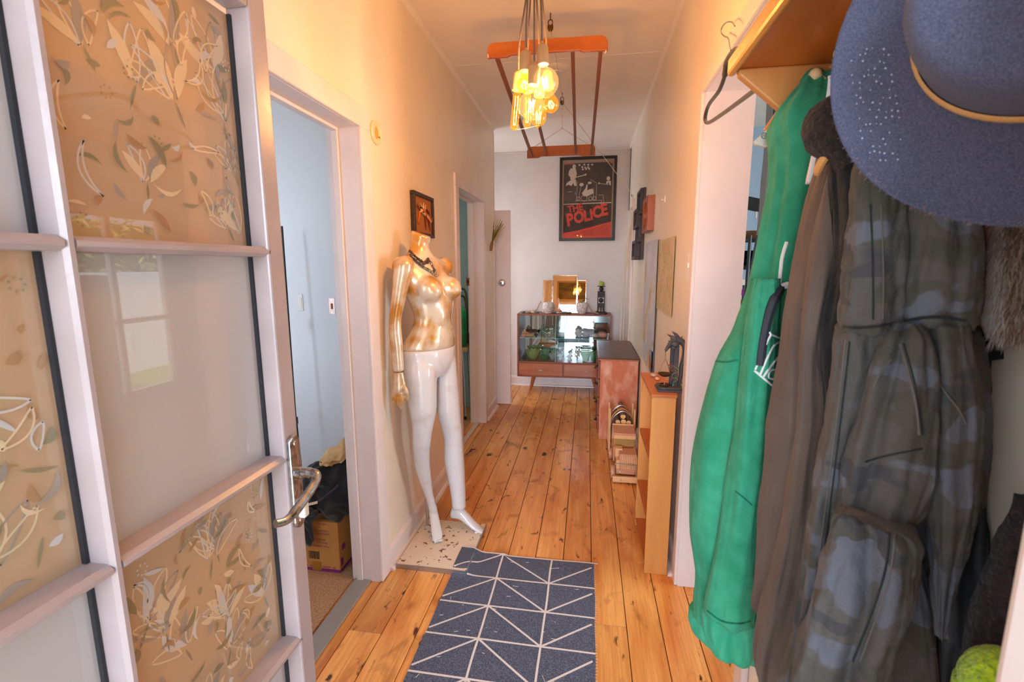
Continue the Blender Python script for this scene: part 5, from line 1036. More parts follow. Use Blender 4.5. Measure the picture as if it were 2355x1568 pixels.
for k, (dx, dz) in enumerate(lg):
    rr_ = r.uniform(0.018, 0.0215); y0, y1 = TY0 + 0.36 + r.uniform(0, 0.02), TY0 + 0.66 + r.uniform(-0.02, 0.03)
    lo = MB().lathe([(rr_, 0), (rr_ * 0.98, (y1 - y0) / 2), (rr_ * 0.95, y1 - y0)], (cx + dx, y0, zc + dz), 12, (0, 1, r.uniform(-0.03, 0.05))).build('log', BARK, tk, smooth=True)
    MB().lathe([(0.0, -0.0006), (rr_ * 0.93, -0.0004), (rr_ * 0.96, 0.001)], (cx + dx, y0, zc + dz), 12, (0, 1, 0)).build('cut_end', CUT, lo)
for yy, mt in ((TY0 + 0.41, STEEL), (TY0 + 0.56, STEEL), (TY0 + 0.46, M('orange cord', rgb(206, 150, 80), 0.7)), (TY0 + 0.48, M('orange cord', rgb(206, 150, 80)))):
    MB().tube(spline([(TX0 + 0.006, yy, zc + 0.16), (cx - 0.072, yy, zc + 0.275), (cx, yy, zc + 0.338), (cx + 0.072, yy, zc + 0.278), (TX1 - 0.006, yy, zc + 0.16)], 5), 0.0026, 6).build('load_wire', mt, tk, smooth=True)

# ------------------------------------------------------------------ right wall: maps, carving, oval frame, switch
def wavy(name, label, y0, y1, z0, z1, mt, amp, seed, cat='map', ny=30, nz_=24, off=0.006, skew=0.0):
    m = MB(); F_ = []
    for s in (0, 1):
        R_ = []
        for j in range(nz_ + 1):
            z = z0 + (z1 - z0) * j / nz_; row = []
            for i in range(ny + 1):
                y = y0 + (y1 - y0) * i / ny; e = amp * (1 + nz((y * 7 + seed, z * 3, seed))) * (0.3 + 0.7 * abs(math.sin(PI * i / ny)))
                row.append(V(XR - off - e + s * 0.0006, y, z + skew * i / ny))
            R_.append(row)
        m.loft(R_ if s else R_[::-1], closed=False)
    return tag(m.build(name, mt, smooth=True, angle=180), label, cat)
def map_mat(name, c1, c2, c3, sc, p=(0.42, 0.5, 0.58)):
    m = bpy.data.materials.new(name); m.use_nodes = True; N = m.node_tree.nodes; L = m.node_tree.links; b = N['Principled BSDF']; b.inputs['Roughness'].default_value = 0.45
    tc = N.new('ShaderNodeTexCoord'); n = N.new('ShaderNodeTexNoise'); n.inputs['Scale'].default_value = sc; n.inputs['Detail'].default_value = 7; L.new(tc.outputs['Object'], n.inputs[0])
    r_ = N.new('ShaderNodeValToRGB'); e = r_.color_ramp.elements; e[0].position = p[0]; e[0].color = c1; e[1].position = p[2]; e[1].color = c3; x = e.new(p[1]); x.color = c2
    L.new(n.outputs[0], r_.inputs[0]); L.new(r_.outputs[0], b.inputs['Base Color']); return m
MAP1 = map_mat('printed terrain map', rgb(210, 186, 140), rgb(196, 196, 130), rgb(222, 200, 170), 9); MAP2 = map_mat('printed sea chart', rgb(186, 190, 200), rgb(204, 204, 208), rgb(196, 166, 120), 3.5, (0.40, 0.55, 0.62))
wavy('terrain_map', 'green and tan terrain map sheet pinned on the right wall', 2.53, 3.09, 1.185, 1.60, MAP1, 0.002, 1)
m1 = bpy.data.objects['terrain_map']; m = MB(); r = random.Random(3)
for k in range(15):
    y = 2.56 + k * 0.035; m.bar((XR - 0.0105, y, 1.20), (XR - 0.0105, y + r.uniform(-0.01, 0.01), 1.585), 0.0016, 0.0008, (1, 0, 0))
for k in range(26):
    y = r.uniform(2.56, 3.0); z = r.uniform(1.22, 1.56); m.bar((XR - 0.0107, y, z), (XR - 0.0107, y + r.uniform(0.02, 0.08), z + r.uniform(-0.03, 0.03)), 0.0018, 0.0008, (1, 0, 0))
o = m.build('map_lines', M('map road ink', rgb(176, 140, 96), 0.6), m1); o['kind'] = 'stuff'
wavy('sea_chart', 'tall wavy bluish coast chart pinned behind the terrain map', 3.075, 3.70, 0.90, 1.615, MAP2, 0.010, 4, off=0.012)
wavy('chart_sheet', 'lower bluish chart sheet hanging under the tall chart', 3.085, 3.72, 0.70, 0.925, MAP2, 0.006, 7, off=0.004, skew=0.06)
lf = wavy('travel_leaflet', 'narrow dark leaflet with a mountain picture below the chart', 3.10, 3.205, 0.752, 0.965, M('leaflet dark blue', rgb(58, 62, 84), 0.4), 0.002, 9, 'leaflet', 8, 8, 0.014)
MB().box(XR - 0.0195, XR - 0.0190, 3.108, 3.198, 0.83, 0.90).build('leaflet_sky', M('leaflet sky', rgb(120, 160, 206), 0.5), lf); MB().prism([(3.108, 0.77), (3.198, 0.77), (3.198, 0.845), (3.16, 0.87), (3.108, 0.835)], (-0.0008, 0, 0), (XR - 0.0196, 0, 0), (0, 1, 0)).build('leaflet_mountain', M('leaflet mountain', rgb(150, 110, 86), 0.5), lf)
m = MB()
for k in range(4): m.box(XR - 0.0200, XR - 0.0195, 3.115, 3.19 - 0.012 * (k % 2), 0.908 + k * 0.013, 0.914 + k * 0.013)
m.build('leaflet_lines', M('leaflet yellow ink', rgb(214, 196, 140), 0.5), lf)
sc_ = thing('carved_panels', 'dark stepped wall carving of overlapping square frames', 'wall carving', (XR, 4.15, 1.48)); DKC = M('dark stained wood', rgb(66, 58, 56), 0.5, col2=rgb(50, 44, 44), nscale=16, bump=0.2, bscale=50)
for k, (y0, z0, w, h, d) in enumerate(((3.95, 1.50, 0.36, 0.56, 0.02), (3.97, 1.86, 0.30, 0.20, 0.040), (4.06, 1.76, 0.30, 0.16, 0.055), (3.96, 1.64, 0.30, 0.16, 0.045), (4.08, 1.50, 0.28, 0.16, 0.060))):
    b = MB()
    if k == 0: b.box(XR - d, XR - 0.001, y0, y0 + w, z0, z0 + h)
    else:
        f = 0.028
        b.box(XR - d, XR - 0.018, y0, y0 + w, z0, z0 + f).box(XR - d, XR - 0.018, y0, y0 + w, z0 + h - f, z0 + h).box(XR - d, XR - 0.018, y0, y0 + f, z0 + f, z0 + h - f).box(XR - d, XR - 0.018, y0 + w - f, y0 + w, z0 + f, z0 + h - f)
    b.build('back_panel' if k == 0 else 'square_frame', DKC, sc_, bevel=0.002)
of = thing('oval_frame', 'small reddish wooden frame with an oval mirror on the right wall', 'frame', (XR, 3.56, 1.69)); n = 40
m = MB(); yc, zc2 = 3.565, 1.808; A = [(0.165, 0.122), (0.165, 0.122)]
def rp(t, hw, hh): c, s = math.cos(t), math.sin(t); k = 1 / max(abs(c) / hw, abs(s) / hh); return V(0, c * k, s * k)
outer0 = [V(XR - 0.001, yc, zc2) + rp(2 * PI * i / n, 0.16, 0.122) for i in range(n)]; outer1 = [q - V(0.045, 0, 0) for q in outer0]
in1 = [V(XR - 0.046, yc + 0.105 * math.cos(2 * PI * i / n), zc2 + 0.092 * math.sin(2 * PI * i / n)) for i in range(n)]; in0 = [q + V(0.030, 0, 0) for q in in1]
m.loft([outer0, outer1, in1, in0], False); m.build('wood_surround', wood('reddish frame wood', rgb(170, 92, 50), rgb(146, 74, 38), 'Z', 14, 0.35), of, smooth=True)
MB().add(in0, [list(range(n))]).add([q + V(0.002, 0, 0) for q in in0], [list(range(n))[::-1]]).build('mirror_glass', MIR, of)
sw = thing('light_switch', 'cream light switch plate next to the wide opening', 'light switch', (XR, 2.125, 1.44))
MB().box(XR - 0.009, XR - 0.0005, 2.118, 2.19, 1.387, 1.503).build('plate', WHITEP, sw, bevel=0.003)
MB().box(XR - 0.016, XR - 0.008, 2.146, 2.162, 1.44, 1.462).build('rocker', WHITEP, sw, bevel=0.002)
wh = thing('wall_hook', 'tiny clear adhesive hook high on the right wall', 'hook', at(1528, 460, x=XR - 0.004)); p = at(1528, 458, x=XR - 0.004)
MB().box(XR - 0.005, XR - 0.0005, p.y - 0.012, p.y + 0.012, p.z - 0.02, p.z + 0.02).build('pad', WHITEP, wh, bevel=0.002); MB().tube([(XR - 0.004, p.y, p.z), (XR - 0.018, p.y, p.z - 0.006), (XR - 0.020, p.y, p.z + 0.006)], 0.002, 6).build('prong', WHITEP, wh)
# landscape painting over the entrance (seen in the stepped mirror)
pt = thing('landscape_painting', 'gilt framed dark landscape painting on the wall over the entrance', 'painting', (-0.35, 0.035, 2.14))
for b in ((-0.70, 0.10, 2.13, 2.17), (-0.70, 0.10, 2.56, 2.60), (-0.70, -0.66, 2.17, 2.56), (0.06, 0.10, 2.17, 2.56)): MB().box(b[0], b[1], 0.031, 0.058, b[2], b[3]).build('frame_bar', M('gilt frame', rgb(196, 150, 92), 0.4, metal=0.3), pt, bevel=0.005)
MB().box(-0.66, 0.06, 0.031, 0.042, 2.17, 2.56).build('canvas', M('dark landscape canvas', rgb(96, 84, 40), 0.6, col2=rgb(150, 120, 62), nscale=6, stretch=(0.6, 1, 2), ramp=(0.4, 0.7)), pt)

# ------------------------------------------------------------------ rug
RG = M('woven grey rug', rgb(66, 72, 92), 0.95, col2=rgb(106, 113, 132), nscale=330, ndetail=1, ramp=(0.44, 0.6), bump=0.5, bscale=330)
RGL = M('woven cream line', rgb(222, 214, 210), 0.95, bump=0.5, bscale=330)
rug = thing('hall_rug', 'grey flatweave rug with cream geometric lines on the floor', 'rug', (-0.27, 1.55, 0))
cA, cB = at(1064, 1264, z=0.004), at(1367, 1294, z=0.004)
uX = (cB - cA).normalized(); uX.z = 0; uY = V(uX.y, -uX.x, 0) if V(uX.y, -uX.x, 0).y < 0 else V(-uX.y, uX.x, 0); RW = (cB - cA).length
def rp_(u, v, h=0.0):
    sag = -0.020 * math.exp(-((u / RW - 0.42) / 0.30) ** 2) * math.exp(-v / 0.10) * -1
    zz = 0.0042 + 0.0012 * nz((u * 5, v * 4, 2)) + 0.010 * math.exp(-v / 0.05) * max(0, math.sin(u / RW * 5 - 0.3)) * (1 if u / RW < 0.35 else 0.3)
    over = max(0.0, min(1.0, (0.11 - u) / 0.05)) * max(0.0, min(1.0, (0.21 - v) / 0.05)); zz += 0.0235 * over
    return cA + uX * (u + 0.004 * nz((v * 5, u * 2, 7))) + uY * (v + sag * 0.6) + V(0, 0, zz - 0.004 + h)
nu, nv = 40, 70; LN = 1.25
m = MB(); g = [[rp_(RW * i / nu, LN * j / nv) for i in range(nu + 1)] for j in range(nv + 1)]
m.loft(g[::-1], closed=False); m.loft([[q - V(0, 0, 0.0042) for q in rw_] for rw_ in g], closed=False)
edge = [q for q in g[0]] + [r_[-1] for r_ in g[1:]] + g[-1][::-1][1:] + [r_[0] for r_ in g[::-1][1:-1]]
m.loft([[q - V(0, 0, 0.0042) for q in edge], edge], False)
m.build('weave', RG, rug, smooth=True)
m = MB()
def toUV(px, py): p = at(px, py, z=0.004) - cA; return p.dot(uX), p.dot(uY)
n1, n2, n3, n4 = toUV(1142, 1329), toUV(1126, 1393), toUV(1107, 1472), toUV(1263, 1336)
pit = n2[1] - n1[1]; cw = n4[0] - n1[0]; c1x, c2x = n1[0], n4[0]; v0 = n1[1]
def stripe(a, b, w=0.0085):
    a, b = V(a[0], a[1], 0), V(b[0], b[1], 0); d = (b - a); L = d.length; d.normalize(); s = V(-d.y, d.x, 0) * w / 2; pts = []
    n = max(4, int(L / 0.02))
    for k in range(n + 1):
        q = a + d * (L * k / n)
        if -1e-4 <= q.x <= RW + 1e-4 and 0 <= q.y <= LN: pts.append(q)
    if len(pts) < 2: return
    m.loft([[rp_((q - s).x, (q - s).y, 0.0009) for q in pts], [rp_((q + s).x, (q + s).y, 0.0009) for q in pts]], closed=False)
for cxx in (c1x, c2x): stripe((cxx, 0.0), (cxx, LN))
for k in range(-1, 16):
    v = v0 + k * pit
    if 0 <= v <= LN: stripe((0, v), (RW, v))
    stripe((c1x, v), (c2x, v + pit)); stripe((c1x, v), (c1x - cw, v + pit)); stripe((c2x, v + pit), (c2x + cw, v))
o = m.build('line_pattern', RGL, rug)
m = MB(); r = random.Random(12)
for k in range(46):
    u, v = r.uniform(0.02, RW - 0.02), r.uniform(0.02, LN - 0.05); a = r.uniform(-0.4, 0.4) + (PI / 2 if k % 6 == 0 else 0); L = r.uniform(0.004, 0.018) * (3 if k % 9 == 0 else 1)
    m.tube([rp_(u, v, 0.0016), rp_(u + L * math.cos(a), v + L * math.sin(a), 0.0016)], 0.0009, 4)
o = m.build('loose_threads', RGL, rug); o['kind'] = 'stuff'
m = MB()
for k in range(90): v = 0.01 + k * 0.0136; p = rp_(RW, v, 0.0); m.tube([p, p + uX * r.uniform(0.003, 0.008) + V(0, 0, -0.001)], 0.0007, 4)
for k in range(6): p = rp_(RW - 0.002, 0.006, 0.002); m.tube([p, p + uX * r.uniform(0.012, 0.024) + uY * r.uniform(-0.004, 0.012)], 0.0009, 4)
o = m.build('frayed_edge', RGL, rug); o['kind'] = 'stuff'
# ------------------------------------------------------------------ coat rack with shelf on the right wall
RK = wood('orange varnished rack', rgb(206, 116, 44), rgb(178, 88, 26), 'Y', 7, 0.35, coat=0.2); RKL = wood('pale rack bracket', rgb(222, 158, 92), rgb(202, 132, 70), 'Z', 9, 0.4)
rack = thing('coat_rack', 'orange timber coat rack with a hat shelf on the right wall', 'coat rack', (XR, 0.62, 1.66))
RX0, RY0, RY1, RZ = 0.250, 0.29, 0.962, 1.792
MB().box(RX0, XR - 0.001, RY0, RY1, RZ, RZ + 0.018).build('shelf_board', RK, rack, bevel=0.004)
MB().box(RX0 - 0.010, RX0 + 0.004, RY0, RY1 + 0.004, RZ - 0.006, RZ + 0.026).build('front_lip', wood('yellow lip', rgb(236, 168, 84), rgb(214, 140, 60), 'Y', 9, 0.35), rack, bevel=0.006)
MB().box(XR - 0.020, XR - 0.001, RY0, RY1 - 0.018, RZ - 0.105, RZ).build('back_rail', RK, rack, bevel=0.003)
for y in (RY1 - 0.020, RY0 + 0.002):
    MB().prism([(RX0 + 0.004, RZ), (XR - 0.001, RZ), (XR - 0.001, RZ - 0.135), (RX0 + 0.100, RZ - 0.090), (RX0 + 0.006, RZ - 0.010)], (0, 0.018, 0), (0, y, 0)).build('bracket', RKL, rack, bevel=0.003)
HK = M('cream peg', rgb(232, 200, 150), 0.4)
for y in (0.36, 0.50, 0.66, 0.82, 0.90):
    h = MB().tube([(XR - 0.020, y, RZ - 0.055), (XR - 0.055, y, RZ - 0.050), (XR - 0.075, y, RZ - 0.035)], [0.007, 0.006, 0.006], 8).ball((XR - 0.078, y, RZ - 0.032), 0.010, 10, 7).build('peg', HK, rack, smooth=True)

# ------------------------------------------------------------------ garments
def wrinkle(m, weave=420, sw=0.3, sc=16, st=0.55):
    """cloth relief: fine weave over soft crumpled creases"""
    N = m.node_tree.nodes; L = m.node_tree.links; b = N['Principled BSDF']; g = N.new('ShaderNodeNewGeometry')
    mp = N.new('ShaderNodeMapping'); mp.inputs['Scale'].default_value = (1, 1, 0.38); mp.inputs['Rotation'].default_value = (0.25, 0.35, 0); L.new(g.outputs['Position'], mp.inputs[0])
    n1 = N.new('ShaderNodeTexNoise'); n1.inputs['Scale'].default_value = sc; n1.inputs['Detail'].default_value = 3; n1.inputs['Distortion'].default_value = 0.8; L.new(mp.outputs[0], n1.inputs['Vector'])
    n2 = N.new('ShaderNodeTexNoise'); n2.inputs['Scale'].default_value = weave; L.new(g.outputs['Position'], n2.inputs['Vector'])
    b1 = N.new('ShaderNodeBump'); b1.inputs['Strength'].default_value = st; b1.inputs['Distance'].default_value = 0.02; L.new(n1.outputs[0], b1.inputs['Height'])
    b2 = N.new('ShaderNodeBump'); b2.inputs['Strength'].default_value = sw; b2.inputs['Distance'].default_value = 0.003; L.new(n2.outputs[0], b2.inputs['Height']); L.new(b1.outputs[0], b2.inputs['Normal']); L.new(b2.outputs[0], b.inputs['Normal'])
    return m
def fabric(name, c1, c2, nscale=30, rough=0.9, sheen=0.06, ramp=(0.35, 0.65), bump=0.35, bscale=420, stretch=(1, 1, 1), crease=0.4):
    return wrinkle(M(name, c1, rough, col2=c2, nscale=nscale, ramp=ramp, sheen=sheen, spec=0.2, stretch=stretch), bscale, bump, 16, crease)
def interp(rows, n):
    """resample the control rows of a garment"""
    P = spline([V(i, *( [0, 0])) for i in range(2)], 1); out = []; K = len(rows) - 1
    for k in range(n + 1):
        t = k / n * K; i = min(int(t), K - 1); f = t - i
        a, b, c, d = rows[max(i - 1, 0)], rows[i], rows[i + 1], rows[min(i + 2, K)]
        out.append([0.5 * (2 * b[j] + (c[j] - a[j]) * f + (2 * a[j] - 5 * b[j] + 4 * c[j] - d[j]) * f * f + (3 * b[j] - a[j] - 3 * c[j] + d[j]) * f ** 3) for j in range(len(b))])
    return out
def cloth(name, mt, parent, rows, folds=(), seed=0, steps=60, n=88, wr=0.004, pw=0.85, xmax=XR - 0.006):
    """hanging cloth body. rows: (image row, left edge, right edge, hall distance, half thickness).
    folds: (angle of the fold round the body in radians, height, sharpness, drift per row)"""
    R_ = []; m = MB()
    for k, (py, l, r_, y, dp) in enumerate(interp(rows, steps)):
        a, b = at(l, py, y=y), at(r_, py, y=y); c = (a + b) / 2; w = (b - a).length / 2
        vd = V(c.x, c.y, 0).normalized(); sd = V(vd.y, -vd.x, 0); ring = []
        for i in range(n):
            t = 2 * PI * i / n; ct, st = math.cos(t), math.sin(t)
            ex = abs(ct) ** pw * (1 if ct > 0 else -1); ey = abs(st) ** pw * (1 if st > 0 else -1)
            rr = 0.0
            for fa, fh, fs, fd in folds:
                dlt = (t - fa - fd * k / steps + 0.12 * nz((k * 0.06, fa * 3, seed)) + PI) % (2 * PI) - PI
                rr += fh * math.exp(-(dlt * fs) ** 2) * (0.75 + 0.5 * nz((k * 0.05 + fa, seed, fa)))
            rr += 0.0055 * (0.5 - abs(nz((ct * 3.2 + 0.03 * k, st * 3.2, k * 0.09 + seed * 2)))) + 0.0030 * (0.4 - abs(nz((ct * 7, st * 7 + 0.05 * k, k * 0.16 + seed))))
            rr += wr * nz((ct * 1.8, st * 1.8, k * 0.10 + seed * 5)) + wr * 0.5 * nz((ct * 4, st * 4, k * 0.22 + seed * 3))
            q = c + sd * (ex * w) - vd * (-ey * dp) + (sd * ex * 0.35 + vd * ey).normalized() * rr
            if q.x > xmax: q.x = xmax - 0.001 * ((i * 7) % 5)
            ring.append(q)
        R_.append(ring)
    m.loft(R_); o = m.build(name, mt, parent, smooth=True, angle=180)
    TREES[o.name] = BVHTree.FromPolygons([tuple(q) for q in m.v], m.f); return o
def onto_any(objs, px, py, lift):
    d = at(px, py, y=1.0) - V(0, 0, CZ); d.normalize(); best = None
    for o in objs:
        h = TREES[o.name].ray_cast(V(0, 0, CZ), d)
        if h[0] and (best is None or h[3] < best[1]): best = (h[0], h[3])
    return best[0] - d * lift if best else None
def seam(name, o, pts, mt, r, lift=0.001, n=8, seg=6, also=()):
    P = [q for q in (onto_any((o,) + tuple(also), p.x, p.z, lift) for p in spline([V(a, 0, b) for a, b in pts], n)) if q]
    if len(P) < 2: return None
    return MB().tube(P, r, seg).build(name, mt, o, smooth=True)
FT = 4.712            # angle of the side that faces the hall entrance
# --- green zip hoodie
GRN = fabric('green sweatshirt fleece', rgb(44, 140, 106), rgb(62, 158, 124), 22, bscale=300); GRN2 = fabric('green ribbing', rgb(44, 148, 114), rgb(70, 170, 134), 22, bscale=500, stretch=(3, 3, 0.3))
g = thing('green_hoodie', 'green zip hoodie with white lettering hanging at the far end of the rack', 'hoodie', (0.32, 0.9, 0.70))
gb = cloth('body', GRN, g, [(176, 1852, 1915, 0.930, 0.0150), (200, 1834, 1920, 0.930, 0.0300), (250, 1791, 1925, 0.920, 0.0438), (290, 1773, 1925, 0.920, 0.0562), (330, 1774, 1920, 0.920, 0.0625), (420, 1772, 1910, 0.920, 0.0625), (500, 1757, 1900, 0.920, 0.0625), (600, 1737, 1885, 0.920, 0.0625), (660, 1724, 1875, 0.920, 0.0650), (700, 1712, 1868, 0.920, 0.0688), (760, 1690, 1860, 0.920, 0.0725), (830, 1654, 1850, 0.920, 0.0750), (950, 1620, 1840, 0.920, 0.0750), (1050, 1601, 1830, 0.920, 0.0750), (1150, 1592, 1820, 0.920, 0.0750), (1250, 1592, 1810, 0.920, 0.0725), (1330, 1602, 1800, 0.920, 0.0625), (1400, 1600, 1795, 0.920, 0.0562), (1440, 1602, 1790, 0.920, 0.0500)],
           ((FT + 0.55, 0.012, 5, 0.2), (FT - 0.35, 0.014, 5, 0.5), (FT + 0.1, 0.010, 6, -0.3)), 1)
gs = cloth('sleeve', GRN, g, [(640, 1738, 1790, 0.850, 0.0200), (690, 1726, 1792, 0.845, 0.0325), (760, 1716, 1786, 0.845, 0.0400), (850, 1706, 1780, 0.845, 0.0425), (950, 1697, 1775, 0.845, 0.0450), (1050, 1684, 1768, 0.845, 0.0450), (1150, 1668, 1758, 0.845, 0.0450), (1250, 1652, 1748, 0.845, 0.0450), (1340, 1634, 1738, 0.845, 0.0425), (1410, 1622, 1732, 0.845, 0.0375)], ((FT - 0.5, 0.008, 4, 0.6), (FT + 0.5, 0.006, 5, -0.2)), 2, 40, 56)
gc = cloth('cuff', GRN2, g, [(1408, 1620, 1732, 0.845, 0.0387), (1425, 1618, 1731, 0.845, 0.0350), (1460, 1622, 1729, 0.845, 0.0325), (1495, 1636, 1727, 0.845, 0.0300), (1508, 1642, 1725, 0.845, 0.0225)], ((FT + 0.1, -0.008, 6, 0),), 3, 16, 56, 0.0015)
cloth('hem_band', GRN2, g, [(1425, 1590, 1790, 0.940, 0.0525), (1445, 1588, 1788, 0.940, 0.0500), (1470, 1596, 1782, 0.940, 0.0450), (1492, 1622, 1778, 0.940, 0.0375), (1500, 1640, 1774, 0.940, 0.0250)], ((FT, -0.01, 4, 0),), 4, 14, 56, 0.002)
GDK = fabric('dark green seam', rgb(24, 108, 84), rgb(30, 116, 90), 30)  # seam lines in a darker green than the fleece
seam('shoulder_seam', gb, [(1730, 642), (1760, 652), (1800, 654)], GDK, 0.0016)
seam('arm_seam', gb, [(1646, 830), (1672, 832), (1696, 828)], GDK, 0.0014)
seam('cuff_seam', gs, [(1626, 1404), (1660, 1428), (1700, 1434), (1726, 1428)], GDK, 0.0016)
seam('elbow_seam', gs, [(1692, 1130), (1712, 1146), (1730, 1162)], GDK, 0.0012)
WPR = M('white print', rgb(232, 236, 236), 0.7)
seam('zip_tape', gb, [(1800, 656), (1780, 690), (1765, 735), (1754, 790), (1748, 840)], M('dark zip tape', rgb(50, 52, 62), 0.7), 0.0075, 0.0005, 8, 6, (gs,))
zt = seam('zip_teeth', gb, [(1784, 660), (1770, 690), (1759, 735), (1750, 780), (1744, 830)], M('brass zip teeth', rgb(176, 160, 120), 0.35, metal=0.8), 0.0022, 0.0075)
seam('draw_cord', gb, [(1810, 556), (1800, 590), (1796, 620), (1793, 650)], WPR, 0.0030, 0.001)
seam('white_tag', gb, [(1796, 660), (1812, 655)], WPR, 0.006, 0.006, 3)
for pts in ([(1757, 757), (1772, 768), (1764, 786), (1737, 850)], [(1772, 768), (1796, 778)], [(1795, 786), (1776, 800), (1748, 862)], [(1748, 862), (1735, 852), (1760, 873), (1784, 892)], [(1796, 812), (1770, 846), (1756, 866)], [(1788, 850), (1772, 852), (1768, 868), (1782, 872)]):
    seam('white_lettering', gb, pts, WPR, 0.0019, 0.0012, 5, 6, (gs,))
# --- brown softshell jacket
BRN = fabric('brown softshell', rgb(92, 80, 74), rgb(104, 90, 82), 12, rough=0.75, bump=0.12, crease=0.18); BRN2 = BRN
b = thing('brown_jacket', 'plain brown softshell jacket hanging next to the green hoodie', 'jacket', (0.33, 0.72, 0.75))
bb_ = cloth('body', BRN, b, [(330, 1896, 1990, 0.735, 0.0310), (400, 1878, 1990, 0.735, 0.0543), (500, 1852, 1985, 0.735, 0.0651), (600, 1833, 1975, 0.735, 0.0713), (700, 1816, 1965, 0.735, 0.0775), (800, 1801, 1955, 0.735, 0.0775), (900, 1786, 1945, 0.735, 0.0775), (1000, 1773, 1935, 0.735, 0.0775), (1100, 1763, 1925, 0.735, 0.0775), (1200, 1753, 1915, 0.735, 0.0775), (1300, 1743, 1905, 0.735, 0.0713), (1380, 1736, 1895, 0.735, 0.0620), (1408, 1735, 1890, 0.735, 0.0465)], ((FT + 0.4, 0.008, 5, 0.2),), 5)
bs_ = cloth('sleeve', BRN, b, [(345, 1925, 1968, 0.677, 0.0180), (400, 1908, 1972, 0.672, 0.0330), (480, 1888, 1970, 0.672, 0.0420), (560, 1874, 1955, 0.672, 0.0480), (640, 1862, 1930, 0.667, 0.0510), (720, 1852, 1908, 0.667, 0.0510), (800, 1846, 1895, 0.667, 0.0480), (860, 1842, 1900, 0.667, 0.0480), (940, 1838, 1905, 0.667, 0.0510), (1040, 1828, 1893, 0.667, 0.0510), (1140, 1812, 1880, 0.667, 0.0510), (1240, 1794, 1868, 0.667, 0.0510), (1340, 1770, 1850, 0.667, 0.0480), (1420, 1748, 1834, 0.667, 0.0450), (1500, 1738, 1812, 0.667, 0.0390), (1560, 1748, 1790, 0.667, 0.0270), (1590, 1756, 1782, 0.667, 0.0150)], ((FT - 0.8, 0.006, 4, 0.3), (FT + 0.6, -0.006, 4, -0.6)), 6, 60, 56)
MB().tube(spline([onto(bs_, 1928, 352, 0.006), at(1900, 360, y=0.62), at(1884, 384, y=0.63), at(1880, 398, y=0.64)], 5), [0.002] * 5 + [0.005] * 8 + [0.004] * 3, 8).build('label_loop', M('tan label', rgb(222, 160, 96), 0.7), b, smooth=True)
# --- black fleece-lined jacket
FLC = M('dark brown fleece', rgb(62, 46, 40), 0.95, col2=rgb(38, 30, 28), nscale=160, bump=1.0, bscale=220, sheen=0.08); BLKC = fabric('black knit', rgb(34, 38, 42), rgb(26, 28, 32), 60)
k_ = thing('black_jacket', 'black jacket with a brown fleece collar between brown and camouflage jackets', 'jacket', (0.34, 0.62, 0.8))
kb = cloth('body', BLKC, k_, [(300, 1905, 2050, 0.660, 0.0300), (400, 1918, 2060, 0.640, 0.0450), (600, 1925, 2070, 0.620, 0.0525), (750, 1900, 2060, 0.620, 0.0570), (850, 1896, 2050, 0.620, 0.0570), (950, 1906, 2040, 0.620, 0.0540), (1100, 1900, 2030, 0.620, 0.0510), (1300, 1890, 2020, 0.620, 0.0450)], (), 7, 40, 56)
m = MB(); cpts = [(1925, 240, 0.66), (1898, 272, 0.64), (1893, 300, 0.63), (1915, 325, 0.62), (1945, 350, 0.62), (1965, 385, 0.62)]
Pc = spline([at(a, c, y=y) for a, c, y in cpts], 6); m.tube(Pc, [0.012 + 0.010 * math.sin(PI * min(1, (k + 3) / (len(Pc) + 4))) for k in range(len(Pc))], 16)
m.v = [q + V(nz(q * 90), nz(q * 90 + V(5, 0, 0)), nz(q * 90 + V(0, 9, 0))) * 0.004 for q in m.v]; m.build('fleece_collar', FLC, k_, smooth=True, angle=180)
ws = thing('white_shirt', 'sliver of a white shirt between the green hoodie and the fleece collar', 'shirt', (0.37, 0.8, 1.5))
cloth('body', M('white cotton', rgb(216, 224, 238), 0.9), ws, [(172, 1912, 1945, 0.80, 0.006), (230, 1905, 1940, 0.80, 0.012), (300, 1885, 1930, 0.80, 0.014), (420, 1862, 1930, 0.80, 0.014)], (), 8, 16, 32)
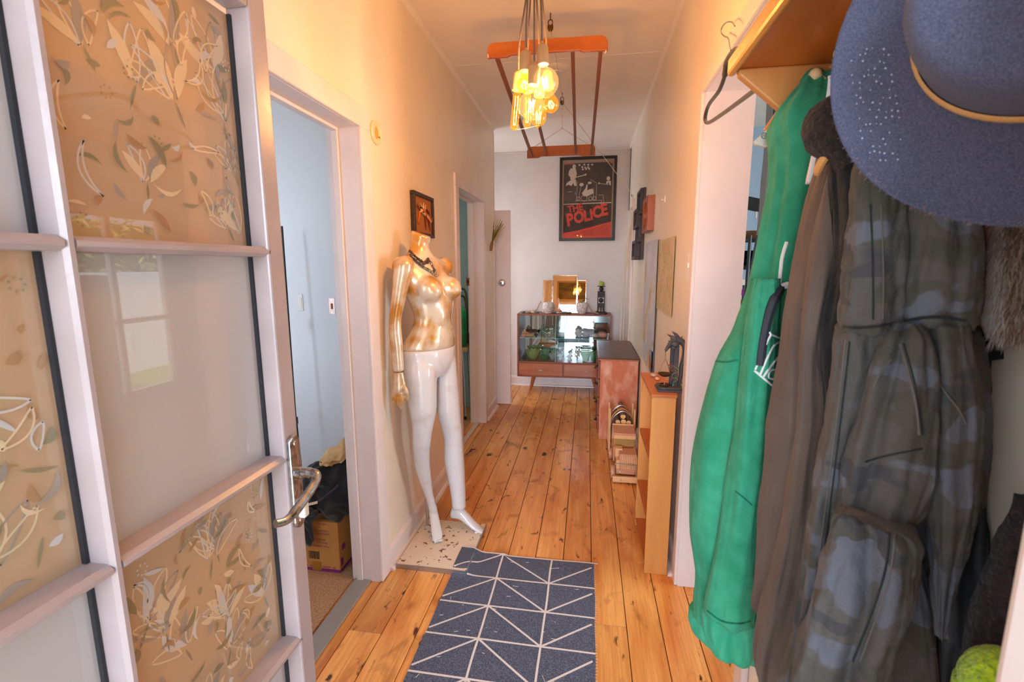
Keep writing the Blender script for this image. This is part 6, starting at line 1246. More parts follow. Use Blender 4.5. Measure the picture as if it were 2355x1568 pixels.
# --- camouflage jacket
def camo_mat():
    m = bpy.data.materials.new('faded camouflage cotton'); m.use_nodes = True; N = m.node_tree.nodes; L = m.node_tree.links; b = N['Principled BSDF']; b.inputs['Roughness'].default_value = 0.9; b.inputs['Specular IOR Level'].default_value = 0.15; b.inputs['Sheen Weight'].default_value = 0.05
    g = N.new('ShaderNodeNewGeometry'); mp = N.new('ShaderNodeMapping'); mp.inputs['Scale'].default_value = (1, 1, 1.9); L.new(g.outputs['Position'], mp.inputs[0])
    def nzz(sc, off):
        a = N.new('ShaderNodeVectorMath'); a.inputs[1].default_value = (off, off * 2, off); L.new(mp.outputs[0], a.inputs[0])
        n = N.new('ShaderNodeTexNoise'); n.inputs['Scale'].default_value = sc; n.inputs['Detail'].default_value = 2; n.inputs['Distortion'].default_value = 0.5; L.new(a.outputs[0], n.inputs['Vector']); return n.outputs[0]
    prev = None
    for sc, off, lo, hi, col in ((9, 3.3, 0.0, 0.01, rgb(86, 83, 81)), (9, 7.7, 0.50, 0.52, rgb(78, 76, 71)), (8, 1.9, 0.56, 0.58, rgb(96, 99, 108)), (10, 5.1, 0.60, 0.62, rgb(70, 70, 73))):
        r_ = N.new('ShaderNodeMapRange'); r_.inputs[1].default_value = lo; r_.inputs[2].default_value = hi; L.new(nzz(sc, off), r_.inputs[0])
        x = N.new('ShaderNodeMix'); x.data_type = 'RGBA'; x.inputs[6].default_value = col; x.inputs[7].default_value = col
        L.new(r_.outputs[0], x.inputs[0])
        if prev is not None: L.new(prev, x.inputs[6])
        prev = x.outputs[2]
    L.new(prev, b.inputs['Base Color'])
    wrinkle(m, 500, 0.3, 20, 0.4)
    return m
CAMO = camo_mat(); STI = M('pale stitching', rgb(98, 94, 90), 0.9); DSE = fabric('dark seam', rgb(40, 42, 44), rgb(50, 50, 50), 40)
c = thing('camouflage_jacket', 'faded camouflage jacket hanging nearest on the rack under the hat', 'jacket', (0.33, 0.5, 0.85))
c1_ = cloth('yoke_lobe', CAMO, c, [(330, 1990, 2056, 0.545, 0.02), (400, 1968, 2084, 0.545, 0.04), (480, 1963, 2090, 0.545, 0.045), (560, 1956, 2090, 0.545, 0.046), (640, 1949, 2086, 0.545, 0.046), (700, 1943, 2080, 0.545, 0.046), (745, 1937, 2072, 0.545, 0.046), (762, 1940, 2066, 0.545, 0.040)], ((FT + 0.5, -0.006, 4, 0), (FT - 0.7, 0.005, 5, 0.2)), 11, 50, 80)
c6_ = cloth('yoke_lobe', CAMO, c, [(330, 2090, 2195, 0.53, 0.02), (400, 2086, 2226, 0.53, 0.042), (480, 2088, 2236, 0.53, 0.048), (560, 2085, 2238, 0.53, 0.05), (640, 2081, 2236, 0.53, 0.05), (700, 2077, 2232, 0.53, 0.05), (735, 2073, 2226, 0.53, 0.048), (750, 2076, 2220, 0.53, 0.040)], ((FT - 0.3, 0.006, 4, 0.3), (FT + 0.6, -0.005, 5, -0.3)), 21, 50, 80)
c2_ = cloth('left_panel', CAMO, c, [(738, 1944, 2046, 0.55, 0.036), (770, 1934, 2056, 0.55, 0.044), (850, 1924, 2056, 0.55, 0.046), (950, 1908, 2042, 0.55, 0.048), (1050, 1892, 2024, 0.55, 0.048), (1150, 1876, 2004, 0.55, 0.048), (1250, 1862, 1984, 0.55, 0.048), (1350, 1850, 1966, 0.55, 0.046), (1450, 1834, 1946, 0.55, 0.044), (1560, 1806, 1920, 0.55, 0.042), (1680, 1780, 1890, 0.55, 0.04)], ((FT - 0.5, 0.010, 6, -0.3), (FT + 0.1, -0.010, 6, -0.4), (FT + 0.55, 0.012, 5, -0.3)), 12, 80, 88)
c7_ = cloth('back_panel', CAMO, c, [(742, 2040, 2220, 0.59, 0.03), (900, 2020, 2250, 0.59, 0.035), (1100, 2000, 2245, 0.59, 0.035), (1300, 1960, 2200, 0.59, 0.033), (1500, 1930, 2170, 0.59, 0.03), (1680, 1900, 2150, 0.59, 0.03)], ((FT, -0.008, 5, 0),), 22, 50, 56)
c5_ = cloth('upper_sleeve', CAMO, c, [(740, 2070, 2106, 0.505, 0.012), (775, 2046, 2136, 0.50, 0.026), (850, 2016, 2146, 0.498, 0.032), (920, 1996, 2148, 0.498, 0.034), (1000, 1976, 2146, 0.498, 0.034), (1080, 1956, 2138, 0.498, 0.032), (1150, 1942, 2108, 0.498, 0.028), (1200, 1936, 2060, 0.498, 0.022), (1235, 1938, 2010, 0.498, 0.012)], ((FT - 0.75, 0.010, 5, 0.1), (FT - 0.2, -0.012, 6, -0.3), (FT + 0.35, 0.008, 6, -0.2)), 15, 50, 80)
c4_ = cloth('right_panel', CAMO, c, [(744, 2142, 2216, 0.50, 0.02), (820, 2144, 2230, 0.498, 0.028), (920, 2142, 2238, 0.495, 0.032), (1020, 2140, 2240, 0.495, 0.034), (1120, 2138, 2236, 0.495, 0.034), (1200, 2140, 2226, 0.495, 0.034), (1260, 2147, 2210, 0.495, 0.030), (1320, 2150, 2196, 0.495, 0.026), (1400, 2157, 2180, 0.495, 0.018), (1460, 2162, 2170, 0.495, 0.008)], ((FT - 0.2, 0.006, 4, 0.5), (FT + 0.5, -0.006, 5, 0)), 14, 50, 64)
c3_ = cloth('lower_sleeve', CAMO, c, [(1180, 1946, 1990, 0.47, 0.010), (1200, 1932, 2092, 0.468, 0.024), (1260, 1918, 2096, 0.468, 0.036), (1320, 1904, 2088, 0.468, 0.042), (1400, 1883, 2068, 0.468, 0.044), (1480, 1860, 2042, 0.468, 0.044), (1568, 1834, 2010, 0.468, 0.044), (1680, 1805, 1976, 0.468, 0.04)], ((FT - 0.1, -0.026, 7, 0.35), (FT + 0.5, 0.008, 5, 0), (FT - 0.9, 0.006, 5, 0)), 13, 60, 96)
c8_ = cloth('hem_panel', CAMO, c, [(1290, 2062, 2110, 0.53, 0.012), (1360, 2056, 2130, 0.53, 0.020), (1450, 2046, 2140, 0.53, 0.024), (1560, 2030, 2145, 0.53, 0.024), (1680, 2010, 2140, 0.53, 0.022)], ((FT, -0.006, 5, 0),), 23, 30, 48)
seam('yoke_seam', c1_, [(1940, 752), (1975, 754), (2020, 750), (2062, 742)], DSE, 0.0016, 0.0004)
seam('yoke_seam', c6_, [(2078, 738), (2120, 731), (2170, 730), (2222, 738)], DSE, 0.0016, 0.0004)
seam('placket_seam', c1_, [(2002, 470), (2006, 560), (2008, 650), (2008, 735)], DSE, 0.0008); seam('placket_stitch', c1_, [(2026, 470), (2030, 560), (2032, 650), (2030, 735)], STI, 0.0006)
seam('panel_stitch', c2_, [(1944, 780), (1932, 900), (1917, 1020), (1902, 1140), (1887, 1260), (1874, 1380), (1854, 1500)], STI, 0.0007); seam('panel_seam', c2_, [(1954, 785), (1941, 900), (1927, 1020), (1912, 1140), (1897, 1260), (1884, 1390), (1866, 1530)], DSE, 0.0008)
seam('arm_seam', c5_, [(2070, 790), (2090, 860), (2106, 930), (2114, 1000)], STI, 0.0012); seam('arm_seam', c5_, [(2078, 790), (2098, 860), (2114, 930), (2122, 1000)], DSE, 0.0008); seam('elbow_seam', c5_, [(1990, 1062), (2040, 1048), (2120, 1032)], DSE, 0.0008); seam('arm_stitch', c5_, [(2050, 826), (2024, 860), (2008, 892)], STI, 0.0008)
seam('cuff_seam', c3_, [(2046, 1225), (2038, 1300), (2016, 1380), (1990, 1450), (1962, 1520)], DSE, 0.0010); seam('cuff_stitch', c3_, [(2058, 1228), (2050, 1300), (2030, 1380), (2004, 1450), (1978, 1520)], STI, 0.0007)
seam('panel_stitch', c4_, [(2160, 880), (2180, 910), (2204, 940), (2222, 975)], STI, 0.0008)
# --- black coat and wool coat below, fur piece
bc = thing('black_coat', 'black padded coat hanging behind the camouflage jacket', 'coat', (0.38, 0.55, 0.85))
cloth('body', M('black nylon', rgb(24, 25, 30), 0.5, bump=0.2, bscale=40), bc, [(745, 2230, 2292, 0.60, 0.01), (790, 2230, 2306, 0.60, 0.02), (850, 2230, 2310, 0.60, 0.024), (895, 2225, 2309, 0.60, 0.024), (930, 2220, 2296, 0.60, 0.02), (1010, 2210, 2290, 0.585, 0.02), (1150, 2190, 2296, 0.575, 0.022), (1250, 2170, 2304, 0.565, 0.025), (1330, 2150, 2318, 0.555, 0.028), (1450, 2130, 2340, 0.54, 0.03), (1568, 2110, 2350, 0.53, 0.03), (1680, 2100, 2350, 0.52, 0.03)], ((FT, 0.006, 4, 0.3),), 16, 50, 56)
wc = thing('wool_coat', 'dark brown fuzzy wool coat at the lower right by the door post', 'coat', (0.38, 0.42, 0.9))
cloth('body', M('dark wool', rgb(58, 46, 46), 0.95, col2=rgb(40, 32, 34), nscale=120, bump=0.8, bscale=200, sheen=0.08), wc, [(1150, 2352, 2420, 0.47, 0.006), (1230, 2322, 2440, 0.46, 0.016), (1300, 2298, 2440, 0.45, 0.022), (1400, 2268, 2430, 0.44, 0.026), (1500, 2246, 2420, 0.43, 0.028), (1620, 2225, 2410, 0.42, 0.03)], (), 17, 30, 48)
fu = thing('fur_hood', 'beige fur trim hanging on the wall right of the camouflage jacket', 'fur trim', (0.42, 0.53, 1.4)); FURM = M('beige fur', rgb(206, 182, 164), 0.8, sheen=0.08); FURP = M('pale fur', rgb(240, 230, 224), 0.8, sheen=0.08); FURD = M('brown fur', rgb(150, 122, 102), 0.8, sheen=0.08)
fb_ = cloth('fur_body', FURM, fu, [(470, 2285, 2400, 0.545, 0.01), (520, 2292, 2410, 0.54, 0.018), (600, 2290, 2420, 0.53, 0.02), (680, 2284, 2420, 0.53, 0.02), (740, 2272, 2400, 0.53, 0.018), (780, 2290, 2380, 0.53, 0.008)], (), 18, 24, 40)
m = MB(); r = random.Random(21)
for k in range(1500):
    px, py = r.uniform(2278, 2400), r.uniform(478, 776); p = onto(fb_, px, py, 0.0)
    e = p + V(-0.010 + r.uniform(-0.006, 0.004), -0.010 + r.uniform(-0.006, 0.004), -0.012 + r.uniform(-0.006, 0.004)); s = V(0.0006, -0.0006, 0.0006)
    m.mat(0 if r.random() < 0.5 else (1 if px < 2315 else 2)).add([p - s, p + s, e], [(0, 1, 2)])
o = m.build('fur_strands', [FURM, FURP, FURD], fu); o['kind'] = 'stuff'
# --- lime knitted hat
lm = thing('lime_beanie', 'bright lime knitted beanie at the bottom right corner', 'beanie', at(2300, 1560, y=0.36)); lc = at(2312, 1548, y=0.385); LIME = M('lime knit', rgb(190, 226, 10), 0.8, col2=rgb(150, 190, 10), nscale=200, bump=0.8, bscale=260, sheen=0.3)
m = MB(); R_ = []
for k in range(14):
    t = k / 13 * PI * 0.62; R_.append([lc + V(0.027 * math.cos(t - 0.42) * math.cos(a) * (1 + 0.018 * math.cos(18 * a)), 0.027 * math.cos(t - 0.42) * math.sin(a) * (1 + 0.018 * math.cos(18 * a)), -0.014 + 0.032 * math.sin(t - 0.42)) for a in [2 * PI * i / 72 for i in range(72)]])
m.loft(R_); m.build('knit_crown', LIME, lm, smooth=True, angle=180)
MB().lathe([(0.027, -0.012), (0.0292, -0.010), (0.0292, 0.010), (0.027, 0.012)], lc - V(0, 0, 0.030), 48).build('turned_cuff', LIME, lm, smooth=True)
# --- felt hat, brim turned to the entrance
hc = V(0.319, 0.403, 1.615)
az_, el_ = math.radians(-130), math.radians(-4); hax = V(math.cos(el_) * math.cos(az_), math.cos(el_) * math.sin(az_), math.sin(el_)); hu = hax.cross(V(0, 0, 1)).normalized(); hw = hu.cross(hax)
FELT = M('dark navy felt', rgb(92, 94, 116), 0.95, col2=rgb(66, 67, 86), nscale=900, ndetail=4, bump=0.3, bscale=900, sheen=0.1, spec=0.1)
hat = thing('felt_hat', 'wide-brimmed dark navy felt hat hung over the camouflage jacket', 'hat', hc)
def hring(rx, rw, z, dip=0.0, ox=0.0, ow=0.0, n=72): return [hc + hu * (ox + rx * math.cos(2 * PI * i / n)) + hw * (ow + rw * math.sin(2 * PI * i / n)) + hax * (z + dip * math.cos(4 * PI * i / n)) for i in range(n)]
crx, crw, cox, cow = 0.080, 0.070, 0.0, 0.008
R_ = [hring(crx, crw, 0.001, 0, cox, cow), hring(0.098, 0.094, 0.000), hring(0.119, 0.118, 0.002, 0.001), hring(0.135, 0.135, 0.006, 0.002), hring(0.1375, 0.1375, 0.008, 0.002), hring(0.1365, 0.1365, 0.0045, 0.002), hring(0.118, 0.117, -0.003, 0.001), hring(0.082, 0.074, -0.004, 0)]
MB().loft(R_, False).build('brim', FELT, hat, smooth=True, angle=180)
R_ = [hring(crx, crw, 0.0, 0, cox, cow), hring(crx * 0.99, crw * 0.99, 0.020, 0, cox, cow), hring(crx * 0.97, crw * 0.96, 0.055, 0.002, cox, cow), hring(crx * 0.93, crw * 0.90, 0.084, 0.004, cox, cow), hring(crx * 0.80, crw * 0.74, 0.097, 0.006, cox, cow), hring(crx * 0.5, crw * 0.40, 0.090, 0.006, cox, cow), hring(crx * 0.15, crw * 0.12, 0.084, 0.004, cox, cow)]
MB().loft(R_).build('crown', FELT, hat, smooth=True, angle=180)
LEA = M('tan leather hat band', rgb(220, 170, 110), 0.45, bump=0.1, bscale=80)
MB().loft([hring(crx * 1.02, crw * 1.02, 0.001, 0, cox, cow), hring(crx * 1.045, crw * 1.045, 0.004, 0, cox, cow), hring(crx * 1.04, crw * 1.04, 0.013, 0, cox, cow), hring(crx * 1.005, crw * 1.005, 0.017, 0, cox, cow)], False).build('hat_band', LEA, hat, smooth=True)
m = MB(); r = random.Random(31)
for k in range(900):
    t = r.uniform(0, 2 * PI); rr = r.uniform(0.133, 0.1385); p = hc + hu * (rr * math.cos(t)) + hw * (rr * math.sin(t)) + hax * 0.007
    d = hu * math.cos(t + r.uniform(-0.9, 0.9)) + hw * math.sin(t + r.uniform(-0.9, 0.9)) + hax * r.uniform(-0.4, 0.6); e = p + d * r.uniform(0.0012, 0.0030); s = d.cross(hax).normalized() * 0.00018
    m.add([p - s, p + s, e], [(0, 1, 2)])
o = m.build('felt_fuzz', M('felt fibre', rgb(150, 120, 116), 0.9), hat); o['kind'] = 'stuff'
m = MB()
for i in range(8):
    for j in range(17):
        if r.random() < 0.5: continue
        d = at(1952 + i * 13 + j * 2.2 + r.uniform(-3, 3), 110 + j * 16 + r.uniform(-3, 3), y=1.0) - V(0, 0, CZ)
        pos = V(0, 0, CZ) + d * ((hc + hax * 0.0045 - V(0, 0, CZ)).dot(hax) / d.dot(hax))
        if 0.085 < (pos - hc).length < 0.130: m.ball(pos, 0.0006 * r.uniform(0.6, 1.3), 5, 4)
o = m.build('lint_specks', M('pale lint', rgb(190, 196, 214), 0.9), hat); o['kind'] = 'stuff'
for par, (px, py, y), mt, nm in ((g, (1885, 182, 0.93), GRN, 'hanging_loop'), (b, (1945, 345, 0.74), BRN, 'hanging_loop'), (k_, (1970, 310, 0.655), BLKC, 'hanging_loop'), (c, (2120, 345, 0.532), CAMO, 'hanging_loop'), (bc, (2262, 760, 0.60), BLKC, 'hanging_loop')):
    p = at(px, py, y=y); pg = min((0.36, 0.50, 0.66, 0.82, 0.90), key=lambda v: abs(v - p.y)); q = V(XR - 0.060, pg, RZ - 0.044)
    P = spline([p - V(0, 0, 0.03), p.lerp(q, 0.35) + V(-0.012, 0, 0), p.lerp(q, 0.75) + V(-0.006, 0, 0.0), q + V(0, 0.003, 0.006)], 6); n_ = len(P)
    MB().tube(P, [0.034 - 0.028 * min(1, k / (n_ * 0.7)) for k in range(n_)], 12).build(nm, mt, par, smooth=True, angle=180)
# ------------------------------------------------------------------ black hanger on the opening's casing
hg_ = thing('coat_hanger', 'empty black velvet coat hanger on the casing above the opening', 'coat hanger', at(1680, 150, x=0.402)); VEL = M('black velvet', rgb(48, 38, 34), 0.7, sheen=0.3)
def hp(a, b_): return at(a, b_, x=0.402)
MB().tube(spline([hp(1690, 60), hp(1684, 51), hp(1672, 51), hp(1661, 62), hp(1659, 75), hp(1666, 83), hp(1675, 88), hp(1678, 104), hp(1681, 116)], 6), 0.0021, 8).build('hook', STEEL, hg_, smooth=True)
MB().tube(spline([hp(1760, 132), hp(1728, 112), hp(1700, 112), hp(1684, 124), hp(1672, 146), hp(1668, 170), hp(1654, 208), hp(1632, 238), hp(1624, 258), hp(1622, 276), hp(1630, 282), hp(1660, 263), hp(1700, 234), hp(1740, 204), hp(1775, 178), hp(1785, 160), hp(1760, 132)], 5), [0.0075] * 12 + [0.010] * 14 + [0.0065] * 55, 10).build('body', VEL, hg_, smooth=True)
# trouser hanger tucked under the shelf end
th = thing('clip_hanger', 'wooden trouser hanger with a grey clip behind the green hoodie', 'coat hanger', at(1760, 300, y=0.985))
MB().bar(at(1800, 248, y=0.985), at(1762, 302, y=0.985), 0.008, 0.012).build('bar', RKL, th, bevel=0.002)
q_ = MB().prism([(at(a, b_, y=0.985).x, at(a, b_, y=0.985).z) for a, b_ in ((1766, 296), (1778, 306), (1772, 332), (1760, 340), (1736, 334), (1733, 326))], (0, 0.012, 0), (0, 0.979, 0)).build('clip', M('grey plastic', rgb(206, 200, 192), 0.4), th, bevel=0.002)
rc = at(1757, 312, y=0.978); MB().tube([rc + V(0.0045 * math.cos(t), 0, 0.005 * math.sin(t)) for t in [k * 0.42 for k in range(16)]], 0.0006, 5).tube([rc + V(-0.003, 0, -0.002), rc + V(-0.001, 0, 0.003), rc + V(0.001, 0, -0.002), rc + V(0.003, 0, 0.003)], 0.0006, 5).build('embossed_mark', M('dark grey print', rgb(90, 88, 86), 0.6), q_)
# ------------------------------------------------------------------ bedroom seen past the glass door
CARD = M('brown cardboard', rgb(196, 140, 74), 0.8, col2=rgb(184, 128, 64), nscale=6, bump=0.06, bscale=120); PUR = M('purple print', rgb(132, 36, 120), 0.7)
bxr = thing('cardboard_box', 'brown cardboard carton with purple printing inside the near doorway', 'box', (-1.28, 2.0, 0.006))
BX0, BX1, BY0, BY1, BZ1 = -1.47, -1.132, 1.880, 2.20, 0.262
bo = MB().box(BX0, BX1, BY0, BY1, 0.006, BZ1).build('carton', CARD, bxr, bevel=0.003)
MB().box(BX0 - 0.0004, BX1 + 0.0006, BY0 - 0.0006, BY1, 0.007, 0.022).build('purple_band', PUR, bo)
def bt(s, px, py, size, mt=PUR):
    p = at(px, py, y=BY0 - 0.0008); return text(s, 'printed_text', size, p, (1, 0, 0), (0, 0, 1), mt, bo, 0.0002, sx=0.95)
INK = M('faded purple ink', rgb(150, 72, 92), 0.8)
for s, px, py, size in (('PTY LTD', 729, 1206, 0.013), ('IVE', 729, 1213, 0.012), ('S AUSTRALIA', 723, 1221, 0.013), ('CHANT.COM', 724, 1228, 0.013), ('X 45 BOXES', 722, 1241, 0.012), ('WT : 6.33kg', 727, 1248, 0.012), ('SS WEIGHT : 10.5kg', 713, 1255, 0.012)): bt(s, px, py, size, INK)
m = MB(); r = random.Random(2); x = at(705, 1306, y=BY0).x
while x < -1.16: w = r.uniform(0.004, 0.009); m.box(x, x + w, BY0 - 0.0008, BY0 - 0.0002, 0.027, 0.0335); x += w + (0.002 if r.random() < 0.8 else 0.010)
o = m.build('small_print', INK, bo); o['kind'] = 'stuff'
m = MB(); r = random.Random(4); p0, p1 = at(711, 1283, y=BY0), at(733, 1268, y=BY0); x = p0.x
while x < p1.x: w = r.choice((0.0014, 0.0026, 0.004)); m.box(x, x + w, BY0 - 0.0008, BY0 - 0.0002, p0.z, p1.z); x += w + r.choice((0.0014, 0.0026))
o = m.build('barcode', M('black ink', rgb(40, 34, 30), 0.8), bo); o['kind'] = 'stuff'
pa, pb = at(719, 1309, y=BY0), at(739, 1291, y=BY0); MB().box(pa.x, pb.x, BY0 - 0.0012, BY0 - 0.0002, 0.010, pb.z).build('tape_strip', M('brown tape', rgb(168, 112, 40), 0.3), bo)
for px, py, w, h in ((790, 1255, 0.03, 0.028), (787, 1290, 0.022, 0.04)):
    q = at(px, py, x=BX1); MB().box(BX1 + 0.0003, BX1 + 0.001, q.y - w / 2, q.y + w / 2, q.z - h / 2, q.z + h / 2).build('purple_mark', PUR, bo)
# pile of black clothes with a cream cloth on top
BLKT = M('black cotton jersey', rgb(34, 32, 36), 0.85, col2=rgb(24, 23, 27), nscale=20, bump=0.2, bscale=200, sheen=0.25); CRM = M('cream cotton', rgb(222, 184, 132), 0.85, col2=rgb(206, 164, 112), nscale=14, bump=0.2, bscale=200)
def heap(name, label, cat, blobs, mt, seed, vox=0.009, amp=0.016, freq=16):
    m = MB()
    for c_, r_ in blobs: m.ball(c_, r_, 28, 20)
    def f(q):
        t = q * freq + V(seed, seed * 2, 0); w = nz(t * 0.5) * 3
        return q + V(nz(t), nz(t + V(9, 0, 0)), nz(t + V(0, 7, 0))) * amp + V(0, 0, 1) * (abs(math.sin(q.x * 36 + q.z * 24 + w * 2)) * 0.016 - 0.008) + V(0.3, -1, 0) * abs(math.sin(q.z * 34 + q.x * 22 + w * 2.5)) * 0.018
    m.v = [f(q) for q in m.v]
    o = m.build(name, mt, smooth=True, angle=180); tag(o, label, cat); remesh(o, vox, 2); return o
heap('black_clothes', 'crumpled heap of black clothes piled on the cardboard box', 'clothes', [((-1.20, 2.0, 0.365), (0.125, 0.11, 0.105)), ((-1.155, 1.935, 0.32), (0.075, 0.05, 0.065)), ((-1.25, 1.97, 0.45), (0.085, 0.08, 0.07)), ((-1.285, 1.93, 0.37), (0.07, 0.05, 0.10)), ((-1.16, 2.0, 0.46), (0.07, 0.07, 0.07))], BLKT, 3, 0.0065, 0.020, 14)
heap('black_trousers', 'black trouser leg hanging down the front of the cardboard box', 'trousers', [((-1.262, 1.858, 0.235), (0.022, 0.013, 0.085)), ((-1.292, 1.857, 0.225), (0.022, 0.013, 0.075)), ((-1.262, 1.862, 0.31), (0.05, 0.018, 0.035))], BLKT, 5, 0.005, 0.005, 24)
heap('cream_top', 'crumpled cream cotton top lying on the black clothes heap', 'top', [((-1.16, 1.975, 0.562), (0.055, 0.05, 0.034)), ((-1.125, 1.98, 0.602), (0.030, 0.035, 0.040)), ((-1.20, 1.95, 0.540), (0.045, 0.035, 0.016))], CRM, 8, 0.005, 0.016, 26)
st = thing('printed_strap', 'dark patterned strap lying across the black clothes', 'strap', (-1.24, 1.88, 0.36))
P = spline([at(a, b_, y=1.858) for a, b_ in ((697, 1162), (715, 1158), (735, 1152), (750, 1140), (765, 1128), (778, 1116))], 5)
MB().loft([[q + V(0, 0, -0.007) for q in P], [q + V(0, -0.003, 0) for q in P], [q + V(0, 0, 0.007) for q in P]], closed=False).build('strap_band', M('strap dark purple', rgb(58, 44, 58), 0.7), st, smooth=True)
MB().loft([[q + V(0, -0.0036, -0.0065) for q in P[:10]], [q + V(0, -0.0036, 0.0065) for q in P[:10]]], closed=False).build('strap_lining', M('cream strap lining', rgb(226, 208, 186), 0.8), st)
# light stand pole
po = thing('light_stand', 'thin black telescopic stand pole leaning in the left room', 'stand', at(700, 1180, y=2.45))
A, B = at(648, 520, y=2.52), at(703, 1190, y=2.45); A2 = at(672, 890, y=2.48)
MB().tube([B, A2.lerp(B, 0.25)], 0.009, 10).build('lower_tube', BLACK, po, smooth=True); MB().tube([A2.lerp(B, 0.25), A], 0.0065, 10).build('upper_tube', BLACK, po, smooth=True)
q = A2.lerp(B, 0.25); MB().tube([q - (B - A).normalized() * 0.02, q + (B - A).normalized() * 0.02], 0.014, 12).build('collar', M('grey plastic collar', rgb(70, 72, 76), 0.5), po, smooth=True); MB().bar(q, q + V(-0.035, -0.01, 0.0), 0.010, 0.014).build('clamp_knob', BLACK, po, bevel=0.003)
MB().ball(at(659, 748, y=2.5), (0.016, 0.014, 0.024), 10, 8).build('joint', BLACK, po, smooth=True)
# black base frame of the stand, resting on the floor
for a in (0.4, 2.5, 4.6):
    MB().tube([B, V(B.x + 0.22 * math.cos(a), B.y + 0.14 * math.sin(a), 0.015)], 0.006, 8).build('leg', BLACK, po, smooth=True)
so = thing('wall_switch', 'white switch plate on the wall of the left room', 'switch', at(691, 695, y=2.749))
p = at(691, 695, y=2.749); MB().box(p.x - 0.020, p.x + 0.020, 2.740, 2.7495, p.z - 0.055, p.z + 0.055).build('plate', WHITEP, so, bevel=0.003); MB().box(p.x + 0.002, p.x + 0.016, 2.735, 2.741, p.z - 0.03, p.z + 0.03).build('rocker', WHITEP, so, bevel=0.002)
# ------------------------------------------------------------------ stool and green tin in the far left room
stl = thing('kitchen_stool', 'stool with wooden seat and chrome legs seen through the far doorway', 'stool', (-1.22, 4.30, 0)); sz = at(1066, 800, y=4.28).z
MB().box(-1.36, -1.10, 4.19, 4.45, sz - 0.022, sz + 0.012).build('seat', wood('pale stool wood', rgb(200, 172, 136), rgb(180, 150, 112), 'X', 8, 0.45), stl, bevel=0.008)
for x, y in ((-1.15, 4.22), (-1.32, 4.22), (-1.15, 4.42), (-1.32, 4.42)):
    l = MB().tube([(x, y, sz - 0.02), (x + (0.022 if x > -1.2 else -0.022), y + (-0.02 if y < 4.3 else 0.02), 0.012)], 0.011, 10).build('leg', STEEL, stl, smooth=True)
    MB().tube([(x + (0.0215 if x > -1.2 else -0.0215), y + (-0.0195 if y < 4.3 else 0.0195), 0.03), (x + (0.022 if x > -1.2 else -0.022), y + (-0.02 if y < 4.3 else 0.02), 0.0)], 0.013, 10).build('foot_cap', BLACK, l, smooth=True)
for z, s in ((0.20, 0.0), (0.16, 1.0)):
    MB().tube([(-1.135, 4.205, z), (-1.335, 4.205, z)], 0.008, 8).build('stretcher', STEEL, stl, smooth=True)
gt = thing('green_tin', 'tall green glazed tin standing on the stool', 'tin', (-1.23, 4.32, sz + 0.013)); gz = at(1066, 710, y=4.28).z
MB().lathe([(0.085, 0), (0.09, 0.006), (0.095, 0.03), (0.095, gz - sz - 0.10), (0.0, gz - sz - 0.10)], (-1.23, 4.32, sz + 0.013), 28).build('body', M('dark green glaze', rgb(22, 110, 62), 0.25, col2=rgb(34, 150, 84), nscale=8, coat=0.5), gt, smooth=True)
MB().lathe([(0.095, gz - sz - 0.10), (0.097, gz - sz - 0.09), (0.092, gz - sz - 0.02), (0.07, gz - sz), (0.0, gz - sz)], (-1.23, 4.32, sz + 0.013), 28).build('lid', M('bright green glaze', rgb(20, 168, 96), 0.25, coat=0.5), gt, smooth=True)
hb = thing('handle_bag', 'dark olive basket handle standing behind the green tin', 'basket', (-1.26, 4.45, sz + 0.013)); hz0 = at(1064, 665, y=4.42).z
for k, (w, top_) in enumerate(((0.075, hz0), (0.06, hz0 - 0.07))):
    MB().tube(spline([(-1.235 - w, 4.44 + k * 0.03, sz + 0.014), (-1.235 - w, 4.44 + k * 0.03, top_ - 0.06), (-1.235, 4.44 + k * 0.03, top_), (-1.235 + w, 4.44 + k * 0.03, top_ - 0.06), (-1.235 + w, 4.44 + k * 0.03, sz + 0.014)], 6), 0.011, 8).build('handle', M('olive strap', rgb(84, 76, 44), 0.7), hb, smooth=True)
MB().box(-1.33, -1.14, 4.425, 4.49, sz + 0.0131, sz + 0.12).build('basket_body', M('olive weave', rgb(96, 88, 56), 0.8, bump=0.5, bscale=80), hb, bevel=0.01)

# ------------------------------------------------------------------ blue room seen past the green hoodie
def Q(px, py, y): return at(px, py, y=y)
br = thing('wall_bracket', 'black bracket arm on the wall of the blue room', 'bracket', Q(1738, 470, 3.0)); a, b_ = Q(1718, 464, 3.0), Q(1752, 474, 2.9)
MB().bar(a + V(-0.15, 0, 0.03), b_, 0.05, 0.07).build('arm', BLACK, br, bevel=0.004); MB().tube([b_ + V(-0.02, 0, -0.03), b_ + V(-0.02, 0, -0.065)], 0.014, 10).build('bolt', STEEL, br, smooth=True)
MB().bar(a + V(-0.17, 0, 0.2), a + V(-0.17, 0, -1.55), 0.06, 0.06).build('post', BLACK, br, bevel=0.004)
MB().box(a.x - 0.42, a.x + 0.08, 2.8, 3.2, 0, 0.04).build('foot', BLACK, br, bevel=0.01)
sp2 = thing('grey_strap', 'long grey cloth strap hanging in the blue room', 'strap', Q(1755, 650, 2.6))
tp = Q(1782, 60, 2.6); MB().tube([V(tp.x, 2.6, 2.745), tp + V(0, 0, -0.02)], 0.004, 8).build('hanging_cord', BLACK, sp2)
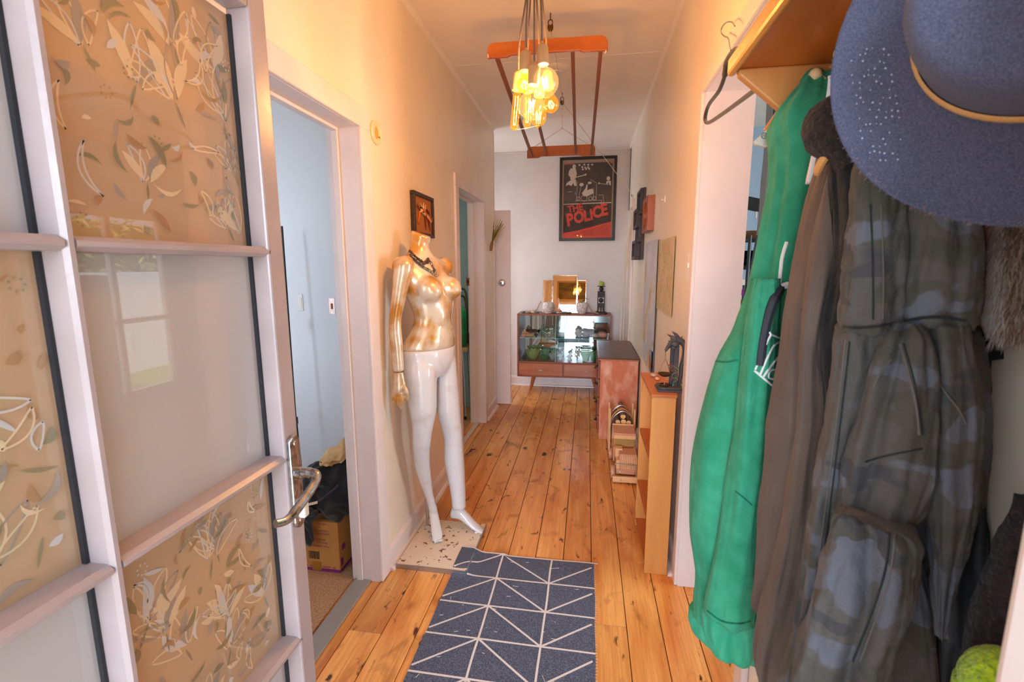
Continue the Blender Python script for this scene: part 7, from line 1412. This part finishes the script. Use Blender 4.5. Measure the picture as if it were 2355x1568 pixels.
for pts, mt, nm in ((((1782, 60), (1776, 200), (1768, 340), (1760, 420), (1757, 470), (1750, 540), (1742, 620), (1736, 690), (1730, 740)), M('grey strap cloth', rgb(116, 108, 108), 0.8), 'strap'), (((1790, 70), (1782, 220), (1774, 360), (1768, 430), (1758, 500), (1746, 560), (1735, 620), (1726, 690)), M('dark slate cloth', rgb(58, 64, 76), 0.8), 'strap')):
    P = spline([Q(x, y, 2.6) for x, y in pts], 5); MB().loft([[q + V(-0.022, 0, 0) for q in P], [q + V(0, -0.012, 0) for q in P], [q + V(0.022, 0, 0) for q in P], [q + V(0, 0.006, 0) for q in P]], closed=False).build(nm, mt, sp2, smooth=True)
ws_ = thing('wire_shelf', 'black wire shelf loaded with kitchen things in the blue room', 'shelf', (0.98, 3.0, 0)); xa, xb = Q(1700, 600, 2.9).x, Q(1760, 600, 2.9).x + 0.15
levels = [Q(1730, y, 2.9).z for y in (618, 632, 553)] + [0.5]
for z in levels[:1] + levels[2:]:
    m = MB()
    for k in range(9): m.tube([(xa, 2.75 + k * 0.04, z), (xb, 2.75 + k * 0.04, z)], 0.0035, 6)
    for x in (xa, xb): m.tube([(x, 2.74, z), (x, 3.08, z)], 0.005, 6)
    o = m.build('wire_tier', BLACK, ws_); o['kind'] = 'stuff'
for x in (xa, xb):
    for y in (2.74, 3.08): MB().tube([(x, y, 0), (x, y, levels[2] + 0.02)], 0.009, 8).build('upright', BLACK, ws_, smooth=True)
z = levels[2] + 0.004
tag(MB().lathe([(0.03, 0), (0.035, 0.003), (0.075, 0.03), (0.08, 0.045), (0.076, 0.045), (0.03, 0.008), (0, 0.008)], (Q(1726, 545, 2.88).x, 2.88, z), 24).build('wooden_bowl', wood('brown bowl wood', rgb(120, 78, 52), rgb(96, 60, 38), 'X', 20, 0.5), smooth=True), 'brown wooden bowl on top of the wire shelf', 'bowl')
z = levels[0] + 0.004; pr_ = thing('dish_stack', 'stack of dark dishes on the wire shelf', 'dishes', (Q(1728, 590, 2.88).x, 2.88, z))
for k in range(6): MB().lathe([(0.05, 0), (0.085, 0.014), (0.088, 0.016), (0.05, 0.004), (0, 0.004)], (Q(1730, 590, 2.88).x, 2.88, z + k * 0.016), 24).build('plate', (BLACK, STEEL)[k % 2], pr_, smooth=True)
z = levels[3] + 0.004; ck = thing('plastic_crate', 'white and purple plastic lattice crate low on the wire shelf', 'crate', (Q(1722, 670, 2.85).x, 2.88, z)); zt = Q(1722, 642, 2.85).z; xc = Q(1722, 670, 2.85).x
for k in range(4): MB().box(xc - 0.09, xc + 0.09, 2.77, 2.776, zt - 0.03 - k * 0.055, zt - k * 0.055).build('slat', (WHITEP, PUR, BRASS, PUR)[k], ck, bevel=0.002)
for k in range(6): MB().box(xc - 0.09 + k * 0.034, xc - 0.08 + k * 0.034, 2.776, 2.782, z, zt).build('upright_bar', M('dark lattice', rgb(60, 50, 70), 0.5), ck, bevel=0.002)
MB().box(xc - 0.09, xc + 0.09, 2.782, 3.0, z, z + 0.02).build('base', WHITEP, ck, bevel=0.002)
